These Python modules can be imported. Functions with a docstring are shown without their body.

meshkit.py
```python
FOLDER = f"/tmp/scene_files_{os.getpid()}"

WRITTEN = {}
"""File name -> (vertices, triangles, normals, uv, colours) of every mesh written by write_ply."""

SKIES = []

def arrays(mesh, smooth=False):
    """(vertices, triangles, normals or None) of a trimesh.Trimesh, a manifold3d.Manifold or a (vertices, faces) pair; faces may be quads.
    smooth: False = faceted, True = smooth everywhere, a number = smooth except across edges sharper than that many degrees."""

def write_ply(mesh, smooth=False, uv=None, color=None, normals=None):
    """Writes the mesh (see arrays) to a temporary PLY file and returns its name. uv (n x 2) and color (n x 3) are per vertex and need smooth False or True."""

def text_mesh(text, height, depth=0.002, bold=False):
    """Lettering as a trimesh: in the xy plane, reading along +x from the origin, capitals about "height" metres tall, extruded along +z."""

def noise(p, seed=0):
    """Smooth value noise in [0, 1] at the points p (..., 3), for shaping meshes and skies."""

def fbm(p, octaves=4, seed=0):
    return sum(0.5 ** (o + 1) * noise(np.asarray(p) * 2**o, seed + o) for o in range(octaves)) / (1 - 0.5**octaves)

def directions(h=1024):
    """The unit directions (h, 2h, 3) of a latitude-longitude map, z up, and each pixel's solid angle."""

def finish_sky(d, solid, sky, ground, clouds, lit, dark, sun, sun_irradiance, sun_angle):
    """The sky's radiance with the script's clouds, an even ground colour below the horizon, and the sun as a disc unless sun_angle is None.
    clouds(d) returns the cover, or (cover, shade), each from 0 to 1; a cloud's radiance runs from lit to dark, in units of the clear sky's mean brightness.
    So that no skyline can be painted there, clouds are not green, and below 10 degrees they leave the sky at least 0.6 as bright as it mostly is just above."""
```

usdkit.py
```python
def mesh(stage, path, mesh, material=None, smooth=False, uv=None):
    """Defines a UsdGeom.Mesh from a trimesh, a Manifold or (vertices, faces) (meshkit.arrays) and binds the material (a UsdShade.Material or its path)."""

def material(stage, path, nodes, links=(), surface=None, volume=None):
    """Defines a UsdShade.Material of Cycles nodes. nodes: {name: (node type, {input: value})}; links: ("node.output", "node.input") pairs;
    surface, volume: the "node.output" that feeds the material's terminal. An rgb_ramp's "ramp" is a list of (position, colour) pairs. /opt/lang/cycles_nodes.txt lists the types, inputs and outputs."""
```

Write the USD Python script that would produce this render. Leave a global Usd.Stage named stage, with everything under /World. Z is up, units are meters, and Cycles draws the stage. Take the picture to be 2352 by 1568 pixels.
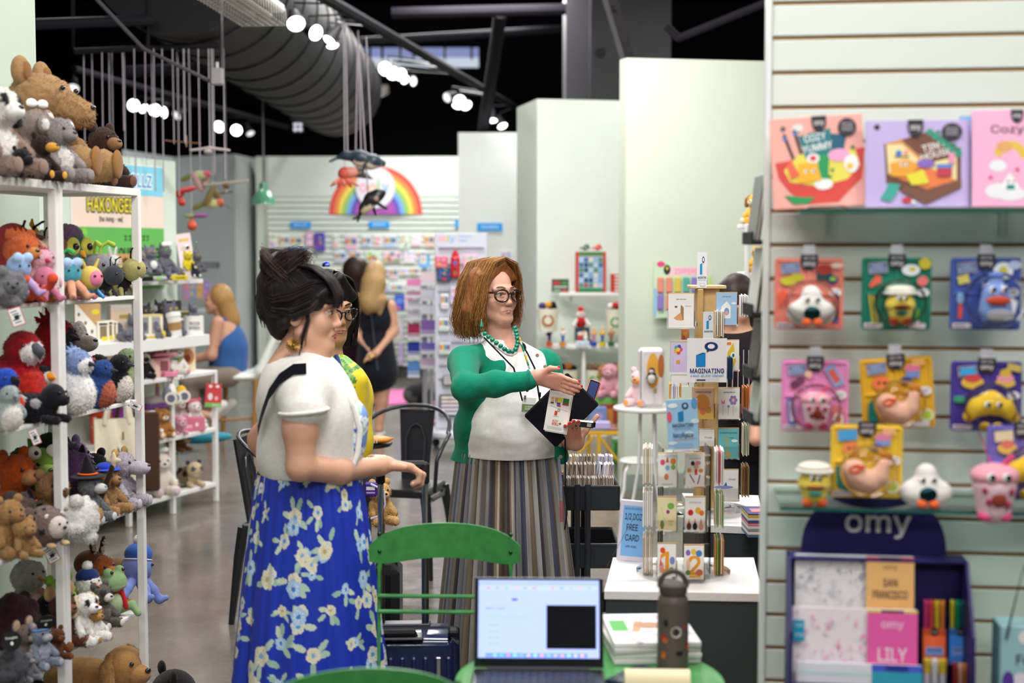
import math,random,numpy as np,trimesh,meshkit,usdkit
from pxr import Usd,UsdGeom,UsdLux,UsdShade,Gf,Sdf,Vt
import shapely.geometry as sg
stage=Usd.Stage.CreateInMemory()
UsdGeom.SetStageUpAxis(stage,UsdGeom.Tokens.z)
UsdGeom.SetStageMetersPerUnit(stage,1.0)
UsdGeom.Xform.Define(stage,'/World')
stage.SetDefaultPrim(stage.GetPrimAtPath('/World'))
stage.DefinePrim('/World/Looks','Scope')
PI=math.pi
F,EYE,HOR=3267.0,1.72,570.0
PITCH=math.atan((784-HOR)/F)
cam=UsdGeom.Camera.Define(stage,'/World/camera')
cam.AddTranslateOp().Set((0,0,EYE))
cam.AddRotateXOp().Set(90-math.degrees(PITCH))
cam.CreateFocalLengthAttr(36*F/2352);cam.CreateHorizontalApertureAttr(36.0);cam.CreateVerticalApertureAttr(24.0)
cam.CreateFStopAttr(2.2);cam.CreateFocusDistanceAttr(5.25)
cam.CreateClippingRangeAttr((0.1,200.0))
cam.CreateExposureAttr(-0.12)
dome=UsdLux.DomeLight.Define(stage,'/World/sky');dome.CreateIntensityAttr(0.25);dome.CreateColorAttr((0.8,0.87,1.0))
def area(name,x,y,z,w,l,power,col=(1,0.985,0.96),aim=None):
 L=UsdLux.RectLight.Define(stage,'/World/'+name)
 L.CreateWidthAttr(w);L.CreateHeightAttr(l);L.CreateIntensityAttr(power);L.CreateColorAttr(col)
 m=Gf.Matrix4d(1)
 if aim is not None:
  m.SetLookAt(Gf.Vec3d(x,y,z),Gf.Vec3d(*aim),Gf.Vec3d(0,0.01,1));m=m.GetInverse()
 else:
  m.SetTranslate((x,y,z))
 L.AddTransformOp().Set(m)
k=0
for(x,y,z,w,l,pw)in[(-0.2,1.8,3.9,1.3,.5,30),(2.0,1.0,3.9,1.3,.5,20),(-3.6,2.6,3.9,1.3,.5,10),(0.3,5.0,3.9,1.5,.6,34),(3.2,5.5,3.9,1.3,.5,22),(-2.4,6.6,3.9,1.3,.5,36),(.6,8.0,3.95,1.3,.5,30),(-3.2,10.2,4.2,1.4,.5,46),(4.2,9.5,4.2,1.3,.5,20),(-.8,11.0,4.3,1.5,.5,46),(2.4,12.4,4.4,1.4,.5,36),(-2.8,14.5,4.6,1.4,.5,60),(-.3,14.6,4.6,1.4,.5,64),(.2,16.2,4.6,1.5,.5,46),(-2.0,17.6,4.8,1.6,.5,72),(-.6,17.8,4.8,1.4,.5,66)]:
 area('unseen_overhead_light_%03d'%k,x,y,z,w,l,pw);k+=1  # unseen broad panels overhead, placed to light the shop from above
for(x,y,z,w,l,pw,aim)in[(.6,-2.2,3.7,1.6,.6,15,(.6,4.5,1.0)),(-1.2,-1.6,3.7,1.4,.6,14,(-1.0,5.0,1.2)),(1.9,.6,3.6,1.0,.5,14,(-1.2,4.6,1.0)),(.2,3.0,3.8,1.2,.5,34,(-.4,9.5,1.0)),(.2,8.2,3.9,1.2,.5,46,(-.2,16,1.0))]:
 area('unseen_aimed_light_%03d'%k,x,y,z,w,l,pw,(1,.98,.95),aim);k+=1  # out of view, aimed to light fronts of people, goods and the far end
 # helpers
def lin(c):
 if isinstance(c,str):
  c=c.lstrip('#')
  if len(c)==3:c=''.join(a*2 for a in c)
  c=[int(c[i:i+2],16)/255 for i in(0,2,4)]
  return np.array([x/12.92 if x<=.04045 else((x+.055)/1.055)**2.4 for x in c])
 return np.asarray(c,float)
def at(px,py,Y):
 u,v=(px-1176)/F,(784-py)/F
 d=np.array([u,math.cos(PITCH)+v*math.sin(PITCH),-math.sin(PITCH)+v*math.cos(PITCH)])
 return np.array([0,0,EYE])+d*(Y/d[1])
def onz(px,py,z):
 d=at(px,py,1.0)-[0,0,EYE]
 return np.array([0,0,EYE])+d*((z-EYE)/d[2])
def TR(x=0,y=0,z=0):m=np.eye(4);m[:3,3]=(x,y,z);return m
def RX(a):return trimesh.transformations.rotation_matrix(math.radians(a),(1,0,0))
def RY(a):return trimesh.transformations.rotation_matrix(math.radians(a),(0,1,0))
def RZ(a):return trimesh.transformations.rotation_matrix(math.radians(a),(0,0,1))
def SC(x,y=None,z=None):return np.diag([x,x if y is None else y,x if z is None else z,1.0])
_tc={}
def flat_text(t,h,bold=True):
 if(t,bold)not in _tc:
  m=meshkit.text_mesh(t,1.0,.02,bold=bold)
  f=m.faces[(m.vertices[m.faces][:,:,2]>.01).all(1)]
  u,i=np.unique(f,return_inverse=True)
  v=np.array(m.vertices[u]);b=(v.max(0)+v.min(0))/2;v[:,0]-=b[0];v[:,1]-=b[1];v[:,2]=0
  _tc[(t,bold)]=(v,i.reshape(-1,3))
 v,f=_tc[(t,bold)]
 return v*h,f
_sb={}
def rbox(size,r):
 size=tuple(float(round(s,5))for s in size);r=min(r,min(size)*.49)
 key=(size,round(r,5))
 if key not in _sb:
  if r<=0:m=trimesh.creation.box(size)
  else:
   h=np.array(size)/2;p=[]
   for s in np.array(np.meshgrid([-1,1],[-1,1],[-1,1])).reshape(3,-1).T:
    for k in range(3):q=s*(h-r);q[k]=s[k]*h[k];p.append(q)
   m=trimesh.convex.convex_hull(np.array(p))
  _sb[key]=(np.array(m.vertices),np.array(m.faces))
 return _sb[key]
_ic={}
def ico(n):
 if n not in _ic:m=trimesh.creation.icosphere(n);_ic[n]=(np.array(m.vertices),np.array(m.faces))
 return _ic[n]
def gridfaces(nu,nv,cu=False):
 i,j=np.meshgrid(np.arange(nu-1),np.arange(nv if cu else nv-1),indexing='ij')
 a=i*nv+j;b=i*nv+(j+1)%nv;c=(i+1)*nv+(j+1)%nv;d=(i+1)*nv+j
 return np.vstack([np.stack([a,b,c],-1).reshape(-1,3),np.stack([a,c,d],-1).reshape(-1,3)])
class MB:
 """Collects shapes, each with its colour; one MB becomes one Mesh."""
 def __init__(s):s.v,s.f,s.c,s.n=[],[],[],0
 def add(s,m,col='#cccccc',T=None):
  if isinstance(m,tuple):v,f=m[0],m[1];col=m[2]if len(m)>2 else col
  else:v,f=np.array(m.vertices),np.array(m.faces)
  if T is not None:
   v=v@T[:3,:3].T+T[:3,3]
   if np.linalg.det(T[:3,:3])<0:f=f[:,::-1]
  c=lin(col)if not(isinstance(col,np.ndarray)and col.ndim==2)else col
  s.v.append(v);s.f.append(np.asarray(f)+s.n);s.c.append(np.broadcast_to(c,(len(v),3)));s.n+=len(v)
  return s
 def box(s,c,size,col='#ccc',r=0.0,T=None):
  v,f=rbox(size,r);v=v+np.asarray(c,float)
  return s.add((v,f),col,T)
 def ell(s,c,r,col='#ccc',sub=2,T=None,R=None):
  v,f=ico(sub);v=v*np.asarray(r)
  if R is not None:v=v@R[:3,:3].T
  return s.add((v+np.asarray(c,float),f),col,T)
 def tube(s,pts,r,col='#ccc',n=8,cap=True,T=None,up=None):
  p=np.asarray(pts,float);m=len(p);r=np.broadcast_to(r,(m,))
  t=np.gradient(p,axis=0);t/=np.linalg.norm(t,axis=1,keepdims=True)+1e-12
  a=np.zeros_like(p);q=np.array([0,0,1.0])if abs(t[0,2])<.9 else np.array([1.0,0,0])
  for i in range(m):
   q=q-t[i]*(q@t[i]);q/=np.linalg.norm(q)+1e-12;a[i]=q
  b=np.cross(t,a);g=np.arange(n)*2*PI/n
  v=(p[:,None]+r[:,None,None]*(np.cos(g)[None,:,None]*a[:,None]+np.sin(g)[None,:,None]*b[:,None])).reshape(-1,3)
  f=gridfaces(m,n,True)
  if cap:
   v=np.vstack([v,p[:1],p[-1:]]);j=np.arange(n);k=(j+1)%n
   f=np.vstack([f,np.stack([np.full(n,m*n),k,j],-1),np.stack([np.full(n,m*n+1),(m-1)*n+j,(m-1)*n+k],-1)])
  return s.add((v,f),col,T)
 def cyl(s,a,b,r,col='#ccc',r2=None,n=16,T=None):return s.tube([a,b],[r,r if r2 is None else r2],col,n,True,T)
 def lathe(s,prof,col='#ccc',c=(0,0,0),n=28,T=None):
  p=np.asarray(prof,float);g=np.arange(n)*2*PI/n
  v=np.stack([p[:,None,0]*np.cos(g),p[:,None,0]*np.sin(g),np.repeat(p[:,1:2],n,1)],-1).reshape(-1,3)+np.asarray(c)
  return s.add((v,gridfaces(len(p),n,True)),col,T)
 def poly(s,pts,col,y=0.0,T=None,depth=0.0):
  P=pts if hasattr(pts,'geom_type')else sg.Polygon(pts)
  if not P.is_valid:P=P.buffer(0)
  for g in getattr(P,'geoms',[P]):
   if g.is_empty or g.geom_type!='Polygon':continue
   if depth:
    m=trimesh.creation.extrude_polygon(g,depth,engine='earcut');v=np.array(m.vertices);f=np.array(m.faces)
    v=np.stack([v[:,0],y+depth-v[:,2],v[:,1]],-1)
   else:
    v2,f=trimesh.creation.triangulate_polygon(g,engine='earcut');v=np.stack([v2[:,0],np.full(len(v2),y),v2[:,1]],-1)
   s.add((v,np.asarray(f)),col,T)
  return s
 def text(s,t,h,col,x=0,z=0,y=0.0,T=None,bold=True,w=None,rot=0):
  v,f=flat_text(t,h,bold)
  if w is not None:v=v*[w/max(np.ptp(v[:,0]),1e-9),1,1]
  if rot:c,q=math.cos(math.radians(rot)),math.sin(math.radians(rot));v=np.stack([v[:,0]*c-v[:,1]*q,v[:,0]*q+v[:,1]*c,v[:,2]],-1)
  return s.add((np.stack([v[:,0]+x,np.full(len(v),y),v[:,1]+z],-1),f),col,T)
 def prints(s,items,y=0.0,T=None,sx=1.0,sz=1.0,step=.00012):
  for it in items:
   y-=step;k=it[0]
   if k=='r':
    _,x,z,w,h,c=it[:6];a=math.radians(it[6])if len(it)>6 else 0
    q=np.array([[-w,-h],[w,-h],[w,h],[-w,h]])/2;q=q@np.array([[math.cos(a),math.sin(a)],[-math.sin(a),math.cos(a)]])+[x,z]
    s.add((np.stack([q[:,0]*sx,np.full(4,y),q[:,1]*sz],-1),np.array([[0,1,2],[0,2,3]])),c,T)
   elif k=='e':
    _,x,z,a,b,c=it[:6];g=np.arange(20)*PI/10
    s.add((np.stack([(x+a*np.cos(g))*sx,np.full(20,y),(z+b*np.sin(g))*sz],-1),np.array([[0,i,i+1]for i in range(1,19)])),c,T)
   elif k=='p':s.poly([(a*sx,b*sz)for a,b in it[1]],it[2],y,T)
   elif k=='t':s.text(it[4],it[3]*sz,it[5],it[1]*sx,it[2]*sz,y,T,w=(it[6]*sx if len(it)>6 and it[6]else None),rot=(it[7]if len(it)>7 else 0))
  return s
 def get(s):return np.vstack(s.v),np.vstack(s.f),np.vstack(s.c)
def split_normals(v,f,c,ang):
 tri=v[f];fn=np.cross(tri[:,1]-tri[:,0],tri[:,2]-tri[:,0]);A=np.linalg.norm(fn,axis=1,keepdims=True);un=fn/np.maximum(A,1e-20)
 if ang is True:
  n=np.zeros_like(v)
  for k in range(3):np.add.at(n,f[:,k],fn)
  L=np.linalg.norm(n,axis=1,keepdims=True);return v,f,c,np.where(L>0,n/np.maximum(L,1e-20),[0,0,1.0])
 key=np.unique(np.round(v,6),axis=0,return_inverse=True)[1].ravel()
 corner=key[f].ravel();face=np.repeat(np.arange(len(f)),3);o=np.argsort(corner,kind='stable')
 cs,cf=corner[o],face[o];cnt=np.bincount(cs);st=np.cumsum(cnt)-cnt
 rep=cnt[corner];src=np.repeat(np.arange(len(corner)),rep)
 off=np.arange(rep.sum())-np.repeat(np.cumsum(rep)-rep,rep)
 oth=cf[st[corner[src]]+off]
 ok=(un[face[src]]*un[oth]).sum(1)>math.cos(math.radians(ang))
 n=np.zeros((len(corner),3));np.add.at(n,src[ok],fn[oth[ok]])
 n/=np.maximum(np.linalg.norm(n,axis=1,keepdims=True),1e-20)
 kk=np.hstack([f.ravel()[:,None].astype(float),np.round(n,3)])
 _,first,inv=np.unique(kk,axis=0,return_index=True,return_inverse=True)
 return v[f.ravel()[first]],inv.ravel().reshape(-1,3),c[f.ravel()[first]],n[first]
_names={}
def numbered(base,name):
 k=(base,name);_names[k]=_names.get(k,-1)+1
 return name if _names[k]==0 else '%s_%03d'%(name,_names[k])
def write(path,mb,mat,smooth=32):
 v,f,c=mb.get()if isinstance(mb,MB)else mb
 if smooth is False:n=None
 else:v,f,c,n=split_normals(v,f,np.asarray(c),smooth)
 m=UsdGeom.Mesh.Define(stage,path)
 m.CreatePointsAttr(Vt.Vec3fArray.FromNumpy(np.ascontiguousarray(v,np.float32)))
 m.CreateFaceVertexCountsAttr(Vt.IntArray.FromNumpy(np.full(len(f),3,np.int32)))
 m.CreateFaceVertexIndicesAttr(Vt.IntArray.FromNumpy(np.ascontiguousarray(f,np.int32).ravel()))
 m.CreateSubdivisionSchemeAttr('none');m.CreateDoubleSidedAttr(True)
 if n is not None:
  m.CreateNormalsAttr(Vt.Vec3fArray.FromNumpy(np.ascontiguousarray(n,np.float32)));m.SetNormalsInterpolation('vertex')
 UsdGeom.PrimvarsAPI(m).CreatePrimvar('pcol',Sdf.ValueTypeNames.Color3fArray,'vertex').Set(Vt.Vec3fArray.FromNumpy(np.ascontiguousarray(c,np.float32)))
 UsdShade.MaterialBindingAPI.Apply(m.GetPrim()).Bind(M[mat])
 return m.GetPrim()
def keys(p,label=None,cat=None,group=None,kind=None):
 for k,x in(('label',label),('category',cat),('group',group),('kind',kind)):
  if x:p.SetCustomDataByKey(k,x)
SUB={k:1 for k in 'print side_print lettering label sticker tab_lettering tray_rib label_print spine_label badge_print lanyard_lettering'.split()}
SUB.update(nose='muzzle',iris='eye',nail='body',key='base',trackpad='base',keyboard_well='base',bezel='lid',screen='lid',screen_glass='lid',rib='shell',lock='shell',brand_plate='shell',tube_collar='handle_tube',splat_rib='back_splat',bolt='backrest',loop='cap',yolk='egg_face',pupil='eye_bulb',teeth='body',zip='dress',seaweed='body',caster_stem='caster')
class Th:
 """A thing: an Xform at its base; its parts are children. Parts are given in its own frame, or in the world's with world=True."""
 def __init__(s,name,label,cat,X=None,group=None,kind=None):
  X=np.eye(4)if X is None else X
  if np.shape(X)==(3,):X=TR(*X)
  s.X,s.inv,s.last,s.solid=X,np.linalg.inv(X),{},None;s.path='/World/'+numbered('',name)
  s.x=UsdGeom.Xform.Define(stage,s.path);s.x.AddTransformOp().Set(Gf.Matrix4d(*X.T.ravel().tolist()));keys(s.x.GetPrim(),label,cat,group,kind)
 def part(s,name,mb,mat,smooth=32,world=False,under=None,label=None,kind=None):
  base=under or s.path
  if isinstance(mb,MB)and not mb.v:return base
  sub=SUB.get(name)
  if under is None and sub:
   up=s.last.get(sub)if isinstance(sub,str)else s.solid
   if up:base=up
  p=base+'/'+numbered(base,name);d=mb.get()if isinstance(mb,MB)else mb
  if world:d=(d[0]@s.inv[:3,:3].T+s.inv[:3,3],d[1],d[2])
  keys(write(p,d,mat,smooth),label,kind=kind)
  if base==s.path:s.last[name]=p;s.solid=p if sub is None else s.solid
  return p
def one(name,label,cat,mb,mat,X=None,smooth=32,group=None,kind=None):
 p=write('/World/'+numbered('',name),mb,mat,smooth)
 if X is not None:
  if np.shape(X)==(3,):X=TR(*X)
  UsdGeom.Xformable(p).AddTransformOp().Set(Gf.Matrix4d(*X.T.ravel().tolist()))
 keys(p,label,cat,group,kind);return p
def copy_of(t,name,label,cat,X,group=None):
 if np.shape(X)==(3,):X=TR(*X)
 x=UsdGeom.Xform.Define(stage,'/World/'+numbered('',name));x.AddTransformOp().Set(Gf.Matrix4d(*X.T.ravel().tolist()))
 p=x.GetPrim();p.GetReferences().AddInternalReference(t.path);keys(p,label,cat,group);p.SetInstanceable(True)
 return x
def E(c,r,col='#ccc',rot=None,k=None,sub=False):return('E',np.asarray(c,float),np.broadcast_to(np.asarray(r,float),(3,)),col,rot,k,sub)
def K(a,b,ra,rb=None,col='#ccc',k=None,sub=False):return('K',np.asarray(a,float),np.asarray(b,float),ra,ra if rb is None else rb,col,k,sub)
def chain(pts,rs,col='#ccc',k=None):return[K(pts[i],pts[i+1],rs[i],rs[i+1],col,k)for i in range(len(pts)-1)]
def _bb(p):
 if p[0]=='E':
  R=p[2].max()if p[4]is not None else p[2];return p[1]-R,p[1]+R
 return np.minimum(p[1]-p[3],p[2]-p[4]),np.maximum(p[1]+p[3],p[2]+p[4])
def _dist(p,X,Y,Z):
 if p[0]=='E':
  q=np.stack(np.broadcast_arrays(X-p[1][0],Y-p[1][1],Z-p[1][2]),-1)
  if p[4]is not None:
   R=p[4]if np.ndim(p[4])==2 else(RZ(p[4][2])@RY(p[4][1])@RX(p[4][0]));q=q@R[:3,:3]
  k0=np.sqrt(((q/p[2])**2).sum(-1));k1=np.sqrt(((q/p[2]**2)**2).sum(-1))+1e-9
  return np.where(k0<.2,-p[2].min()*(1-k0),k0*(k0-1)/k1)
 a,b=p[1],p[2];d=b-a;L=d@d+1e-12
 h=np.clip(((X-a[0])*d[0]+(Y-a[1])*d[1]+(Z-a[2])*d[2])/L,0,1)
 return np.sqrt((X-a[0]-h*d[0])**2+(Y-a[1]-h*d[1])**2+(Z-a[2]-h*d[2])**2)-(p[3]+h*(p[4]-p[3]))
def organic(prims,h,k=None,disp=None):
 k=2*h if k is None else k
 bs=[_bb(p)for p in prims if not p[-1]]
 lo=np.min([b[0]for b in bs],0)-3*h;hi=np.max([b[1]for b in bs],0)+3*h
 n=np.ceil((hi-lo)/h).astype(int)+1
 ax=[lo[i]+np.arange(n[i])*h for i in range(3)]
 Fd=np.full(n,9.0,np.float32);D=np.full(n,9.0,np.float32);C=np.zeros(n,np.int16);cols=[]
 for i,p in enumerate(prims):
  kk=k if p[-2]is None else p[-2];m=1.3*kk+3*h
  a,b=_bb(p);a=np.clip(np.floor((a-m-lo)/h),0,n).astype(int);b=np.clip(np.ceil((b+m-lo)/h)+1,0,n).astype(int)
  cols.append(lin(p[3]if p[0]=='E' else p[5]))
  if(b<=a).any():continue
  sl=tuple(slice(a[j],b[j])for j in range(3))
  d=_dist(p,ax[0][sl[0]][:,None,None],ax[1][sl[1]][None,:,None],ax[2][sl[2]][None,None,:]).astype(np.float32)
  f=Fd[sl]
  if p[-1]:
   hh=np.clip(.5-.5*(f+d)/kk,0,1);Fd[sl]=f*(1-hh)-d*hh+kk*hh*(1-hh)
  else:
   hh=np.maximum(kk-np.abs(f-d),0)/kk;Fd[sl]=np.minimum(f,d)-hh*hh*kk*.25
   near=d<D[sl];D[sl]=np.where(near,d,D[sl]);C[sl]=np.where(near,i,C[sl])
 I=Fd<0
 act=np.zeros(n-1,bool);al=np.ones(n-1,bool);cor=[]
 for o in np.ndindex(2,2,2):
  q=I[o[0]:n[0]-1+o[0],o[1]:n[1]-1+o[1],o[2]:n[2]-1+o[2]];act|=q;al&=q
 act&=~al
 idx=np.argwhere(act);ids=np.full(n-1,-1,np.int64);ids[act]=np.arange(len(idx))
 val={o:Fd[idx[:,0]+o[0],idx[:,1]+o[1],idx[:,2]+o[2]]for o in np.ndindex(2,2,2)}
 acc=np.zeros((len(idx),3));cnt=np.zeros(len(idx))
 for axis in range(3):
  for o in np.ndindex(2,2,2):
   if o[axis]:continue
   o2=list(o);o2[axis]=1;o2=tuple(o2);v0,v1=val[o],val[o2];x=(v0<0)!=(v1<0)
   t=np.where(x,v0/np.where(x,v0-v1,1),0);q=np.broadcast_to(np.array(o,float),(len(idx),3)).copy();q[:,axis]=t
   acc[x]+=q[x];cnt[x]+=1
 v=lo+(idx+acc/cnt[:,None])*h
 fs=[]
 for axis in range(3):
  s0=[slice(1,n[j]-1)for j in range(3)];s1=list(s0);s0[axis]=slice(0,n[axis]-1);s1[axis]=slice(1,n[axis])
  a,b=I[tuple(s0)],I[tuple(s1)];e=np.argwhere(a!=b);sign=a[tuple(e.T)]
  base=e.copy();o1,o2=[j for j in range(3)if j!=axis]
  for j in(o1,o2):base[:,j]+=1
  def cell(d1,d2):
   q=base.copy();q[:,o1]-=d1;q[:,o2]-=d2;return ids[q[:,0],q[:,1],q[:,2]]
  A,B,Cc,Dd=cell(1,1),cell(0,1),cell(0,0),cell(1,0)
  fl=sign if axis!=1 else~sign
  q=np.where(fl[:,None],np.stack([A,B,Cc,Dd],-1),np.stack([A,Dd,Cc,B],-1));fs+=[q[:,[0,1,2]],q[:,[0,2,3]]]
 f=np.vstack(fs);f=f[(f>=0).all(1)]
 g=np.clip(np.round((v-lo)/h).astype(int),0,n-1);c=np.array(cols)[C[g[:,0],g[:,1],g[:,2]]]
 if disp is not None:v=disp(v)
 return v,f,c
def smooth_c(d,it=1):
 v,f,c=d
 for _ in range(it):
  s=np.zeros_like(v);w=np.zeros(len(v))
  for a,b in((0,1),(1,2),(2,0)):
   np.add.at(s,f[:,a],v[f[:,b]]);np.add.at(w,f[:,a],1)
  v=v*.5+.5*s/np.maximum(w,1)[:,None]
 return v,f,c
def xform(d,T):return(d[0]@T[:3,:3].T+T[:3,3],d[1],d[2])
M={}
def mat(name,rough=.5,metal=0,spec=.5,sheen=0,coat=0,bump=0,bscale=200,var=0,vscale=20,sss=0,trans=0,ior=1.45,emit=0,alpha=1,rvar=0):
 n={'a':('attribute',{'attribute':'pcol'}),'p':('principled_bsdf',dict(roughness=rough,metallic=metal,specular_ior_level=spec,sheen_weight=sheen,coat_weight=coat,coat_roughness=.06,transmission_weight=trans,ior=ior,alpha=alpha))}
 l=[];src='a.color'
 if var or bump or rvar:n['g']=('texture_coordinate',{})
 if var:
  n['n']=('noise_texture',{'scale':vscale,'detail':4.0,'roughness':.6});n['r']=('map_range',{'from_min':.25,'from_max':.75,'to_min':1-var,'to_max':1+var*.6})
  n['h']=('hsv',{});l+=[('g.object','n.vector'),('n.fac','r.value'),('r.result','h.value'),(src,'h.color')];src='h.color'
 l.append((src,'p.base_color'))
 if bump:
  n['bn']=('noise_texture',{'scale':bscale,'detail':3.0,'roughness':.6});n['b']=('bump',{'strength':bump,'distance':.004})
  l+=[('g.object','bn.vector'),('bn.fac','b.height'),('b.normal','p.normal')]
 if rvar:
  n['rn']=('noise_texture',{'scale':vscale,'detail':4.0});n['rr']=('map_range',{'from_min':.3,'from_max':.7,'to_min':max(rough-rvar,.03),'to_max':rough+rvar})
  l+=[('g.object','rn.vector'),('rn.fac','rr.value'),('rr.result','p.roughness')]
 if sss:n['p'][1].update(subsurface_weight=sss,subsurface_scale=.012)
 if emit:n['p'][1]['emission_strength']=emit;l.append(('a.color','p.emission_color'))
 M[name]=usdkit.material(stage,'/World/Looks/'+name,n,l,surface='p.BSDF')
mat('paint',.55,bump=.05,bscale=60,var=.03,vscale=3)
mat('paper',.6,spec=.3)
mat('card',.45,spec=.4)
mat('gloss',.18,spec=.5,coat=.4)
mat('plastic',.35)
mat('rubber',.6,spec=.3)
mat('chip',.38,var=.25,vscale=25,bump=.08,bscale=40)
mat('metal',.3,metal=1)
mat('steel',.22,metal=1)
mat('dark_metal',.32,spec=.5,coat=.15)
mat('black_paint',.75,spec=.15)
mat('fabric',.9,spec=.12,sheen=.1,bump=.25,bscale=500,var=.08,vscale=60)
mat('knit',.9,spec=.12,sheen=.12,bump=.5,bscale=420,var=.1,vscale=90)
mat('fur',1.0,spec=.08,sheen=.15,bump=.9,bscale=260,var=.22,vscale=70)
mat('velour',.9,spec=.12,sheen=.15,bump=.35,bscale=450,var=.1,vscale=60)
mat('satin',.38,spec=.45,bump=.12,bscale=300)
mat('skin',.45,spec=.4,sss=.12,bump=.06,bscale=400,var=.06,vscale=30)
mat('hair',.48,spec=.34,var=.3,vscale=70,bump=.12,bscale=300)
mat('wood',.45,var=.15,vscale=12)
mat('bead',.16,spec=.6,var=.3,vscale=120,coat=.3)
mat('screen',.12,emit=1.5)
mat('lamp',.5,emit=6)
mat('lampdim',.5,emit=.9)
mat('foil',.15,metal=.9,bump=.3,bscale=120)
mat('pipe',.8,spec=.12)
mat('slat',.42,spec=.4,bump=.03,bscale=80,var=.02,vscale=2)
def clear(name,tint=(.97,.98,.98),rough=.02,ior=1.45):
 n={'t':('transparent_bsdf',{'color':tint}),'g':('glossy_bsdf',{'color':(1,1,1),'roughness':rough}),'f':('fresnel',{'IOR':ior}),'m':('mix_closure',{})}
 M[name]=usdkit.material(stage,'/World/Looks/'+name,n,[('f.fac','m.fac'),('t.BSDF','m.closure1'),('g.BSDF','m.closure2')],surface='m.closure')
clear('acrylic',(.975,.98,.98));clear('film',(.99,.99,.99),.08,1.22);clear('shelf_glass',(.80,.90,.88));clear('lens_glass',(.96,.96,.97))
# the room
usdkit.material(stage,'/World/Looks/concrete',{'g':('geometry',{}),'n':('noise_texture',{'scale':.9,'detail':8.0,'roughness':.62,'distortion':.6}),'n2':('noise_texture',{'scale':55.0,'detail':3.0}),'n3':('noise_texture',{'scale':5.0,'detail':6.0,'roughness':.7}),'c':('rgb_ramp',{'ramp':[(.25,lin('#5f5954')),(.5,lin('#756f68')),(.75,lin('#8a847c'))]}),'c2':('rgb_ramp',{'ramp':[(.3,lin('#9d9893')),(.7,lin('#ffffff'))]}),'m':('mix',{'mix_type':'multiply','fac':.35}),'rr':('map_range',{'from_min':.3,'from_max':.7,'to_min':.1,'to_max':.3}),'b':('bump',{'strength':.06,'distance':.003}),'p':('principled_bsdf',{'specular_ior_level':.6,'coat_weight':.25,'coat_roughness':.08})},[('g.position','n.vector'),('g.position','n2.vector'),('g.position','n3.vector'),('n.fac','c.fac'),('n2.fac','c2.fac'),('c.color','m.color1'),('c2.color','m.color2'),('m.color','p.base_color'),('n3.fac','rr.value'),('rr.result','p.roughness'),('n3.fac','b.height'),('b.normal','p.normal')],surface='p.BSDF')
M['concrete']=UsdShade.Material.Get(stage,'/World/Looks/concrete')
def struct(name,mb,m,X=None,smooth=False):return one(name,None,None,mb,m,X,smooth,kind='structure')
struct('floor',MB().box((0,13.5,-.05),(19,36,.1),'#8c857d'),'concrete')
struct('ceiling',MB().box((0,13.5,7.05),(19,36,.1),'#121116'),'rubber')
struct('wall_rear',MB().box((0,-4.45,3.5),(19,.1,7),'#b9c2b6'),'paint')
struct('wall_left',MB().box((-9.45,13.5,3.5),(.1,36,7),'#16151a'),'rubber')
struct('wall_right',MB().box((9.45,13.5,3.5),(.1,36,7),'#16151a'),'rubber')
hb=MB()
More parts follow.
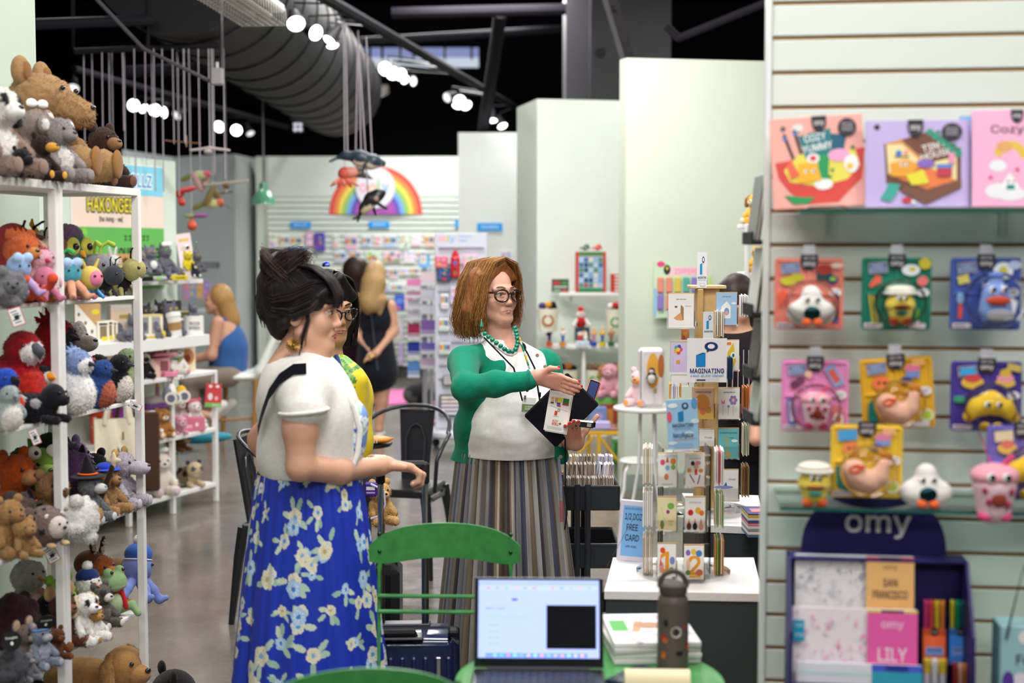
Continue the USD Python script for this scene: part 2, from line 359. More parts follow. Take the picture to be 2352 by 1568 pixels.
for a,b,c,d in[(-9.4,9.4,0,5.62),(-9.4,9.4,6.05,7),(-9.4,-4.02,5.62,6.05),(-.72,9.4,5.62,6.05)]:hb.box(((a+b)/2,31.2,(c+d)/2),(b-a,.2,d-c),'#141318')
struct('wall_back',hb,'rubber')
win=Th('window_1',None,None,at(920,108,31.1),kind='structure')
for a,b in[(735,760),(764,820),(826,848),(852,876),(880,917),(924,948),(952,1019),(1026,1080),(1086,1104)]:
 p,q=at(a,132,31.14),at(b,92,31.14)
 win.part('pane',MB().box((p+q)/2,(q[0]-p[0],.02,q[2]-p[2]),'#8d98c8'),'winlight' if 'winlight' in M else 'lampdim',False,world=True)
for a in(762,823,850,878,920,950,1022,1083):
 p,q=at(a,134,31.1),at(a,90,31.1)
 win.part('mullion',MB().box((p+q)/2,(.05,.06,.45),'#17161b'),'rubber',False,world=True)
def prism(pts,z0,z1,col):
 return MB().add(trimesh.creation.extrude_polygon(sg.Polygon(pts),z1-z0,engine='earcut'),col,TR(0,0,z0))
struct('wall_panel',prism([(-.62,16.5),(.2,16.5),(.2,16.8),(-.62,16.8)],0,3.05,'#e6ebe6'),'paint')
struct('wall_panel',prism([(.223,12.8),(1.7,13.1),(1.55,13.9),(.046,13.6)],0,3.05,'#d5ddd2'),'paint')
struct('wall_panel',prism([(.80,10.06),(3.0,10.46),(2.98,10.58),(.763,10.18)],0,3.05,'#cfd6c6'),'paint')
struct('trim_1',prism([(.795,10.05),(3.0,10.45),(3.0,10.455),(.795,10.055)],0,.11,'#9aa59d'),'paint')
struct('wall_panel',prism([(-2.76-.14,8.49),(-2.33,9.9),(-2.41,9.93),(-2.98,8.52)],0,2.32,'#d9e6d8'),'paint')
struct('wall_panel',prism([(-1.93,2.6),(-1.655,5.0),(-1.73,5.01),(-2.01,2.61)],0,3.3,'#bcc8b8'),'paint')
pl=[at(x,570,Y)[:2]for x,Y in((285,18.6),(400,20.1),(541,19.45),(597,20.6))]
gw=MB()
ring=[tuple(p)for p in pl]+[(pl[-1][0],21.3),(pl[0][0]-.3,21.3)]
struct('wall_far_left',prism(ring,0,3.0,'#ccd3d3'),'paint')
FY=20.0
def fx(px):return(px-1176)*FY/F
def fz(py):return at(1176,py,FY)[2]
fw=Th('wall_far',None,None,(fx(830),FY,0),kind='structure')
fw.part('wall_board',MB().box(((fx(590)+fx(1120))/2,FY+.06,1.5),(fx(1120)-fx(590),.08,3.0),'#c9d0c4'),'paint',False,world=True)
fw.part('upper_board',MB().box(((fx(617)+fx(1120))/2,FY,(fz(452)+3.0)/2),(fx(1120)-fx(617),.05,3.0-fz(452)),'#dde5de'),'paint',False,world=True)
for i in range(33):
 z=fz(452)-.0398-i*.0796
 if z>.1:fw.part('slat',MB().box(((fx(617)+fx(1120))/2,FY,z),(fx(1120)-fx(617),.05,.058),'#e2ebe3'),'paint',False,world=True)
RA,RU=np.array([.578,3.19,0]),np.array([.9918,-.128,0])
RN=np.array([-.128,-.9918,0])
RW=np.eye(4);RW[:3,0]=RU;RW[:3,1]=-RN;RW[:3,3]=RA
def rw(px,py,off=0.0):
 d=at(px,py,1.0)-[0,0,EYE];o=np.array([0,0,EYE]);a=RA+RN*off
 t=((a-o)@RN)/(d@RN);p=o+d*t-a
 return p@RU,p[2]+a[2]
sw=Th('wall_right_display',None,None,RW,kind='structure')
sw.part('wall_board',MB().box((.44,.017,1.35),(.88,.02,2.7),'#a9855a'),'paint',False)
sw.part('edge_strip',MB().box((-.008,.02,1.35),(.014,.05,2.7),'#e6eae8',.002),'metal' if 0 else 'plastic',False)
for i in range(36):
 z=1.727-.0762*22+i*.0762+.0381
 if z<2.68:sw.part('slat',MB().box((.44,.0035,z),(.88,.007,.0668),'#dde4dc',.0012),'slat',False)
 # overhead
def rod(name,label,cat,a,b,r,col='#1b1a20',m='pipe',n=10):return one(name,label,cat,MB().cyl(a,b,r,col,n=n),m)
dk=Th('air_duct','wide round black air duct crossing the dark ceiling','duct',at(620,60,15))
c0,c1=at(400,-130,9.5),at(770,205,18.5);ax=(c1-c0)/np.linalg.norm(c1-c0);L=np.linalg.norm(c1-c0)
dm=MB();dm.tube([c0,c1],.6,'#121114',n=40);dk.part('duct_body',dm,'rubber',40,world=True)
for i in range(12):p=c0+ax*L*(i+.5)/12;dk.part('duct_seam',MB().tube([p-ax*.02,p+ax*.02],.612,'#17161a',n=40),'rubber',40,world=True)
rod('ceiling_pipe','black ceiling pipe at upper left above the hanging strings','pipe',at(70,56,9),at(352,46,9.4),.035,'#1d1c21')
sb=Th('string_bar','black bar from which the strings of flying birds hang','bar',at(330,110,9.5));sb.part('bar',MB().cyl(at(170,118,9.3),at(500,104,9.9),.02,'#1a191d'),'pipe',world=True)
for px in(168,340):sb.part('hanger_rod',MB().cyl(at(px,-40,9.5),at(px,112,9.5),.012,'#1a191d'),'pipe',world=True)
one('support_cable','thin dark cable slanting down to the grey box at upper left','cable',MB().tube([at(195,-30,8.6),at(330,112,8.8),at(482,186,9.0)],.012,'#4a474c'),'rubber')
rod('ceiling_beam','long dark ceiling beam behind the grey box','beam',at(290,165,12),at(640,150,12.6),.05,'#1b1a1f')
rod('ceiling_beam','dark slanting brace right of the clerestory windows','beam',at(1150,30,15),at(1110,300,17),.07,'#17161b')
rod('ceiling_beam','dark level pipe above the clerestory windows','beam',at(830,95,17),at(1300,66,18),.05,'#1a191e')
rod('ceiling_beam','uppermost dark beam left of the pale steel brace','beam',at(900,30,15),at(1330,20,15),.06,'#1e1c22')
ps=Th('steel_brace','pale grey steel brace slanting above the sage wall panel','beam',at(1420,60,11.4))
a,b=at(1396,-20,11.0),at(1443,140,11.9)
ps.part('channel',MB().tube([a,b],.062,'#4d4a50',n=4),'paint',False,world=True);ps.part('bolt_hole',MB().ell(at(1409,20,11.1),.02,'#1a181c'),'rubber',world=True)
hx=Th('black_column','dark square column with round vent behind the pale brace','column',at(1420,160,14.5));p0,p1=at(1357,74,14.5),at(1540,300,14.5)
hx.part('column_body',MB().box(((p0[0]+p1[0])/2,15.2,3.9),(p1[0]-p0[0],1.4,2.2),'#1a1a1d'),'paint',False,world=True)
hx.part('side_panel',MB().box((at(1328,100,14.8)[0],15.4,3.75),(.24,1.0,1.9),'#302d33'),'paint',False,world=True)
hx.part('round_vent',MB().cyl(at(1380,121,14.47),at(1380,121,14.5),.05,'#101014',n=20),'rubber',world=True)
rod('ceiling_pipe','dark bent pipe high at upper right beside the slat wall','pipe',at(1558,88,11),at(1760,6,10.4),.03,'#211f26')
rod('ceiling_pipe','short dark pipe low at upper right above the sage panel','pipe',at(1530,60,11),at(1560,90,11),.03,'#211f26')
def caged(label,a,b,w,on=.0):
 a,b=np.array(a),np.array(b);L=np.linalg.norm(b-a);ex=(b-a)/L;ey=np.cross([0,0,1],ex);ey/=np.linalg.norm(ey);ez=np.cross(ex,ey)
 X=np.eye(4);X[:3,0],X[:3,1],X[:3,2],X[:3,3]=ex,ey,ez,(a+b)/2
 t=Th('tube_light',label,'ceiling light',X,'caged tube lights')
 t.part('housing',MB().box((0,0,.05),(L,w,.05),'#d9d6d2',.01),'paint',False)
 for s in(-1,1):t.part('tube',MB().cyl((-L/2+.05,s*w*.2,0),(L/2-.05,s*w*.2,0),.016,'#c8c4c0'),'plastic')
 g=MB()
 for i in range(24):x=-L/2+L*i/23;g.tube([(x,-w/2,.05),(x,-w/2-.01,-.05),(x,w/2+.01,-.05),(x,w/2,.05)],.003,'#b9b4b0',4)
 for y in np.linspace(-w/2,w/2,7):g.cyl((-L/2,y,-.05),(L/2,y,-.05),.003,'#b9b4b0',n=4)
 t.part('wire_guard',g,'dark_metal');return t
caged('large caged tube light at top, nearest of the caged ceiling lights',at(452,-62,7.4),at(606,40,8.6),.26)
caged('small caged tube light right of the hanging pendant',at(655,208,20),at(722,214,20.3),.3)
caged('small caged tube light behind the three whale strings',at(815,196,20),at(856,198,20),.12)
caged('dim caged tube light tucked against the beam right of the whale strings',at(862,214,20),at(878,206,21),.18)
gb=Th('junction_box','grey metal box hanging on a rod, upper left','box',at(499,176,9));gb.part('case',MB().box((0,0,0),(.075,.06,.105),'#8f8b8d',.008),'plastic',False);gb.part('rod',MB().cyl((.03,0,.05),(.03,0,.6),.012,'#2c2a30'),'dark_metal');gb.part('cap',MB().cyl((0,0,.05),(0,0,.09),.012,'#bbb'),'dark_metal')
eb=Th('emergency_light','small box with four round bulbs on a ceiling rod','lamp',at(684,291,17));eb.part('case',MB().box((0,.03,0),(.13,.05,.13),'#57545c',.01),'plastic',False);eb.part('rod',MB().cyl((.01,.03,.06),(.01,.03,1.2),.018,'#2c2a30'),'dark_metal')
for sx in(-1,1):
 for sz in(-1,1):eb.part('bulb',MB().ell((sx*.03,0,sz*.03),.026,'#d9d8e4'),'lampdim')
one('flex_cable','thin cable drooping to the small four-bulb box','cable',MB().tube([at(600,160,16.6),at(625,205,16.8),at(655,255,16.9),at(680,285,17)],.014,'#4b4852'),'rubber')
ml=Th('black_speaker','dark square speaker hung under the duct','speaker',at(575,92,13));ml.part('case',MB().box((0,0,0),(.3,.2,.3),'#2b2930',.02,RY(25)),'rubber',False);ml.part('grille',MB().box((0,-.105,0),(.24,.01,.24),'#1c1a20',0,RY(25)),'rubber',False)
def track(label,a,b,r=.03):return one('light_track',label,'light track',MB().tube([a,b],r,'#1c1b20',n=8),'pipe')
T1,T2=(at(735,-12,10),at(1190,250,19.6)),(at(170,158,14.2),at(660,292,19.5))
track('long black light track running from top centre to the far right',*T1,.045)
track('black light track at upper left behind the hanging strings',*T2,.035)
def spot(label,px,py,Y,r,dx,dz,group,bright=1):
 p=at(px,py,Y);tr=T1 if 'long' in group else T2;up=tr[0]+(tr[1]-tr[0])*np.clip((Y-tr[0][1])/(tr[1][1]-tr[0][1]),0,1)-p;n=np.array([dx,-1.0,dz]);n/=np.linalg.norm(n)
 t=Th('track_spotlight',label,'spotlight',p,group);g=MB()
 g.lathe([(0,-.17),(r*.55,-.16),(r*.7,-.1),(r*.98,-.03),(r*1.08,.012),(r*1.02,.012),(r*.95,-.01)],'#1d1b20',n=24)
 z=n;x=np.cross([0,0,1],z);x/=np.linalg.norm(x);y=np.cross(z,x);R=np.eye(4);R[:3,0],R[:3,1],R[:3,2]=x,y,z
 h=MB();[h.add((v,f,c),None,R)for v,f,c in[g.get()]];t.part('housing',h,'rubber')
 d=MB();d.lathe([(0,.004),(r*.97,.0)],'#ffffff',n=24);q=MB();q.add(d.get(),None,R);t.part('lens',q,'lamp' if bright else 'lampdim')
 t.part('bracket',MB().tube([-z*.1,-z*.1+[0,0,.1],up],.008,'#1d1b20',6),'dark_metal')
for i,(lab,px,py,Y,r,dx,dz,br)in enumerate([('nearest spotlight of the long track, aimed low',680,54,10.4,.066,.3,-.8,1),('second spotlight of the long track, turned sideways',725,75,10.9,.062,.9,-.5,1),('third spotlight of the long track, pointing steeply down',757,92,11.4,.055,-.8,-1.4,1),('fourth spotlight of the long track, lowest of its first cluster',764,104,11.6,.05,.5,-2,1),('leftmost bright spotlight of the second cluster',885,158,14,.07,-.2,-.4,1),('spotlight in the middle of the second cluster',902,168,14.3,.07,0,-.4,1),('spotlight fourth in the second cluster, facing out',920,171,14.7,.066,.5,-.5,1),('slanted spotlight of the second cluster',930,183,14.9,.05,.9,-.8,1),('rightmost dimmer spotlight of the second cluster',949,186,15.2,.055,1.2,-.2,0),('dim leftmost spotlight of the third cluster',1027,224,17.2,.06,-.8,-.5,0),('bright upper spotlight of the third cluster',1056,232,17.6,.075,0,-.4,1),('spotlight at the right of the third cluster',1071,242,17.8,.07,.6,-.9,1),('spotlight low in the third cluster',1050,243,17.7,.06,-.4,-1.5,1),('left spotlight of the farthest cluster',1130,276,19.0,.07,0,-2.2,1),('right spotlight of the farthest cluster',1154,289,19.3,.066,.6,-1.4,1),('leftmost round spotlight behind the strings',307,242,16.8,.072,0,-.1,1),('thin edge-on spotlight behind the strings',330,249,17,.06,1.5,-1.2,1),('second round spotlight behind the strings',356,253,17.1,.072,0,-.05,1),('narrow sideways spotlight behind the strings',376,258,17.3,.068,2.2,0,1),('dim tilted spotlight behind the strings',406,265,17.6,.062,-.7,-.8,0),('round spotlight left of the pendant rod',503,291,18.4,.072,-.2,-.3,1),('tilted round spotlight nearest the pendant rod',543,299,18.8,.072,.3,0,1),('dim spotlight at the right end of the left track',575,306,19,.055,.8,-1.4,0),('dim spotlight beside the big teddy bear',168,203,14.4,.06,.2,-.8,0)]):
 spot(lab,px,py,Y,r,dx,dz,'track spotlights on the long track' if i<15 else 'track spotlights behind the strings',br)
pd=Th('pendant_lamp','green enamel bell pendant lamp on a long rod','lamp',at(606,470,14.3))
pd.part('shade',MB().lathe([(.126,0),(.122,.02),(.105,.075),(.07,.125),(.045,.15),(.042,.215),(.03,.225),(0,.226)],'#5f9c80',n=36),'gloss')
pd.part('inner_shade',MB().lathe([(.125,-.004),(.12,.018),(.10,.07),(.03,.12),(0,.121)],'#f6f2ea',n=36),'paper');pd.part('bulb',MB().ell((0,0,.05),.035,'#fff2dd'),'lampdim')
pd.part('rod',MB().cyl((0,0,.225),(0,0,1.62),.01,'#5a5a5e'),'dark_metal')
# plush toys: kinds, each a dict of part name -> shapes (unit height, facing -y, standing on z = 0)
BK='#17141a'
def two(f):return[f(-1),f(1)]
def eyes(P,x,y,z,r=.022,col=BK,white=None):
 for s in(-1,1):
  if white:P.append(('eye_white',[E((s*x,y,z),(r*1.7,r,r*1.8),white)],'velour'))
  P.append(('eye',[E((s*x,y-(r*.6 if white else 0),z),r,col)],'gloss'))
def bear(c,muz=None,ear='round',belly=None,inner=None,foot=None,nose=BK,legs=True,mlen=.1,hat=None,arm=None,patch=None,eyew=None,m='fur',head=1.0,earc=None):
 muz=muz or c;P=[]
 b=[E((0,.02,.28),(.23,.2,.29),c),E((0,-.04,.7),(.23*head,.2*head,.21*head),c)]
 if belly:b.append(E((0,-.09,.3),(.15,.13,.2),belly))
 if patch:b+=two(lambda s:E((s*.1,-.19,.75),(.06,.05,.07),patch))
 for s in(-1,1):b.append(K((s*.17,-.02,.46),(s*.26,-.2,.24),.075,.075,arm or c))
 P.append(('body',b,m))
 if legs:
  for s in(-1,1):
   P.append(('leg',[K((s*.14,-.1,.1),(s*.2,-.34,.1),.1,.1,arm or c)],m))
   P.append(('foot_pad',[E((s*.2,-.425,.11),(.07,.03,.08),foot or muz)],'velour'))
 P.append(('muzzle',[E((0,-.19-mlen*.42,.655),(.105+mlen*.1,.06+mlen*.5,.08+mlen*.12),muz)],m))
 P.append(('nose',[E((0,-.235-mlen*.88,.685+mlen*.05),(.042,.025,.028),nose)],'gloss'))
 eyes(P,.095,-.215*head,.755,.024,white=eyew)
 ec=earc or c
 for s in(-1,1):
  if ear=='round':P.append(('ear',[E((s*.17,0,.9),(.085,.045,.085),ec),E((s*.17,-.035,.9),(.05,.02,.05),inner or ec)],m))
  elif ear=='koala':P.append(('ear',[E((s*.25,.01,.8),(.11,.05,.12),ec),E((s*.25,-.04,.79),(.07,.03,.08),inner or ec)],m))
  elif ear=='mouse':P.append(('ear',[E((s*.2,.02,.93),(.13,.03,.14),ec),E((s*.2,-.012,.93),(.09,.02,.1),inner or ec)],'velour'))
  elif ear=='point':P.append(('ear',[K((s*.13,0,.84),(s*.17,0,1.0),.075,.02,ec),K((s*.13,-.05,.85),(s*.165,-.03,.96),.035,.012,inner or ec)],m))
  elif ear=='flop':P.append(('ear',chain([(s*.18,0,.86),(s*.27,-.02,.74),(s*.28,-.03,.58)],[.05,.07,.075],ec),m))
  elif ear=='tall':P.append(('ear',[E((s*.1,.03,1.02),(.055,.03,.2),ec,(0,s*14,0)),E((s*.1,.0,1.02),(.03,.02,.14),inner or ec,(0,s*14,0))],m))
  elif ear=='horn':P.append(('horn',chain([(s*.12,0,.88),(s*.2,0,.98),(s*.19,0,1.06)],[.04,.03,.012],ec),'velour'))
  elif ear=='ram':P.append(('horn',chain([(s*.06,-.02,.9),(s*.2,-.04,.93),(s*.29,-.05,.82),(s*.22,-.09,.73)],[.05,.05,.042,.03],ec),'velour'))
 if hat=='santa':P+=[('hat',[K((0,0,.87),(.12,.02,1.04),.17,.06,'#c4161c')],'velour'),('hat_brim',[E((0,-.02,.86),(.22,.2,.06),'#f2efe9')],'fur'),('pompom',[E((.15,.02,1.08),.06,'#f2efe9')],'fur')]
 elif hat=='beanie':P+=[('hat',[E((0,0,.86),(.2,.19,.15),'#1f2f66')],'knit'),('pompom',[E((0,0,1.04),.09,'#f3f0ea')],'fur')]
 elif hat=='witch':P+=[('hat',[K((0,0,.9),(.03,.04,1.25),.17,.02,'#151318')],'velour'),('hat_brim',[E((0,-.02,.87),(.34,.32,.03),'#1c1a1f')],'velour'),('hat_band',[E((0,0,.92),(.19,.19,.035),'#d8551c')],'velour')]
 elif hat=='bluehat':P+=[('hat',[E((0,.03,.9),(.19,.17,.09),'#2440b8')],'velour'),('hat_brim',[E((0,-.04,.86),(.26,.25,.025),'#2f4fd0')],'velour')]
 elif hat=='band':P.append(('headband',[E((0,-.03,.82),(.225,.2,.035),'#5b83c9')],'velour'))
 elif hat=='bow':P+=[('bow',two(lambda s:E((s*.09,-.08,.97),(.09,.04,.06),'#f4f4f2')),'velour')]
 elif hat=='spikes':P.append(('spikes',[K((x,.02,.86+.04*math.cos(x*12)),(x*1.25,.06,1.02),.05,.01,'#e9762b')for x in(-.16,-.08,0,.08,.16)],'velour'))
 return P
def bird(body,belly=None,head=None,beak='#f0a020',wing=None,face=None,crest=None,bl=.13,bt=.05,tail=True,hood=None,eye=BK,hooked=False,m='fur',mask=None):
 head=head or body;wing=wing or body;P=[]
 b=[E((0,.04,.36),(.29,.33,.36),body),E((0,-.1,.76),(.2,.2,.2),head)]
 if belly:b.append(E((0,-.1,.3),(.23,.26,.29),belly))
 if face:b.append(E((0,-.2,.74),(.15,.13,.13),face))
 if mask:b.append(E((0,-.24,.74),(.1,.1,.12),mask))
 P.append(('body',b,m))
 if hooked:P.append(('beak',chain([(0,-.29,.78),(0,-.37,.75),(0,-.37,.66)],[bt*1.3,bt,.012],beak),'velour'))
 else:P.append(('beak',[K((0,-.28,.76),(0,-.3-bl,.74),bt,.014,beak)],'velour'))
 for s in(-1,1):P.append(('wing',[E((s*.28,.08,.4),(.055,.27,.17),wing,(20,0,s*8))],'velour'))
 eyes(P,.13 if not face else.115,-.24,.81,.026,eye)
 if tail:P.append(('tail',[E((0,.42,.2),(.11,.22,.035),wing,(-15,0,0))],'velour'))
 if crest:P.append(('crest',[K((x,-.06,.9),(x*2.2,.04,1.08-abs(x)),.045,.01,crest)for x in(-.09,-.045,0,.045,.09)],m))
 return P
def bug(body,head,ant,wing=None,spots=None,curl=False,stripe=None):
 P=[('body',[E((0,.2,.3),(.26,.4,.28),body)]+([E((0,.2+q*.22,.3),(.275,.06,.29),stripe)for q in(-.8,0,.8)]if stripe else[]),'fur'),('head',[E((0,-.28,.5),(.24,.23,.24),head)],'fur')]
 for s in(-1,1):
  P.append(('antenna',chain([(s*.07,-.25,.7),(s*.1,-.27,.86),(s*.17,-.36,.93)]+([(s*.2,-.44,.88)]if curl else[]),[.03,.03,.03]+([.045]if curl else[])if curl else[.02,.018,.018],ant),'velour'))
  if wing:P.append(('wing',[E((s*.2,.2,.5),(.15,.36,.05),wing,(8,s*28,0))],'velour'))
  if spots:P.append(('spot',[E((s*.25,.12,.58),(.03,.07,.05),spots)],'velour'))
 eyes(P,.13,-.46,.54,.034)
 P+=[('leg',[K((s*.2,y,.12),(s*.26,y-.05,.03),.05,.04,head)],'velour')for s in(-1,1)for y in(-.1,.15,.4)]
 return P
def lying(c,muz=None,ear='round',long=.5,nose=BK,spot=None,earc=None,patch=None,m='fur',snout=.12):
 muz=muz or c
 P=[('body',[E((0,long*.55,.3),(.28,long,.3),c)]+([E((q*.24,long*.4+w,.42+e),(.07,.1,.09),spot)for q in(-1,1)for w,e in((-.2,0),(.12,.08),(.3,-.05))]if spot else[]),m),('head',[E((0,-.2,.55),(.26,.24,.25),c)]+(two(lambda s:E((s*.13,-.37,.6),(.08,.07,.08),patch))if patch else[]),m),('muzzle',[E((0,-.36-snout*.4,.47),(.14,.09+snout*.6,.12),muz)],m),('nose',[E((0,-.43-snout,.53),(.05,.03,.035),nose)],'gloss')]
 eyes(P,.13,-.41,.63,.028)
 for s in(-1,1):
  P.append(('paw',[K((s*.17,-.1,.1),(s*.2,-.38,.08),.09,.085,c)],m))
  if ear=='flop':P.append(('ear',chain([(s*.2,-.15,.72),(s*.3,-.17,.58),(s*.3,-.2,.42)],[.05,.08,.08],earc or c),m))
  elif ear=='round':P.append(('ear',[E((s*.2,-.14,.78),(.075,.04,.075),earc or c)],m))
  elif ear=='mouse':P.append(('ear',[E((s*.22,-.1,.8),(.12,.03,.13),earc or c)],m))
 return P
def octo(c,hat=None,sp=None):
 P=[('body',[E((0,0,.62),(.27,.26,.3),c)]+([E((s*.12,-.18,.85),(.12,.1,.12),'#a9c4e8')for s in(-1,1)]if sp else[]),'velour')]
 for i in range(6):
  a=i*PI/3+.3;d=np.array([math.cos(a),math.sin(a),0])
  P.append(('tentacle',chain([d*.12+[0,0,.42],d*.3+[0,0,.24],d*.42+[0,0,.08],d*.54+[0,0,.12]],[.1,.085,.07,.05],sp or c),'velour'))
 eyes(P,.11,-.25,.68,.028)
 if hat:
  g=[E((0,0,.86),(.25,.24,.2),'#3c63b5')]
  P.append(('hat',g,'knit'))
  for z,cc in((.76,'#e9e9ec'),(.84,'#59a6b8'),(.93,'#e9e9ec')):P.append(('hat_stripe',[E((0,0,z),(.262-(z-.76)*.35,.252-(z-.76)*.35,.028),cc)],'knit'))
  P.append(('pompom',[E((0,0,1.1),.11,'#e9e7e6')],'fur'))
 return P
def snowman(c='#ece9e2'):
 P=[('body',[E((0,0,.3),(.28,.27,.3),c),E((0,-.02,.74),(.21,.2,.2),c)],'fur'),('nose',[K((0,-.2,.74),(0,-.32,.73),.03,.01,'#e58a2c')],'velour')]
 P+=[('button',[E((0,-.265+abs(z-.3)*.12,z),.022,BK)],'gloss')for z in(.2,.32,.44)];eyes(P,.08,-.19,.8,.02);return P
def frog(c,belly,scarf=None):
 P=[('body',[E((0,.02,.28),(.24,.22,.28),c),E((0,-.1,.28),(.16,.14,.2),belly),E((0,-.06,.66),(.27,.22,.18),c),E((0,-.1,.6),(.23,.18,.1),belly)]+two(lambda s:E((s*.15,-.08,.84),(.09,.09,.09),c)),'velour')]
 for s in(-1,1):P.append(('leg',chain([(s*.18,0,.1),(s*.36,-.18,.18),(s*.3,-.36,.05)],[.09,.07,.06],c),'velour'))
 eyes(P,.15,-.16,.86,.035)
 if scarf:P+=[('scarf',[E((0,-.03,.5),(.2,.18,.05),scarf),K((.06,-.2,.48),(.1,-.26,.2),.045,.05,scarf)],'knit')]
 return P
def caterpillar(c,face,ribbon):
 P=[('body',[E((0,.1+i*.22,.27-.02*i),(.25,.2,.25),c)for i in range(3)],'velour'),('head',[E((0,-.2,.5),(.3,.27,.3),c)],'velour'),('face',[E((0,-.37,.5),(.2,.13,.2),face)],'velour')]
 for s in(-1,1):P+=[('horn',[K((s*.14,-.18,.74),(s*.24,-.2,.95),.05,.03,c)],'velour'),('foot',[E((s*.14,y,.06),(.08,.1,.07),face)for y in(-.15,.1,.35)],'velour')]
 eyes(P,.1,-.48,.56,.035)
 P.append(('ribbon',[E((0,-.02,.3),(.27,.05,.27),ribbon),K((.12,-.16,.3),(.2,-.4,.05),.05,.045,ribbon),K((-.1,-.16,.3),(-.16,-.34,.1),.05,.045,ribbon)],'satin'));return P
def hedgehog(c,face,belly=None):
 rng=random.Random(len(c)+3);P=[('body',[E((0,.05,.42),(.4,.42,.42),c)]+[E((rng.uniform(-.36,.36),rng.uniform(-.2,.42),rng.uniform(.3,.8)),.05,'#2c2628' if i%2 else '#b5a49a')for i in range(26)],'fur'),('face',[E((0,-.3,.42),(.24,.2,.24),face)],'fur'),('nose',[E((0,-.51,.44),(.05,.03,.035),BK)],'gloss')]
 eyes(P,.1,-.47,.52,.026)
 for s in(-1,1):P+=[('foot',[E((s*.18,-.3,.06),(.09,.12,.06),'#c9a880')],'velour'),('ear',[E((s*.2,-.2,.66),(.06,.03,.06),face)],'velour')]
 return P
def fluff(c,face=None,dark=None):
 rng=random.Random(5);return[('body',[E((0,0,.45),(.4,.36,.42),c)]+[E((rng.uniform(-.32,.32),rng.uniform(-.3,.3),rng.uniform(.15,.85)),rng.uniform(.08,.14),c)for _ in range(14)],'fur')]+([('face',[E((0,-.28,.5),(.2,.16,.18),face)],'fur'),('nose',[E((0,-.45,.5),(.05,.03,.035),BK)],'gloss')]+[('eye',[E((s*.1,-.42,.58),.03,BK)],'gloss')for s in(-1,1)]if face else[])
def dragon(c,belly,spike):
 P=bear(c,belly,ear='none',belly=belly,nose='#3d4a1a',m='velour',mlen=.12)
 P+=[('spike',[K((0,.14+abs(z-.8)*.2,z),(0,.26+abs(z-.8)*.2,z+.06),.05,.008,spike)],'velour')for z in(.5,.65,.8,.93)]
 P+=[('eye_bulb',[E((s*.11,-.14,.87),(.08,.07,.085),'#e9ecd9')],'velour')for s in(-1,1)]+[('pupil',[E((s*.11,-.205,.88),.028,BK)],'gloss')for s in(-1,1)]
 P+=[('tooth',[K((s*.07,-.27,.6),(s*.07,-.29,.54),.022,.005,'#f2efe2')],'velour')for s in(-1,1)];return P
def owl(c,eyec,tuft):
 P=[('body',[E((0,0,.45),(.33,.3,.45),c),E((0,.02,.86),(.24,.2,.16),tuft)],'fur')]
 for s in(-1,1):P+=[('eye_ring',[E((s*.13,-.25,.7),(.12,.05,.13),eyec)],'velour'),('eye',[E((s*.13,-.3,.7),.05,BK)],'gloss'),('wing',[E((s*.32,.02,.42),(.06,.2,.28),c)],'fur')]
 return P+[('beak',[K((0,-.29,.6),(0,-.36,.54),.05,.01,'#e0a030')],'velour')]
def lobster(c):
 P=[('body',[K((0,.3,.2),(0,-.2,.32),.17,.2,c)],'velour')]
 for s in(-1,1):P.append(('claw',chain([(s*.15,-.15,.3),(s*.38,-.3,.42),(s*.36,-.5,.62)],[.07,.08,.14],c),'velour'))
 eyes(P,.1,-.36,.45,.035);return P+[('leg',[K((s*.15,y,.15),(s*.34,y,.05),.045,.035,c)],'velour')for s in(-1,1)for y in(-.05,.1,.25)]
def pile(t,pn,d,H,dens=42000):
 v,f,c=d;r=np.random.default_rng(len(v));tri=v[f];cr=np.cross(tri[:,1]-tri[:,0],tri[:,2]-tri[:,0]);ar=np.linalg.norm(cr,axis=1)/2;n=int(min(3600,ar.sum()*dens));k=r.choice(len(f),n,p=ar/ar.sum())
 u=r.random((n,2));fl=u.sum(1)>1;u[fl]=1-u[fl];P=tri[k,0]+(tri[k,1]-tri[k,0])*u[:,:1]+(tri[k,2]-tri[k,0])*u[:,1:];N=cr[k]/(2*ar[k][:,None]+1e-12)
 L=.004+.009*H;j=r.normal(0,.35,(n,3))+[0,0,-.35];Q=P+(N+j*.5)*L*.5;W=Q+(N*.6+j+[0,0,-.25])*L*.55
 w=.0007;sd=np.cross(N,r.normal(0,1,(n,3)));sd/=np.linalg.norm(sd,axis=1,keepdims=True)+1e-9;pts=np.stack([P-N*.001-sd*w,P-N*.001+sd*w,Q+sd*w*.7,Q-sd*w*.7,W],1).reshape(-1,3);o=np.arange(n)[:,None]*5
 fa=np.concatenate([o+[0,1,2],o+[0,2,3],o+[3,2,4]]);col=np.repeat(c[f[k,0]]*r.uniform(.75,1.25,(n,1)),5,0);t.part('fur_pile',(pts,fa,np.clip(col,0,1)),'velour',True,kind='stuff')
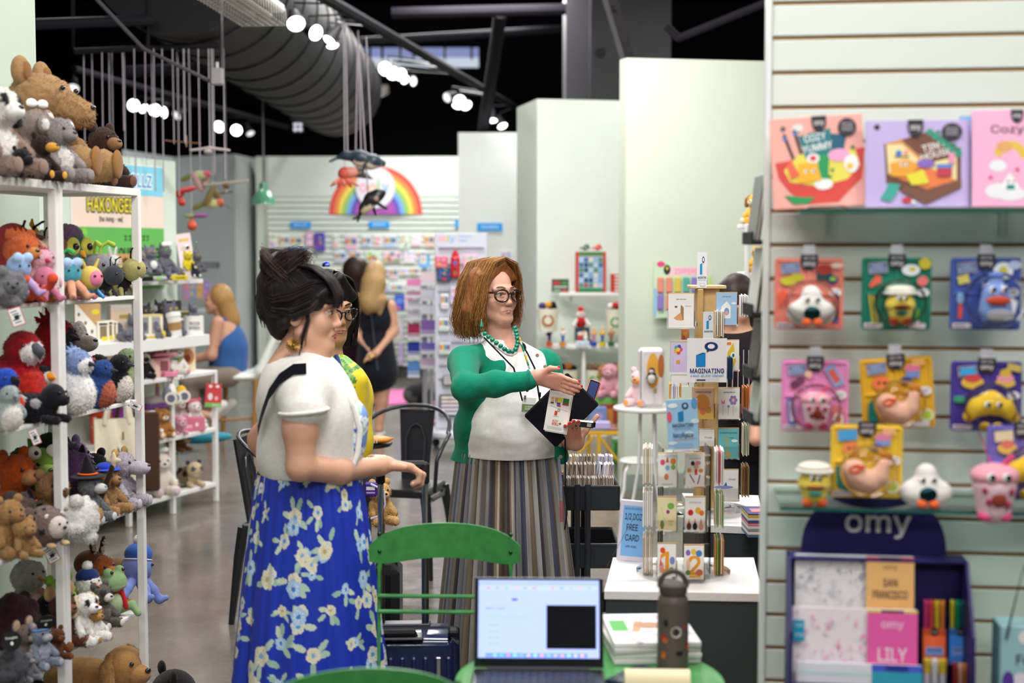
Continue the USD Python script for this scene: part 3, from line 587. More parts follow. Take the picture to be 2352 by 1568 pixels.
def plush(name,label,cat,pos,yaw,H,parts,res=30,group=None,tilt=0,roll=0,X=None):
 X=TR(*pos)@RZ(yaw)@RX(tilt)@RY(roll)if X is None else X
 t=Th(name,label,cat,X,group)
 for pn,pr,m in parts:
  ext=max(np.max([_bb(p)[1]for p in pr],0)-np.min([_bb(p)[0]for p in pr],0))
  if len(pr)==1 and pr[0][0]=='E' and pr[0][4]is None:mb=MB().ell(pr[0][1]*H,pr[0][2]*H,pr[0][3],1 if ext<.09 else 2);t.part(pn,mb,m,True);continue
  d=organic(pr,min(1/res,max(ext/14,1/60)),.045 if ext>.4 else.02)
  if m=='fur' and ext>.3:d=(d[0]+(meshkit.fbm(d[0]*26,2,len(pr))[:,None]-.5)*.03*np.sign(d[0]-d[0].mean(0)),d[1],d[2])
  t.part(pn,(d[0]*H,d[1],d[2]),m,True)
  if m=='fur' and group!='bare' and ext>.3 and H>.1:pile(t,pn,(d[0]*H,d[1],d[2]),H)
 return t
 # the white toy shelf
SA,SU=np.array([-1.306,4.1]),np.array([.153,.8])/math.hypot(.153,.8)
SN=np.array([-SU[1],SU[0]])
LV=[1.911,1.568,1.231,.882,.54,.20]
def sp(px,w,lv):
 o=SA+SN*w;q=(px-1176)/F
 s=(q*o[1]-o[0])/(SU[0]-q*SU[1])if abs(SU[0]-q*SU[1])>1e-6 else 0
 p=o+SU*s;return np.array([p[0],p[1],LV[lv]])
S1,S2=0.0,.508
sx=np.eye(4);sx[:3,0]=[SU[0],SU[1],0];sx[:3,1]=[SN[0],SN[1],0];sx[:3,3]=[SA[0],SA[1],0]
PW=.02
for lab,s0,s1 in(('white metal toy shelf unit at the far left, its near end out of the picture',-.62,-.022),('white metal open toy shelf unit holding the bird toys, right of the double post',0.0,.508)):
 t=Th('toy_shelf',lab,'shelf unit',sx)
 for a in(s0,s1):
  for w in(0,.31):t.part('post',MB().box((a,w,LV[0]/2-.002),(PW,PW+(.006 if w==0 else 0),LV[0]-.006),'#e4e2e0',.002),'paint',False)
 t.part('top_rail',MB().box(((s0+s1)/2,.0,LV[0]-.012),(s1-s0+PW,PW,.024),'#e4e2e0',.002),'paint',False)
 t.part('top_rail',MB().box(((s0+s1)/2,.31,LV[0]-.012),(s1-s0+PW,PW,.024),'#e4e2e0',.002),'paint',False)
 for a in(s0,s1):t.part('end_rail',MB().box((a,.155,LV[0]-.012),(PW,.30,.024),'#e4e2e0',.002),'paint',False)
 for z in LV:t.part('shelf_board',MB().box(((s0+s1)/2,.155,z-.0065),(s1-s0-.004,.30,.012),'#efeeec',.002),'paint',False)
def toy(name,label,cat,px,w,lv,H,yaw,parts,dz=0,res=30,tilt=0,roll=0):return plush(name,label,cat,sp(px,w,lv)+[0,0,dz],yaw,H,parts,res,None,tilt,roll)
exec_toys=[('teddy_bear','big golden brown teddy bear sitting on top of the toy shelf','teddy bear',104,.17,0,.375,84,[('body',[E((0,.05,.27),(.25,.22,.27),'#a07d55'),E((0,.0,.7),(.27,.25,.2),'#a07d55'),K((.12,-.15,.12),(.2,-.42,.17),.12,.135,'#a07d55'),K((-.12,-.15,.12),(-.24,-.42,.17),.12,.135,'#a07d55'),K((.2,0,.45),(.27,-.2,.3),.09,.08,'#a07d55'),K((-.2,0,.45),(-.27,-.2,.3),.09,.08,'#a07d55')],'fur'),('muzzle',[K((0,-.19,.62),(0,-.33,.57),.14,.115,'#a07d55')],'fur'),('nose',[E((0,-.435,.62),(.035,.02,.025),BK)],'gloss')]+[x for s in(-1,1)for x in(('foot_pad',[E((s*.22,-.545,.18),(.1,.03,.12),'#8c6233')],'velour'),('eye',[E((s*.13,-.24,.77),.022,BK)],'gloss'),('ear',[E((s*.19,.08,.9),(.125,.06,.125),'#a07d55'),E((s*.19,.03,.9),(.075,.03,.075),'#8a6033')],'fur'))],0,40),('koala_plush','grey plush koala with dark nose in front of the big teddy bear','koala toy',138,.03,0,.205,66,bear('#8d8583','#8d8583','koala',belly='#d5d0cc',inner='#d8d2ce',nose='#1b1a20'),0,34),('koala_plush','brownish grey plush koala half hidden behind the grey koala','koala toy',84,.1,0,.235,62,bear('#8f8079','#8f8079','koala',inner='#d8cfc8',hat='bow'),0,30),('monkey_plush','dark brown plush with a yellow muzzle at the front of the shelf top','plush toy',100,.015,0,.14,70,bear('#2e211c','#d59a3a','round',mlen=.2),0,32),('puppy_plush','white and black plush puppy at the left end of the shelf top','dog toy',-4,.05,0,.27,72,bear('#e0dbd5','#efebe6','flop',earc='#1b191d',nose=BK,patch='#1b191d',arm='#8a7468',foot='#8a7468'),0,30),('panther_plush','small black plush lying below the white and black puppy','plush toy',44,.0,0,.10,66,lying('#18171a','#222025'),0,26),('grizzly_plush','dark brown plush bear with tan muzzle beside the teddy bear foot','bear toy',240,.1,0,.215,62,bear('#3b2720','#8d6847','round',mlen=.13,foot='#6b4a35'),0,34),('ladybug_plush','upright pink plush bug with a red body and black feelers','bug toy',26,.2,1,.25,70,bear('#a63b41','#d49a94','none',m='velour',arm='#a63b41')+bug('#a63b41','#d9a39c',BK)[1:4],0,26),('bee_plush','small cream plush bug with thin black feelers behind the lion','bug toy',78,.24,1,.2,76,bug('#d9cfae','#d6c9a4',BK),.03,24),('cow_plush','white plush cow with yellow horns at the back of the shelf','cow toy',103,.22,1,.23,60,bear('#d8d3c8','#e2ddd2','horn',earc='#d0a03a'),0,26),('ram_plush','cream plush ram with curled brown horns','ram toy',108,.14,1,.20,50,bear('#cdbf9f','#d3c6a8','ram',earc='#5b3a2b'),0,30),('lion_plush','large orange plush lion with a ruffled mane and tan face','lion toy',50,.08,1,.21,60,bear('#c9653a','#c78448','round',hat='spikes',belly='#b9783f',head=1.15),0,32),('caterpillar_plush','pale green plush bug with a curled bright green feeler','bug toy',112,.07,1,.16,58,bug('#4c8b4a','#b9c2a0','#3fae57',wing='#2f7d3b',curl=True),0,28),('crab_plush','pale blue and pink plush crab with raised eyes','crab toy',44,.0,1,.125,50,octo('#8ea6d0',None,'#b99ac6'),.02,28),('flamingo_plush','pink plush flamingo with a tall neck and red beak tip','flamingo toy',96,.03,1,.155,40,bird('#d3a0b0','#e3bcc6','#d8a6b5','#c03c56',crest='#c03c56'),0,26),('lobster_plush','orange red plush lobster with bent claws','lobster toy',72,.0,1,.11,40,lobster('#d8502f'),0,28),('puffball_plush','shaggy grey plush ball at the left end of the second shelf','plush toy',22,-.01,1,.12,30,fluff('#77767a','#6d6c70'),-.01,30),('octopus_plush','rose pink plush octopus on the second shelf by the double post','octopus toy',104,-.0,1,.11,30,octo('#c2738f',None),0,26),('lizard_plush','teal plush lizard crawling beside the double post','lizard toy',116,.01,1,.06,60,lying('#2f7474','#2f7a78',long=.7),0,24),('owl_plush','teal plush owl with purple crown and a yellow eye, behind the double post','owl toy',158,.2,1,.225,60,owl('#55777d','#d8cf58','#8a6a8c'),0,28),('firefly_plush','navy plush bug with a grey head and curled lime feelers','bug toy',196,.13,1,.185,72,bug('#232347','#7f7f84','#a3bf45',wing='#1c2050',curl=True,stripe='#c5cf86'),.0,34),('moth_plush','cream plush moth standing behind the caterpillar with the ribbon','bug toy',208,.2,1,.13,60,fluff('#cdc2b0'),0,24),('bumblebee_plush','olive yellow and black plush bumblebee at the far end of the second shelf','bee toy',280,.06,1,.165,74,bug('#1b191c','#aba269',BK,stripe='#b1a870'),0,30),('ladybug_plush','black plush ladybug with red wings and thin feelers','ladybug toy',240,.05,1,.135,66,bug('#18171b','#3a3d44',BK,wing='#c3331f',spots=BK),0,34),('caterpillar_plush','yellow plush caterpillar with a pink face and blue ribbon','caterpillar toy',196,.0,1,.125,56,caterpillar('#cfb65c','#e07da0','#1f86bf'),0,36),('seahorse_plush','small orange and teal plush tucked against the double post','plush toy',160,.0,1,.13,40,octo('#4f9fb0',None,'#d59a7c'),0,24),('parrot_plush','red plush parrot with a white face and grey hooked beak','parrot toy',36,.1,2,.265,58,bird('#a31521','#b3261f','#9c1420','#55565e',wing='#b33a22',face='#e5dedd',hooked=True),0,34),('cardinal_plush','red plush cardinal with a black mask and ruffled crest','bird toy',108,.16,2,.29,66,bird('#8f1420',None,'#a3151f','#1c1a1e',mask='#1b191c',crest='#b5202a'),0,32),('elephant_plush','pale grey plush elephant peeking out behind the red cardinal','elephant toy',152,.27,2,.27,70,bear('#aaa39f','#aaa39f','koala',mlen=.2),.0,28),('macaw_plush','blue and orange plush macaw at the left edge of the third shelf','parrot toy',-2,.05,2,.17,60,bird('#2440a8','#d8551c','#2a4bb5','#1c1a1e',hooked=True,wing='#d2451f'),0,28),('puffin_plush','black and white plush puffin with a thick orange beak','puffin toy',82,.06,2,.16,62,bird('#17161a','#d9d5cf','#17161a','#df9024',face='#d9d5cf',bt=.09,bl=.14),0,32),('loon_plush','black plush loon covered in white spots, lying across the double post','loon toy',96,-.02,2,.14,78,lying('#1b1c24','#1b1c24','none',long=.62,spot='#b8babd',snout=.1),0,36),('seagull_plush','white and pale grey plush gull at the left edge of the third shelf','gull toy',12,-.02,2,.13,46,bird('#aab0b0','#dad6cf','#9fa8a8','#8a8f90',wing='#8d9aa0'),-.0,28),('teal_bird_plush','teal plush bird lying behind the puffin','bird toy',98,.11,2,.11,60,lying('#3b7f88','#3b7f88','none',long=.7),0,24),('blue_jay_plush','pale blue and white plush jay with a dark beak','bird toy',163,.005,2,.2,66,bird('#dcdcde','#e9e6e4','#7f93bf','#34353c',wing='#5d616d',face='#e5e4e4',crest='#8fa2cc'),0,34),('bluebird_plush','blue plush songbird with a rust orange breast','bird toy',222,.01,2,.155,78,bird('#2d4b83','#b2624a','#2b4a86','#3b3d46',wing='#33548f'),0,36),('swallow_plush','black plush bird with a cream belly beside the rust breasted bird','bird toy',262,.03,2,.16,74,bird('#1a191c','#d6cfc4','#17161a','#3b3b40',wing='#5b5d63'),0,34),('hummingbird_plush','pale green plush hummingbird at the far end of the third shelf','bird toy',280,.1,2,.165,74,bird('#8a9a76','#a9b18f','#8a9a76','#3a3340',wing='#8a9a76',bl=.2,bt=.03),0,28),('toucan_plush','small black and yellow plush bird behind the jay','bird toy',202,.1,2,.145,62,bird('#cbb64c','#d2c05c','#1b191b','#d5a03a',bt=.07,crest='#c22f3a'),0,28),('crow_plush','small black plush bird with a mustard beak behind the songbird','bird toy',214,.16,2,.15,62,bird('#1a191b',None,'#1a191b','#d2a23e'),0,26),('monster_plush','lime green plush dragon with bulging eyes and white teeth','dragon toy',80,.14,3,.265,42,dragon('#6d8a33','#8fa455','#4f9a3c'),0,36),('orangutan_plush','orange plush ape at the left edge of the fourth shelf','ape toy',22,.16,3,.26,66,bear('#c2551f','#b9805a','round',legs=True),0,28),('bush_plush','dark green shaggy plush behind the lime green dragon','plush toy',108,.24,3,.27,60,fluff('#2c3f26'),0,26),('purple_plush','dark purple shaggy plush against the double post','plush toy',132,.16,3,.25,60,fluff('#3d2346'),0,26),('lilac_bear_plush','lilac plush bear hanging back behind the double post','bear toy',153,.2,3,.24,80,bear('#8f78a8','#9d87b3'),.0,26),('sloth_plush','dark brown shaggy plush on the fourth shelf at left','plush toy',20,.07,3,.17,60,fluff('#4b3d38','#5b4a42'),0,28),('cat_plush','small black plush cat with a witch hat beside the capybara','cat toy',57,.08,3,.12,50,bear('#1b1a1f','#242228','point',hat='witch'),0,26),('capybara_plush','tall tan plush capybara with a dark blunt nose, standing behind','capybara toy',108,.05,3,.2,46,bear('#8f6a45','#5b3c2d','round',mlen=.17,nose='#4a3024',head=1.05),0,34),('capybara_plush','tan plush capybara in front at the shelf edge','capybara toy',42,-.03,3,.115,48,bear('#a07c50','#9a744a','round',mlen=.22,nose='#5b3c2d',head=1.2),0,34),('capybara_plush','tan plush capybara cut by the left edge of the picture','capybara toy',8,.02,3,.17,50,bear('#a07a4d','#8f683f','round',mlen=.18,nose='#5b3c2d'),0,28),('hedgehog_plush','speckled brown plush hedgehog with a pale face','hedgehog toy',98,-.02,3,.135,60,hedgehog('#7d6a63','#d8cdc4'),0,36),('bear_plush','black plush bear beside the canvas bag, at the back','bear toy',205,.14,3,.195,50,bear('#131215','#1b1a1e','round'),0,30),('cat_plush','large black plush cat half behind the double post','cat toy',168,.13,3,.215,76,bear('#141317','#1d1c21','point'),0,28),('donkey_plush','grey plush donkey in a black witch hat with orange band','donkey toy',193,.03,3,.165,74,bear('#6f7175','#c9c9cb','none',hat='witch',mlen=.16,nose='#8a8a8e'),0,34),('dog_plush','brown plush dog in a blue wizard hat','dog toy',236,.045,3,.165,66,bear('#a27c52','#a27c52','flop',earc='#5b3a28',hat='bluehat'),0,34),('camel_plush','tall pale lilac plush camel with tan ears and a long snout','camel toy',268,.05,3,.2,80,bear('#aaa2ab','#b8b1ba','round',earc='#bd9458',mlen=.3,nose=BK),0,36),('seal_plush','white fluffy plush at the shelf edge by the double post','plush toy',168,-.025,3,.16,60,fluff('#dbd8d6'),-.03,28),('pompom_plush','small shaggy tan plush ball at the shelf edge','plush toy',207,-.015,3,.07,60,fluff('#a07c4c'),0,26),('star_wand','dark stick topped by a pale star held by the wizard dog','wand',238,.0,3,.15,0,[('stick',[K((-.22,0,0),(.12,0,.9),.06,.06,'#3a2620')],'velour'),('star',[E((.14,0,1.02),(.17,.05,.06),'#d5c8a8'),E((.14,0,1.02),(.06,.05,.19),'#d5c8a8')],'velour')],.03,26),('seal_plush','white plush seal with black dots at the back of the fifth shelf','seal toy',48,.2,4,.25,60,snowman('#cfcdc9'),0,28),('bull_plush','dark maroon plush at the left edge of the fifth shelf','plush toy',14,.14,4,.2,60,fluff('#3a2024'),0,26),('monster_plush','lime green plush monster with a black nose, against the double post','monster toy',121,.1,4,.2,56,bear('#8fb53a','#8fb53a','round',nose=BK),0,30),('pig_plush','dusty pink plush pig behind the black plush','pig toy',62,.13,4,.17,60,bear('#b08a86','#b9928d','round'),0,28),('penguin_plush','black plush penguin on the fifth shelf','penguin toy',82,.1,4,.16,60,bird('#17161a','#17161a','#17161a','#d59a2a'),0,26),('mouse_plush','brown plush mouse with large tan ears, leaning back','mouse toy',36,.04,4,.135,70,bear('#6d5d56','#a78f82','mouse',inner='#b8a088'),.0,32),('moose_plush','rust brown plush moose with tan antlers','moose toy',124,.04,4,.18,60,bear('#5b3420','#7a4a2c','mouse',earc='#b59468'),0,32),('mouse_plush','grey plush mouse wearing a blue headband','mouse toy',72,.0,4,.135,62,bear('#7f8591','#a4a9b5','round',hat='band',belly='#a9a9bb',nose='#d29a96',inner='#c99a98'),0,34),('rat_plush','small grey plush rat with pink ears at the front of the fifth shelf','rat toy',42,-.03,4,.085,62,bear('#6f7077','#83848b','round',inner='#b98a8c',nose='#c58f92'),0,32),('wolf_plush','shaggy dark grey plush at the lower left corner','plush toy',4,-.02,4,.12,60,fluff('#4b4b50'),0,28),('monkey_plush','rust brown plush with long arms at the front of the fifth shelf','monkey toy',112,-.01,4,.1,56,bear('#5a3018','#704022','round'),0,30),('mole_plush','chocolate brown round plush with white stitched scrawl','plush toy',194,.16,4,.2,40,[('body',[E((0,0,.3),(.3,.28,.3),'#4a2d1c'),E((0,0,.78),(.26,.22,.22),'#5a341e')],'velour'),('stitching',chain([(-.15,-.23,.8),(-.08,-.25,.86),(-.02,-.255,.76),(.05,-.25,.84),(.1,-.24,.76),(.16,-.2,.82)],[.012]*6,'#d9cfc0'),'velour')],0,32),('fox_plush','rust orange plush fox with tall black edged ears','fox toy',216,.13,4,.2,62,bear('#9a5426','#a8622f','tall',earc='#2a1a16',inner='#b9a08c',mlen=.2),0,32),('tortoise_plush','brown plush snail with a small antenna behind the frog','plush toy',272,.2,4,.17,60,bug('#6b5138','#8a6a48','#5a3a2a'),0,24),('snowman_plush','white plush snowman wearing a navy bobble hat','snowman toy',188,.07,4,.185,56,snowman()+bear('#fff',hat='beanie')[-2:],0,32),('frog_plush','sage green plush frog with a red tartan scarf','frog toy',241,.05,4,.18,66,frog('#7f9a6c','#a9b58f','#b5232c'),0,36),('badger_plush','grey plush badger with a pale striped face','badger toy',216,.03,4,.15,62,bear('#5f5a55','#d8d0c4','round',patch='#3d3633',eyew=None,belly='#6d6660'),0,34),('puppy_plush','white plush puppy with black eyes against the double post','dog toy',176,.0,4,.165,64,bear('#e6e3df','#efece8','flop',patch='#1d1c20',earc='#d9c2a2'),0,30),('bear_plush','tan plush teddy in a fluffy red and white Santa hat','teddy bear',200,-.02,4,.115,62,bear('#b1854a','#b1854a','none',hat='santa',arm='#e5e2de',belly='#e5e2de'),0,34),('octopus_plush','periwinkle plush octopus in a striped bobble hat leaning off the shelf end','octopus toy',296,.06,4,.19,60,octo('#7686c4','hat'),-.0,38,-6,14),('dog_plush','huge tan plush dog lying on the lowest shelf, seen from behind','dog toy',236,.12,5,.27,70,lying('#a87d4c','#a87d4c','flop',long=.62),0,36),('bear_plush','dark brown plush lying on the lowest shelf beside the double post','plush toy',60,.1,5,.2,60,lying('#4f3520','#6a4a30','round',long=.5),0,26),]
for e in exec_toys:
 toy(*e)
plush('panther_plush','black plush cat with raised tail on the floor behind the toy shelf','cat toy',(at(347,1490,4.75)[0],4.78,0),120,.34,lying('#1d1b1b','#1d1b1b','round',long=.5)+[('tail',chain([(0,.9,.4),(0,1.1,.8),(0,1.2,1.0)],[.06,.055,.05],'#1d1b1b'),'fur')],30)
for lab,px,py,w,lv in(('round black swing tag with pale lettering on the lower grey mouse',27,1472,-.03,4),('round black swing tag tilted beside the grey mouse in the headband',106,1430,-.01,4)):
 p=sp(px,w-.04,lv);Y=p[1];q=at(px,py,Y);t=Th('swing_tag',lab,'tag',TR(*q)@RZ(35)@RX(-12 if px<50 else 25))
 d=MB();d.poly(sg.Point(0,0).buffer(.026),'#17161a',depth=.002);t.part('disc',d,'card',False);t.part('lettering',MB().prints([('t',0,.008,.006,'Douglas','#d8d5d0'),('e',0,-.006,.004,.005,'#e8e5e0')]),'paper',False)
def price(label,px,py,Y,w,h,rot,yaw=20):
 t=Th('price_card',label,'price card',TR(*at(px,py,Y))@RZ(yaw)@RY(rot));t.part('card',MB().box((0,.001,0),(w,.0012,h),'#c92436'),'paper',False)
 t.part('print',MB().prints([('r',0,0,w*.9,h*.92,'#f1efee')]+[('r',(i%3-1)*w*.1,h*(.3-.15*i),w*.5,h*.05,'#3a3a48')for i in range(5)]+[('r',0,-.02*h,w*.35,h*.2,'#2b2b3a')]),'paper',False)
price('white price card with a red edge under the second toy shelf',38,727,3.78,.034,.05,-18)
price('small red edged price card under the third toy shelf',80,1003,3.9,.024,.044,-20)
price('red edged price card under the fourth toy shelf',119,1274,4.0,.034,.045,-25)
price('narrow red edged price card clipped to the far post',311,932,4.55,.042,.02,28)
price('red edged price card seen edge-on under the fluffy toys',184,1227,4.12,.03,.008,30)
# the white shop shelf behind the toys, with its panel and poster
HA,HU=np.array([-2.37,8.71]),np.array([.3695,.9292]);HN=np.array([-.9292,.3695])
def lpx(A,U,px):q=(px-1176)/F;return(q*A[1]-A[0])/(U[0]-q*U[1])
def hp(px,w,z):o=HA+HN*w;s=lpx(o,HU,px);p=o+HU*s;return np.array([p[0],p[1],z])
HX=np.eye(4);HX[:3,0]=[HU[0],HU[1],0];HX[:3,1]=[HN[0],HN[1],0];HX[:3,3]=[HA[0],HA[1],0]
HYAW=math.degrees(math.atan2(HU[1],HU[0]))
def boxed(name,label,cat,X,size,col,prints=(),m='card',r=.002,group=None,side=()):
 """A carton: x wide, y deep, z tall, standing on its base, front towards -y."""
 t=Th(name,label,cat,X,group);w,d,h=size
 t.part('carton',MB().box((0,d/2,h/2),size,col,r),m,False)
 if prints:t.part('print',MB().prints(prints,0,None,w,h)if 0 else MB().prints([scaled(i,w,h)for i in prints],0),'paper',False)
 if side:t.part('side_print',MB().prints([scaled(i,d,h)for i in side],0,TR(-w/2-.0002,d/2,0)@RZ(-90)),'paper',False)
 return t
def scaled(i,w,h):
 k=i[0]
 if k=='r':return('r',i[1]*w,i[2]*h,i[3]*w,i[4]*h,*i[5:])
 if k=='e':return('e',i[1]*w,i[2]*h,i[3]*w,i[4]*(w if len(i)>6 else h),i[5])
 if k=='p':return('p',[(a*w,b*h)for a,b in i[1]],i[2])
 return('t',i[1]*w,i[2]*h,i[3]*h,i[4],i[5],(i[6]*w if len(i)>6 and i[6]else None),*(i[7:]))
f=Th('shop_shelf','white metal shop shelf with two open tiers, standing before the poster panel','shelf unit',HX)
for s in(-.62,0,.462,.958):
 f.part('post',MB().box((s,0,.449),(.032,.032,.897),'#eeedeb',.003),'paint',False)
 if s!=0:f.part('back_post',MB().box((s,.4,.449),(.032,.032,.897),'#eeedeb',.003),'paint',False)
for z in(.897,.507,.133):
 f.part('front_rail',MB().box((.17,0,z-.014),(1.6,.03,.028),'#eeedeb',.003),'paint',False)
 f.part('back_rail',MB().box((.17,.4,z-.014),(1.6,.03,.028),'#eeedeb',.003),'paint',False)
 f.part('shelf_board',MB().box((.17,.2,z-.008),(1.58,.37,.014),'#f4f2f2'),'paint',False)
for s in(-.62,.958):f.part('side_rail',MB().box((s,.2,.883),(.03,.37,.028),'#eeedeb',.003),'paint',False)
t=Th('wall_shelf','thick white floating shelf with an angled front, second from the top','shelf',HX)
q=[lpx(HA-HN*.06,HU,x)for x in(232,480)];t.part('slab',prism([(-1.0,.12),(q[0],-.06),(q[1],-.06),(q[1],.42),(-1.0,.42)],1.08,1.15,'#f3f2f2'),'paint',False)
t.part('bracket',MB().box((.3,.36,1.03),(.02,.08,.1),'#e3e6e0',.004),'paint',False)
t=Th('wall_shelf','uppermost thin white floating shelf in front of the poster','shelf',HX)
q=lpx(HA+HN*.05,HU,470);t.part('slab',MB().box((q/2-.3,.24,1.5),(q+.6,.36,.028),'#f3f2f2',.002),'paint',False);t.part('bracket',MB().box((.5,.36,1.44),(.02,.08,.1),'#e3e6e0',.004),'paint',False)
PA,PU=np.array([-2.33,9.9]),np.array([.375,.927]);PU=PU/np.linalg.norm(PU);PNn=np.array([PU[1],-PU[0]])
s0,s1=lpx(PA+PNn*.01,PU,168),lpx(PA+PNn*.01,PU,378);PX=np.eye(4);PX[:3,0]=[PU[0],PU[1],0];PX[:3,1]=[-PNn[0],-PNn[1],0];PX[:3,3]=[PA[0]+PNn[0]*.012,PA[1]+PNn[1]*.012,0]
t=Th('poster','tall poster in blue, blush and green bands behind the shelves','poster',PX);pw=s1-s0;pc=(s0+s1)/2
t.part('sheet',MB().box((pc,.004,1.86),(pw,.006,.82),'#ffffff'),'paper',False)
def ps(px):return lpx(PA+PNn*.012,PU,px)
def poutline(txt,h,x,z,w,col,o1,g):return[('t',x+a*g,z+b*g,h,txt,o1,w)for a,b in((1,0),(-1,0),(0,1),(0,-1),(.7,.7),(-.7,.7),(.7,-.7),(-.7,-.7))]+[('t',x,z,h,txt,col,w)]
xs=ps(329);it=[('r',pc,2.167,pw,.198,'#8fdcf2'),('r',pc,1.962,pw,.213,'#f5e0d2'),('r',pc,1.653,pw,.405,'#6cbb5f')]
it+=poutline('OLLZ',.078,ps(328),2.165,ps(353)-ps(304),'#169bdc','#ffffff',.011)
it+=poutline('HAKONGEE',.088,ps(258),2.0,ps(312)-ps(206),'#efe04e','#2b2414',.009)
it+=[('t',ps(258),1.905,.03,'[ha: kong - ee]','#4b423c',ps(285)-ps(232)),('t',ps(322),1.7,.085,'koumorichan','#1e3a1c',ps(372)-ps(258))]
for i,x in enumerate((290,300,311,321,331,340)):it+=[('r',ps(x),1.80,.03,.006,'#24431f'),('r',ps(x)+.006,1.79,.006,.034,'#24431f'),('r',ps(x),1.775,.026,.006,'#24431f',20*(i%3-1))]
it+=[('e',ps(195),1.82,.03,.03,'#8ccf5a'),('r',ps(195),1.77,.006,.08,'#3d5a30')]
t.part('print',MB().prints(it,0),'paper',False)
def kitten(c='#71717d',ear=.1,eye='#d9c23a',m='fur',extra=None,muz=None):
 return bear(c,muz or c,'point',mlen=.02,m=m,eyew=eye,inner=c,legs=True)+(extra or[])
BK2='#3a2f2a'
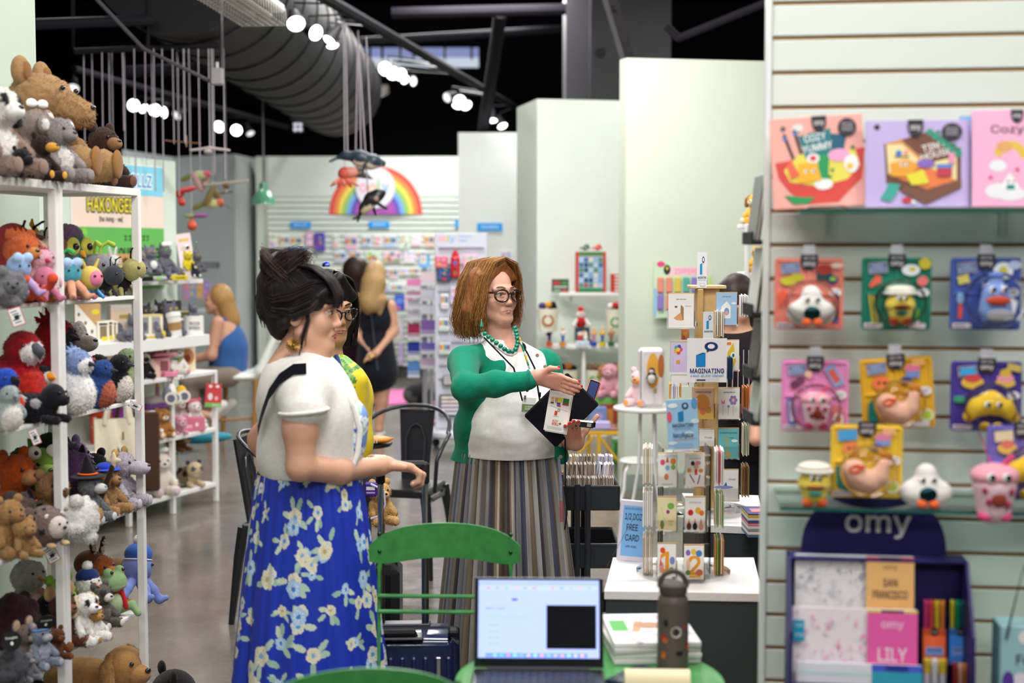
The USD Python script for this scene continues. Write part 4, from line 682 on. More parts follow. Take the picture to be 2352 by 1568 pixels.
exec_k=[('kitten_plush','small grey plush kitten holding a white chick on a clear riser','cat toy',345,.12,1.556,.19,40,kitten('#7b7b88',extra=[('chick',[E((0,-.3,.3),(.13,.1,.15),'#f1f0ec')],'velour')])),('kitten_plush','grey plush kitten wearing a white bow on the upper shelf','cat toy',378,.16,1.556,.2,60,kitten('#70707c',eye='#7ec258')+[('bow',two(lambda s:E((s*.12,-.14,.95),(.13,.05,.09),'#f6f5f1')),'velour')]),('kitten_plush','grey plush kitten half hidden by the far post, upper shelf','cat toy',322,.1,1.556,.16,50,kitten('#85858f')),('kitten_plush','pale grey and white plush kittens before the brown cartons','cat toy',242,.06,1.515,.17,50,kitten('#9a9aa8',muz='#f0eeea')),('rabbit_plush','white plush rabbit beside the brown cartons on the upper shelf','rabbit toy',262,.04,1.515,.18,50,bear('#e3e1dd',None,'tall')),('charm_plush','charm kitten in a yellow raincoat hanging by a ring','charm toy',432,.06,1.57,.14,40,kitten('#d9c426',eye='#6b6b74',m='velour')+[('ring',[E((0,0,1.12),(.1,.03,.12),'#c9c9cc')],'steel')]),('charm_plush','grey charm kitten on a chain at the right end of the upper shelf','charm toy',452,.08,1.56,.15,60,kitten('#66666f')+[('chain',[K((0,0,1.0),(0,0,1.35),.03,.03,'#b9b9bd')],'steel')]),('charm_plush','small black and white kitten figure on a yellow block','charm toy',447,.0,1.53,.1,40,kitten('#2a2a30',muz='#eeeeea',m='velour')),('charm_plush','calico kitten figure beside the yellow block on the upper shelf','charm toy',420,.0,1.53,.075,40,lying('#8b8489','#d9d3ca','round')),('charm_plush','purple kitten figure lying beside the green clip','charm toy',386,.0,1.515,.07,40,lying('#77728a','#77728a','round')),('kitten_plush','dark grey plush kitten wearing white earmuffs','cat toy',368,.2,1.15,.235,50,kitten('#4b4b54',eye='#cfc13c')+[('earmuffs',[E((-.22,-.05,.74),(.07,.1,.1),'#e5e5e6'),E((.22,-.05,.74),(.07,.1,.1),'#e5e5e6')],'fur')]),('kitten_plush','dark grey plush kitten beside the far post on the thick shelf','cat toy',331,.2,1.15,.22,50,kitten('#4d4d57')),('kitten_plush','grey plush kitten with one big yellow eye behind the coffee cup','cat toy',388,.06,1.15,.235,50,kitten('#6c6c78',m='fur')),('kitten_plush','tiny grey kitten beside a small yellow chick','cat toy',362,-.02,1.15,.085,40,kitten('#7a7a84')),('chick_plush','tiny yellow chick figure at the front of the thick shelf','chick toy',372,-.03,1.15,.055,40,fluff('#e0cf4a')),('kitten_plush','grey plush kitten lying before the clear bag on the thick shelf','cat toy',284,-.02,1.15,.1,50,lying('#74747f','#7d7d88','round')),('kitten_plush','grey plush kitten sitting beside the clear bag, against the far post','cat toy',305,.03,1.15,.17,50,kitten('#74747f')),('lucky_cat_plush','white and red plush lucky cat with a green collar','cat toy',403,.05,.897,.205,40,bear('#f2efe9',None,'point',inner='#d9474a',patch=None,m='velour',mlen=.02,foot='#e5a0a0')+[('hood',[E((0,.02,.88),(.16,.13,.05),'#d98a4a')],'velour'),('collar',[E((0,-.03,.5),(.2,.19,.03),'#3f8f4a')],'velour'),('bell',[E((0,-.23,.45),.05,'#c9a23a')],'steel')]),('plush_charm','black plush figure with a fried egg face beside the far post','plush toy',326,.06,.897,.19,40,bear('#1f1d22',None,'round',m='velour')+[('egg_face',[E((0,-.2,.7),(.16,.07,.17),'#efe6d3')],'velour'),('yolk',[E((0,-.27,.7),(.07,.03,.07),'#d9a24a')],'velour')]),('kitten_plush','white plush puppy with blue eye patch and gold bib','dog toy',342,.06,.507,.2,50,bear('#e6e5e6',None,'flop',patch='#4a9ad0',earc='#b98a4a',m='velour',belly='#c9a44a',foot='#e59a2a')),('cake_plush','striped birthday cake plush with a candle','cake toy',358,.2,.507,.3,50,[('body',[E((0,0,.3),(.4,.38,.12),'#d97aa5'),E((0,0,.45),(.36,.34,.12),'#e3cf5a'),E((0,0,.58),(.34,.32,.11),'#8a5aa5'),E((0,0,.72),(.32,.3,.1),'#ddd8dc')],'velour'),('candle',[K((0,0,.78),(0,0,.98),.05,.05,'#d9a0b5')],'velour'),('flame',[E((0,0,1.03),(.04,.04,.07),'#e3b53a')],'velour')]),('bear_plush','tan plush bear with a big pale muzzle on the fourth shelf','bear toy',368,.02,.507,.2,40,bear('#a5713a','#e6dcc8','round',mlen=.06,m='velour',head=1.15)),('puppy_plush','brown and white plush puppy at the back of the fourth shelf','dog toy',404,.2,.507,.24,40,bear('#d9d0c6',None,'flop',earc='#9a5a2a',m='velour')),('beige_plush','cream plush bear beside the cake plush','bear toy',380,.22,.507,.22,40,bear('#cdbfa8',None,'round',m='velour')),('bunny_plush','pink plush rabbit lying face down in a tulle skirt','rabbit toy',408,.02,.507,.15,30,lying('#dd9fb5','#e3aebf','mouse',m='velour')+[('skirt',[E((0,.1,.4),(.36,.2,.3),'#d3a5d5')],'satin')]),('cat_plush','white plush kitten with a pink cap behind the pink carton','cat toy',442,.1,.507,.21,40,bear('#f0ebe6',None,'round',m='velour',earc='#df6f86')+[('cap',[E((0,.03,.86),(.22,.18,.1),'#df6f86')],'velour')]),('lamb_plush','white plush lamb with pink ears sitting on the lowest shelf','lamb toy',360,.06,.133,.3,40,bear('#efe6da',None,'flop',earc='#df8fa8',hat='bow',m='fur',foot='#e5c9d5',mlen=.03)),('calico_plush','brown and white plush cat lying on a clear riser','cat toy',410,.16,.36,.17,50,lying('#8a6038','#cdb48a','round',long=.55,spot='#3a2a20')),('panda_plush','round plush panda roll with chocolate swirls','panda toy',434,.06,.133,.21,40,lying('#c9b48f','#f0efec','round',long=.5,earc='#3a3a40',patch='#56565e',spot='#4a2a1c',m='velour',snout=-.05)),('ribbon_plush','pink and white plush kitten half hidden behind the canvas bag','cat toy',302,.1,.133,.16,40,bear('#efe9e6',None,'round',arm='#d9505a',m='velour')),]
for nm,lab,cat,px,w,z,H,yaw,parts in exec_k:plush(nm,lab,cat,hp(px,w,z),yaw,H,parts,26,None)
for px,w,z,h in((345,.12,1.514,.04),(378,.16,1.514,.04),(322,.1,1.514,.04)):one('clear_riser','clear plastic riser under a grey plush kitten, upper shelf','riser',MB().box((0,0,h/2),(.14,.14,h),'#fff',.002),'acrylic',TR(*hp(px,w,z))@RZ(HYAW),False,group='clear risers on the upper shelf')
one('clear_riser','clear plastic riser under the brown and white plush cat','riser',MB().box((0,0,.11),(.24,.2,.22),'#fff',.002),'acrylic',TR(*hp(410,.16,.133))@RZ(HYAW),False)
one('plush_tail','teal shaggy plush tail lying at the right end of the lowest shelf','plush toy',(lambda d:MB().add((d[0],d[1],d[2])))(organic([E((0,0,.04),(.16,.09,.04),'#2f8698'),E((.12,.05,.035),(.12,.05,.035),'#3a97a8')],.012)),'fur',TR(*hp(452,.25,.36))@RZ(20),True)
def HXp(px,w,z,dyaw=0):return TR(*hp(px,w,z))@RZ(dyaw)
Y0,W0,G0='#e8cf3a','#f3eee4','#55555e'
boxed('brown_carton','brown printed carton display with paw marks on the upper shelf','carton',HXp(277,.16,1.514,48),(.2,.16,.17),'#c79b62',[('r',0,.5,.96,.02,'#8a6338'),('e',-.25,.75,.1,.12,'#6b4a2a'),('e',.2,.75,.12,.12,'#6b4a2a'),('e',-.2,.25,.1,.12,'#6b4a2a'),('e',.25,.25,.1,.1,'#6b4a2a')],side=[('t',0,.8,.1,'BOX','#6b4a2a',.5)])
one('carton_topper','yellow die-cut carton topper leaning behind the kittens','display card',MB().poly([(-.09,0),(.09,0),(.08,.1),(.05,.15),(0,.18),(-.07,.15),(-.1,.08)],'#e6c286',depth=.006),'paper',HXp(232,.2,1.514,40),False)
boxed('blind_box_display','cream display carton with a diagonal front, thick shelf','carton',HXp(201,.1,1.15,20),(.15,.14,.235),'#c9a070',[('r',0,.06,1,.12,'#26241f'),('r',.0,.06,.72,.07,Y0),('p',[(-.5,.12),(.5,.12),(.5,.28),(-.42,1),(-.5,1)],W0)]+[('e',-.35+.25*i,.3+.22*j,.05,.05,'#7a756e')for i in range(3)for j in range(3)if i+j<3]+[('e',.3,.8,.15,.07,Y0)])
for i,(px,w,h,yw,lab)in enumerate([(236,.02,.13,30,'small white and yellow carton right of the diagonal display'),(248,.06,.13,35,'white carton with a grey kitten window, second from the diagonal display'),(257,.1,.12,40,'small cream carton with a dark top, by the clear bag')]):
 boxed('small_carton',lab,'carton',HXp(px,w,1.15,yw),(.07,.06,h),'#f1ead8',[('r',0,.5,.6,.6,'#8a7a5a'),('r',.1,.2,.5,.2,Y0),('r',0,.88,.7,.1,'#3f3a30')])
boxed('window_carton','yellow and white window carton beside the far post, thick shelf','carton',HXp(346,.04,1.15,36),(.16,.07,.15),'#efe7d2',[('r',0,.04,1,.08,Y0),('r',-.25,.55,.3,.7,'#8f8c90'),('r',.2,.55,.35,.7,'#a29f9f'),('e',-.25,.5,.1,.2,'#5f5f68'),('e',.2,.5,.12,.22,'#6b6b75'),('r',0,.96,1,.06,'#d9c34a')])
boxed('dark_pouch','dark pouch with a kitten face standing behind the coffee cup','pouch',HXp(398,.2,1.15,40),(.12,.05,.22),'#3f403c',[('r',0,.5,.8,.2,'#a89a3a'),('e',0,.8,.25,.12,'#6a646a')])
boxed('dark_pouch','olive pouch with a pale window at the right of the thick shelf','pouch',HXp(424,.16,1.15,40),(.11,.05,.16),'#5d5a33',[('e',0,.45,.3,.25,'#77757d'),('r',0,.92,.9,.06,'#c9c3a8')])
boxed('clear_bag','clear gift bag with a grey kitten inside, thick shelf','bag',HXp(278,.1,1.15,40),(.14,.06,.22),'#cfc6bd',[('r',0,.66,.96,.3,'#e2c9b0'),('r',.15,.66,.5,.12,'#a89a4a'),('e',-.15,.3,.22,.2,'#74747e')],m='paper')
boxed('label_strip','black label strip on the upper shelf','label',HXp(338,-.0,1.514,50),(.1,.01,.03),'#1d1d1d')
boxed('yellow_block','yellow block with black lettering under a kitten figure','block',HXp(411,-.03,1.514,40),(.13,.05,.032),'#ddc22f',[('t',.1,.5,.4,'NAME','#2a2414',.5)])
boxed('key_clip','grey and green key clip lying on the upper shelf','key clip',HXp(366,-.02,1.514,40),(.12,.03,.03),'#a9adab',[('r',0,.5,.3,.6,'#86c25a')],r=.01)
t=Th('coffee_cup','white takeaway cup plush with a brown sleeve, leaning','cup toy',TR(*hp(404,-.03,1.15))@RY(-8));t.part('cup',MB().lathe([(0,0),(.035,.0),(.045,.13),(.05,.135),(.045,.16),(0,.165)],'#f1eeea'),'velour',40);t.part('sleeve',MB().lathe([(.041,.045),(.046,.095)],'#b08a5c'),'velour',40)
t=Th('mug','white mug with black lettering and a grey kitten inside','mug',TR(*hp(444,.03,1.15)));t.part('cup',MB().lathe([(0,.0),(.06,.0),(.066,.01),(.066,.125),(.06,.125),(.058,.02),(0,.015)],'#f4f1ed',n=32),'gloss',30);t.part('handle',MB().tube([(-.06,-.01,.1),(-.095,-.015,.1),(-.11,-.015,.065),(-.095,-.015,.03),(-.06,-.01,.025)],.009,'#f4f1ed'),'gloss')
t.part('lettering',MB().prints([('t',.02,.075,.02,"I'M CUTER",'#2b2b30',.07),('t',.02,.045,.02,'IN PERSON','#2b2b30',.07)],-.0675),'paper',False)
plush('kitten_plush','grey plush kitten peeking out of the white mug','cat toy',hp(442,.05,1.225),40,.14,kitten('#7a7a8a'),26)
ST=lambda c:[('r',-.45+.1*i,.93,.05,.14,c)for i in range(10)]
boxed('toy_carton','purple and cream striped carton on the third shelf','carton',HXp(276,.08,.897,30),(.17,.09,.2),'#efe6cf',ST('#d9b95a')+[('r',-.1,.45,.3,.25,'#b998cf'),('e',.25,.4,.18,.2,'#d9b088')],side=[('r',0,.45,.8,.85,'#a878bf'),('r',0,.45,.5,.6,'#e5dcec')])
boxed('toy_carton','pink striped carton at the back of the third shelf','carton',HXp(346,.2,.897,36),(.15,.09,.2),'#e5a9a5',ST('#f5e9e3')+[('e',.1,.5,.25,.2,'#c96a5f')])
boxed('toy_carton','cream carton with a green striped top behind the lucky cat','carton',HXp(415,.14,.897,36),(.2,.09,.215),'#ecd9b8',ST('#6fae5a')+[('e',.2,.45,.25,.25,'#c98a5a'),('e',.2,.4,.12,.12,'#8a4a2a')],side=[('r',0,.45,.7,.8,'#9a6a44')])
t=Th('toy_cafe','pink toy cafe house with an awning on the third shelf','toy house',HXp(368,.04,.897,36));t.part('house',MB().box((0,.05,.06),(.12,.1,.12),'#e3a5a5',.004),'plastic',False);t.part('awning',MB().box((.02,-.02,.135),(.15,.09,.016),'#f0a0bd',.006,RX(-14)),'plastic',False);t.part('window',MB().box((.02,-.002,.07),(.05,.006,.06),'#8a5a5a'),'plastic',False);t.part('steps',MB().box((.04,-.04,.015),(.09,.05,.03),'#e88aa5',.004),'plastic',False);t.part('side_wall',MB().poly([(-.02,0),(.05,0),(.05,.06),(0,.12),(-.02,.12)],'#eec9be',depth=.006,T=TR(-.07,-.03,0)),'plastic',False)
boxed('pink_carton','pink shop front carton beneath the white and pink kitten','carton',HXp(440,.01,.507,30),(.16,.09,.09),'#d9788f',[('r',-.2,.4,.3,.25,'#f0b9c5'),('e',.15,.5,.08,.15,'#f4dfe2')])
tent=boxed('tent_carton','red and white striped circus tent carton behind the canvas bag','carton',HXp(228,.2,.507,20),(.13,.1,.17),'#d2431f',[('r',-.3,.5,.16,1,'#f0e6dc'),('r',.1,.5,.16,1,'#f0e6dc'),('r',0,.62,1,.05,'#c9a24a')])
tent.part('roof',MB().lathe([(.075,.17),(.04,.22),(0,.26)],'#d2431f',(0,.05,0),8),'card',False)
boxed('foil_carton','shiny purple and yellow toy pack behind the canvas bag','pack',HXp(272,.2,.507,20),(.1,.06,.2),'#6fae9a',[('r',0,.85,1,.3,'#b04ac0'),('r',0,.6,1,.15,'#d9c04a'),('r',0,.25,1,.3,'#3a7ab5')],m='foil')
boxed('magenta_pack','magenta edged pack beside the far post, fourth shelf','pack',HXp(311,.04,.507,30),(.05,.05,.16),'#d94a9a')
t=Th('canvas_tote','cream canvas tote bag with a grey and yellow print, hung before the shelf','tote bag',TR(*hp(264,-.09,0))@RZ(20));tw,z0,z1=.265,.205,.7
v=[];n=14
for i in range(n):
 for j in range(n):
  x=(j/(n-1)-.5)*tw;z=z0+(z1-z0)*i/(n-1);v.append((x,-.012*math.sin(j*1.1+i*.25)*math.sin(PI*j/(n-1))-.012*math.sin(PI*i/(n-1)),z))
v=np.array(v);fr=(v,gridfaces(n,n));bk=(v*[1,-1,1]+[0,.05,0],gridfaces(n,n)[:,::-1]);b=MB();b.add(fr,'#e9dfc8');b.add(bk,'#ded2b8')
for j in(0,n-1):
 e1=v[j::n];e2=e1*[1,-1,1]+[0,.05,0];b.add((np.vstack([e1,e2]),np.array([[i,i+1,n+i]for i in range(n-1)]+[[i+1,n+i+1,n+i]for i in range(n-1)])),'#e4d8bf')
t.part('bag',b,'fabric',60)
for yy,zt,xx in((-.005,.9,.0),(.05,.84,.02)):
 t.part('handle',MB().tube([(-.075+xx,yy,z1-.03),(-.06+xx,yy-.01,z1+.08),(0+xx,yy-.0,zt),(.05+xx,yy-.01,z1+.09),(.07+xx,yy,z1-.03)],.012,'#ece3ce',6),'fabric')
t.part('print',MB().prints([('p',[(-.05,.42),(-.04,.48),(-.01,.5),(0,.54),(.015,.49),(.05,.48),(.065,.43),(.05,.415),(-.02,.41)],'#5b5763'),('t',0,.405,.03,'HAKONGEE','#c9b53a',.13),('r',.03,.6,.012,.05,'#8a6a4a')],-.034),'paper',False)
t=Th('brown_tote','dark brown tote bag hanging behind the canvas bag','tote bag',TR(*hp(300,.03,0))@RZ(20));t.part('bag',MB().box((.06,.0,.45),(.2,.03,.5),'#4a342a',.012),'fabric',False)
for xx in(-.1,.06):t.part('handle',MB().tube([(xx,0,.66),(xx+(.03 if xx<0 else-.01),0,.8),(-.015,0,.9)],.011,'#4a342a',6),'fabric')
def charm(label,px,col,shape):
 t=Th('hanging_charm',label,'charm',TR(*hp(px,-.03,.885)));t.part('clasp',MB().tube([(0,.02,.0),(0,0,-.02),(0,0,-.06)],.004,'#b8b8bc',6),'steel');t.part('body',MB().ell((0,0,-.1),shape,col,2),'velour',True)
 t.part('tag',MB().poly(sg.Point(.03,-.12).buffer(.04),'#ece5d8',-.03,depth=.003),'paper',False);t.part('print',MB().prints([('e',.03,-.12,.025,.025,'#6f6f88')],-.031),'paper',False)
charm('white cylinder charm with a round paper tag hanging from the rail',391,'#ecebe8',(.03,.03,.07));charm('yellow charm with a round paper tag hanging from the rail',412,'#ddb03a',(.04,.03,.05));charm('grey charm hanging from the rail left of the white one',381,'#6f747f',(.03,.03,.05))
t=Th('hanging_card','red and green card with white ornaments hung at the shelf corner','card',TR(*hp(487,-.04,.735))@RZ(10)@RY(3));t.part('card',MB().poly([(-.055,-.08),(.055,-.08),(.05,.08),(-.05,.08)],'#d24a4e',depth=.003),'paper',False)
t.part('print',MB().prints([('r',0,-.066,.108,.028,'#7cc56a'),('e',-.02,-.01,.016,.024,'#f0e6e2'),('e',.02,-.02,.012,.014,'#e5bcb8'),('e',-.02,.06,.012,.01,'#f3ece8'),('e',.025,.06,.012,.01,'#f3ece8'),('t',.02,-.066,.012,'peach','#e8f3e0')]),'paper',False);t.part('hook',MB().tube([(0,.03,.15),(0,0,.12),(0,0,.08)],.003,'#bbb',6),'steel')
t=Th('sign_card','tall narrow pink sign card leaning at the right of the upper shelf','sign',TR(*hp(437,.22,1.514))@RZ(20)@RX(-4)@RY(-8));t.part('card',MB().box((0,.004,.155),(.1,.005,.31),'#f3dfe0'),'paper',False)
t.part('print',MB().prints([('r',0,.265,.07,.022,'#e9c27a'),('e',0,.1,.03,.05,'#a898b0'),('r',0,.2,.06,.006,'#bbb0b4'),('r',0,.215,.05,.006,'#bbb0b4'),('e',.005,.07,.025,.03,'#e5c5c0')],.001),'paper',False)
# the far wall: rainbow sign, blue signs, hanging packs, racks
t=Th('rainbow_sign','big half-round rainbow sign with a white disc on the far wall','sign',(fx(865),FY-.03,fz(492)));R0=(fx(971)-fx(759))/2;H0=(fz(381)-fz(492))/R0
for i,c in enumerate(['#e8554e','#f29152','#f3dd62','#9ccb72','#7fb2ee','#6f5bbf','#b45bb8']):
 r=R0*(1-.094*i);t.part('rainbow_band',MB().poly([(r*math.cos(a),r*H0*math.sin(a))for a in np.linspace(0,PI,40)],c,-.01-.006*i,depth=.012),'card',False)
t.part('disc',MB().poly([(0+.0+.275*math.cos(a),.37+.29*math.sin(a))for a in np.linspace(0,2*PI,40)],'#eceaf3',-.07,depth=.02),'card',False)
t.part('lettering',MB().prints([('t',-.17,.36,.145,'o','#f2a5bb'),('t',-.04,.36,.145,'o','#f6b58e'),('t',.055,.385,.16,'l','#9ccf8e'),('t',.145,.345,.13,'y','#8cb5ee')],-.071),'paper',False)
def sign(label,px0,px1,py0,py1,txt,Y=FY-.06,col='#0ea2f2'):
 a,b=at(px0,py1,Y),at(px1,py0,Y);w,h=b[0]-a[0],b[2]-a[2];t=Th('blue_sign',label,'sign',(a+b)/2);t.part('board',MB().box((0,.01,0),(w,.015,h),col),'card',False)
 if txt:t.part('lettering',MB().prints([('t',0,0,h*.3,txt,'#e9f4fb')]),'paper',False)
sign('left bright blue sign on the upper slats of the far wall',668,714,509,524,'BEST LIST');sign('bright blue sign below the middle of the rainbow',847,894,508,523,'MARKERS')
sign('narrow bright blue sign at the right end of the far wall',1045,1053,506,522,'');sign('bright blue sign on the white panel beside the far wall',1096,1154,512,530,'COLORING',16.46);sign('pale blue sign left of the bun, between the pack rows',656,703,568,583,'CRAFT KITS',FY-.4,'#58aef0')
rng=random.Random(11);RB=['#d23b3b','#e58a3a','#e7cf4a','#5fae5a','#3b6ec2','#6a4aa5','#3a3a46'];PS=['#f3e7ef','#f6f3ee','#e9eef7','#f7ece3','#eef4ea','#f1e5f4']
def pack(label,px,py,w,h,kind,col=None,dep=.025,Y=FY-.03,group=None):
 c=at(px,py,Y);s=Y/F;w*=s;h*=s;t=Th('hanging_pack',label,'pack',c,group);col=col or rng.choice(PS)
 t.part('card',MB().box((0,-.012,0),(w,dep,h),col,.006),'card',False);y=-.012-dep/2;it=[]
 if kind=='markers':it=[('r',w*(-.36+.72*i/6),h*.12,w*.1,h*.42,RB[i])for i in range(7)]+[('r',0,-h*.3,w*.7,h*.12,rng.choice(['#9ab8e8','#e5b0c5','#b9d8b0']))]
 elif kind=='dots':it=[('e',w*rng.uniform(-.38,.38),h*rng.uniform(-.38,.38),w*.09,w*.09,rng.choice(RB[:6]))for _ in range(12)]
 elif kind=='pastel':it=[('r',0,h*.25,w*.7,h*.18,rng.choice(['#f2a0b8','#a8c0f0','#f2c890','#b0dcb0'])),('e',-w*.15,-h*.15,w*.2,h*.16,rng.choice(['#e59a6a','#c9a0e0','#f0d060'])),('r',w*.15,-h*.3,w*.4,h*.1,rng.choice(['#9ab8e8','#e8a0a0']))]
 elif kind=='stripe':it=[('r',0,h*(-.36+.18*i),w*.8,h*.1,rng.choice(PS+['#e0a8c0','#a8b8e8']))for i in range(5)]
 if it:t.part('print',MB().prints(it,y),'paper',False)
 t.part('hook',MB().cyl((0,0,h*.42),(0,-.1,h*.44),.004,'#d9d9dc',n=6),'plastic')
 return t
ords=['first','second','third','fourth','fifth','sixth','seventh','eighth','ninth','tenth','eleventh','twelfth','thirteenth','fourteenth','fifteenth','sixteenth','seventeenth','eighteenth','nineteenth','twentieth']
R1=[(628,555,20,40,'pastel',None),(654,555,22,28,'markers',None),(681,556,28,26,'markers',None),(711,549,18,32,'stripe','#f0a0c8'),(735,555,23,42,'dots','#5d4bb5'),(771,555,14,30,'pastel',None),(807,558,28,32,'markers','#ead0e5'),(842,555,22,26,'markers','#dfeafa'),(869,555,20,28,'pastel',None),(897,555,30,28,'markers','#d9e6f6'),(928,555,24,34,'dots','#e8f3e4'),(956,553,24,26,'stripe',None),(986,554,24,28,'markers','#f2dcc8')]
for i,(px,py,w,h,k,c)in enumerate(R1):pack('%s pack from the left in the top row on the far wall'%ords[i],px,py,w,h,k,c,.09 if i==4 else.03,group='packs in the top row of the far wall')
R2=[(782,590,28,24,'markers','#d5e6f8'),(816,588,28,22,'markers',None),(858,590,36,24,'dots','#ddf0dc'),(901,590,40,24,'dots','#f6cfdc'),(940,591,26,28,'stripe',None),(968,588,22,22,'markers',None),(699,597,24,28,'dots','#f7ddda'),(672,596,22,30,'pastel','#e5daf2')]
for i,(px,py,w,h,k,c)in enumerate(R2):pack('%s pack in the second row on the far wall, %s'%(ords[i],'left of the bun' if px<720 else 'beside the dark haired visitor' if px<850 else 'above the blonde visitor'),px,py,w,h,k,c,group='packs in the second row of the far wall')
R3=[(884,625,16,18,'markers',None),(904,629,20,26,'markers',None),(928,625,20,18,'pastel',None),(952,624,20,18,'markers',None),(912,662,28,18,'markers','#e9f0fa'),(766,626,16,22,'pastel',None),(782,660,22,20,'dots',None),(890,660,14,20,'pastel',None)]
for i,(px,py,w,h,k,c)in enumerate(R3):pack('small pack low on the far wall right of the blonde visitor, %s in its rows'%ords[i]if px>850 else 'small pack low on the far wall left of the dark haired visitor, %s'%('upper' if i==5 else 'lower'),px,py,w,h,k,c,group='small packs low on the far wall')
for(px,py,h,c,lab)in[(426,665,70,'#e6a0b8','first'),(440,668,60,'#86b0e0','second'),(456,668,62,'#e8b070','third'),(472,664,64,'#b58ad0','fourth')]:pack('%s bright pouch hung on the far left wall by the seated visitor'%lab,px+4,py,16,h*.62,'pastel',c,.03,18.9,group='pouches on the far left wall')
t=Th('black_plate','black plate with white lettering on the far left wall','sign',at(482,609,19.0));t.part('plate',MB().box((0,.005,0),(.25,.01,.075),'#3f444a'),'card',False);t.part('lettering',MB().prints([('t',0,0,.034,'HOUSE NO.','#c5cbd0',.2)]),'paper',False)
one('wall_rail','low white ledge under the pouches on the far left wall','ledge',MB().box((0,0,0),(.9,.08,.05),'#cfd6d6'),'paint',TR(*at(455,712,18.9)),False)
t=Th('cube_shelf','white cube shelf with books and packs below the far wall slats','shelf unit',(fx(925)*.945,18.9,0));W=.56
for x in(-W/2,.1,W/2):t.part('upright',MB().box((x,.15,.72),(.025,.3,1.1),'#eef0ee'),'paint',False)
for z in(.17,.55,.92,1.26):t.part('board',MB().box((0,.15,z),(W,.3,.025),'#eef0ee'),'paint',False)
t.part('plinth',MB().box((0,.17,.08),(W,.26,.16),'#4c4d4c'),'paint',False)
def books(label,px0,px1,py0,py1,Y,cols,n,name='book',cat='book',group=None,d=.12):
 for i in range(n):
  a,b=at(px0+(px1-px0)*i/n,py1,Y),at(px0+(px1-px0)*(i+1)/n,py0,Y);w=b[0]-a[0];h=b[2]-a[2]
  t=Th(name,'%s %s'%(ords[i],label),cat,((a[0]+b[0])/2,Y,a[2]));t.part('cover',MB().box((0,d/2,h/2),(w*.9,d,h*rng.uniform(.93,1)),cols[i%len(cols)],.002),'card',False);t.part('spine_label',MB().box((0,-.0008,h*.3),(w*.6,.001,h*.12),'#d9d3dc'),'paper',False)
books('dotted card pack from the left in the upper cube of the white cube shelf',903,926,727,780,18.7,['#ecd9d6','#dfe6d6','#e6dbe9'],3,'card_pack','card pack','packs in the upper cube');books('lilac pack from the left in the lower cube of the white cube shelf',915,926,790,838,18.7,['#b99ad0','#d5c6e2'],3,'card_pack','card pack','packs in the lower cube')
boxed('blue_gift_box','bright blue box on top of the white cube shelf','box',at(920,712,18.7),(.16,.1,.2),'#3d66d6',[('r',0,.6,.7,.3,'#6f96ec'),('e',-.2,.15,.2,.12,'#e0708a')]);boxed('pink_card_box','pink and white card box on the cube shelf by the blue one','box',at(941,712,18.6),(.13,.1,.2),'#f0dfe6',[('e',0,.75,.35,.16,'#d9508a'),('r',0,.3,.5,.1,'#c8a0c8')])
def fR(px,py,Y=13.6):return at(px,py,Y)
t=Th('wire_rack','tall grey floor rack with pink, plum and blue notebook pockets','rack',(fR(975,930)[0],13.7,0))
t.part('pole',MB().box((0,0,.86),(.05,.05,1.44),'#c9c9d2',.005),'metal',False);t.part('pole',MB().box((.065,0,.86),(.03,.05,1.44),'#d9d9e0',.005),'plastic',False);t.part('base',MB().box((0,0,.1),(.36,.3,.03),'#8d8d94',.006),'plastic',False)
for s in(-1,1):t.part('foot',MB().cyl((s*.15,0,0),(s*.15,0,.09),.02,'#55555c'),'plastic')
rk=[(950,640,664,16,'#e58ab8','bright pink'),(950,668,684,16,'#d9a0c0','pale pink'),(950,688,710,14,'#c9c6d0','grey printed'),(950,714,736,14,'#d5d2da','pale printed'),(950,742,778,14,'#b02a5e','plum'),(950,784,820,14,'#2b3aa0','royal blue'),(950,828,866,14,'#5f94d6','sky blue'),(984,625,655,18,'#ead6dc','blush'),(984,662,690,18,'#dde0ea','white and blue'),(984,698,720,18,'#e0e0ea','white'),(984,734,772,18,'#8f6bb8','violet'),(984,786,812,18,'#7a6cc0','indigo'),(984,822,846,18,'#c9b0c4','mixed striped')]
for px,y0,y1,hw,c,nm in rk:
 side='left' if px<965 else 'right';books('%s notebook from the left in a %s pocket of the tall grey rack'%(nm,side),px-hw,px+hw,y0,y1,13.45,[c],5 if hw>14 else 4,'notebook','notebook','%s notebooks, %s side of the rack'%(nm,side),.05)
 a,b=at(px-hw,y1,13.42),at(px+hw,y1-5,13.42);one('rack_pocket','clear pocket holding the %s notebooks, %s side of the tall grey rack'%(nm,side),'pocket',MB().box((0,0,0),(b[0]-a[0],.015,.03),'#dcdce4',.002),'plastic',(a+b)/2,False)
Yd=12.2;a,b=at(1000,985,Yd),at(1120,535,Yd);cx,w=(a[0]+b[0])/2,b[0]-a[0]
t=Th('spinner_display','pale grey revolving display with a lettered header on a round wheeled base','display stand',(cx,Yd,0))
t.part('panel',MB().box((0,.1,(a[2]+b[2])/2+.0),(w,.2,b[2]-a[2]),'#ced0dc',.006),'plastic',False)
t.part('base',MB().lathe([(0,.09),(w*.62,.09),(w*.66,.11),(w*.66,.14),(w*.6,.16),(0,.165)],'#d4d5de',(0,.1,0),40),'plastic')
for s in(-1,1):t.part('caster',MB().cyl((s*w*.5,.08,.035),(s*w*.5,.12,.035),.035,'#2b2b30'),'rubber');t.part('caster_stem',MB().cyl((s*w*.5,.1,.05),(s*w*.5,.1,.1),.012,'#555'),'metal')
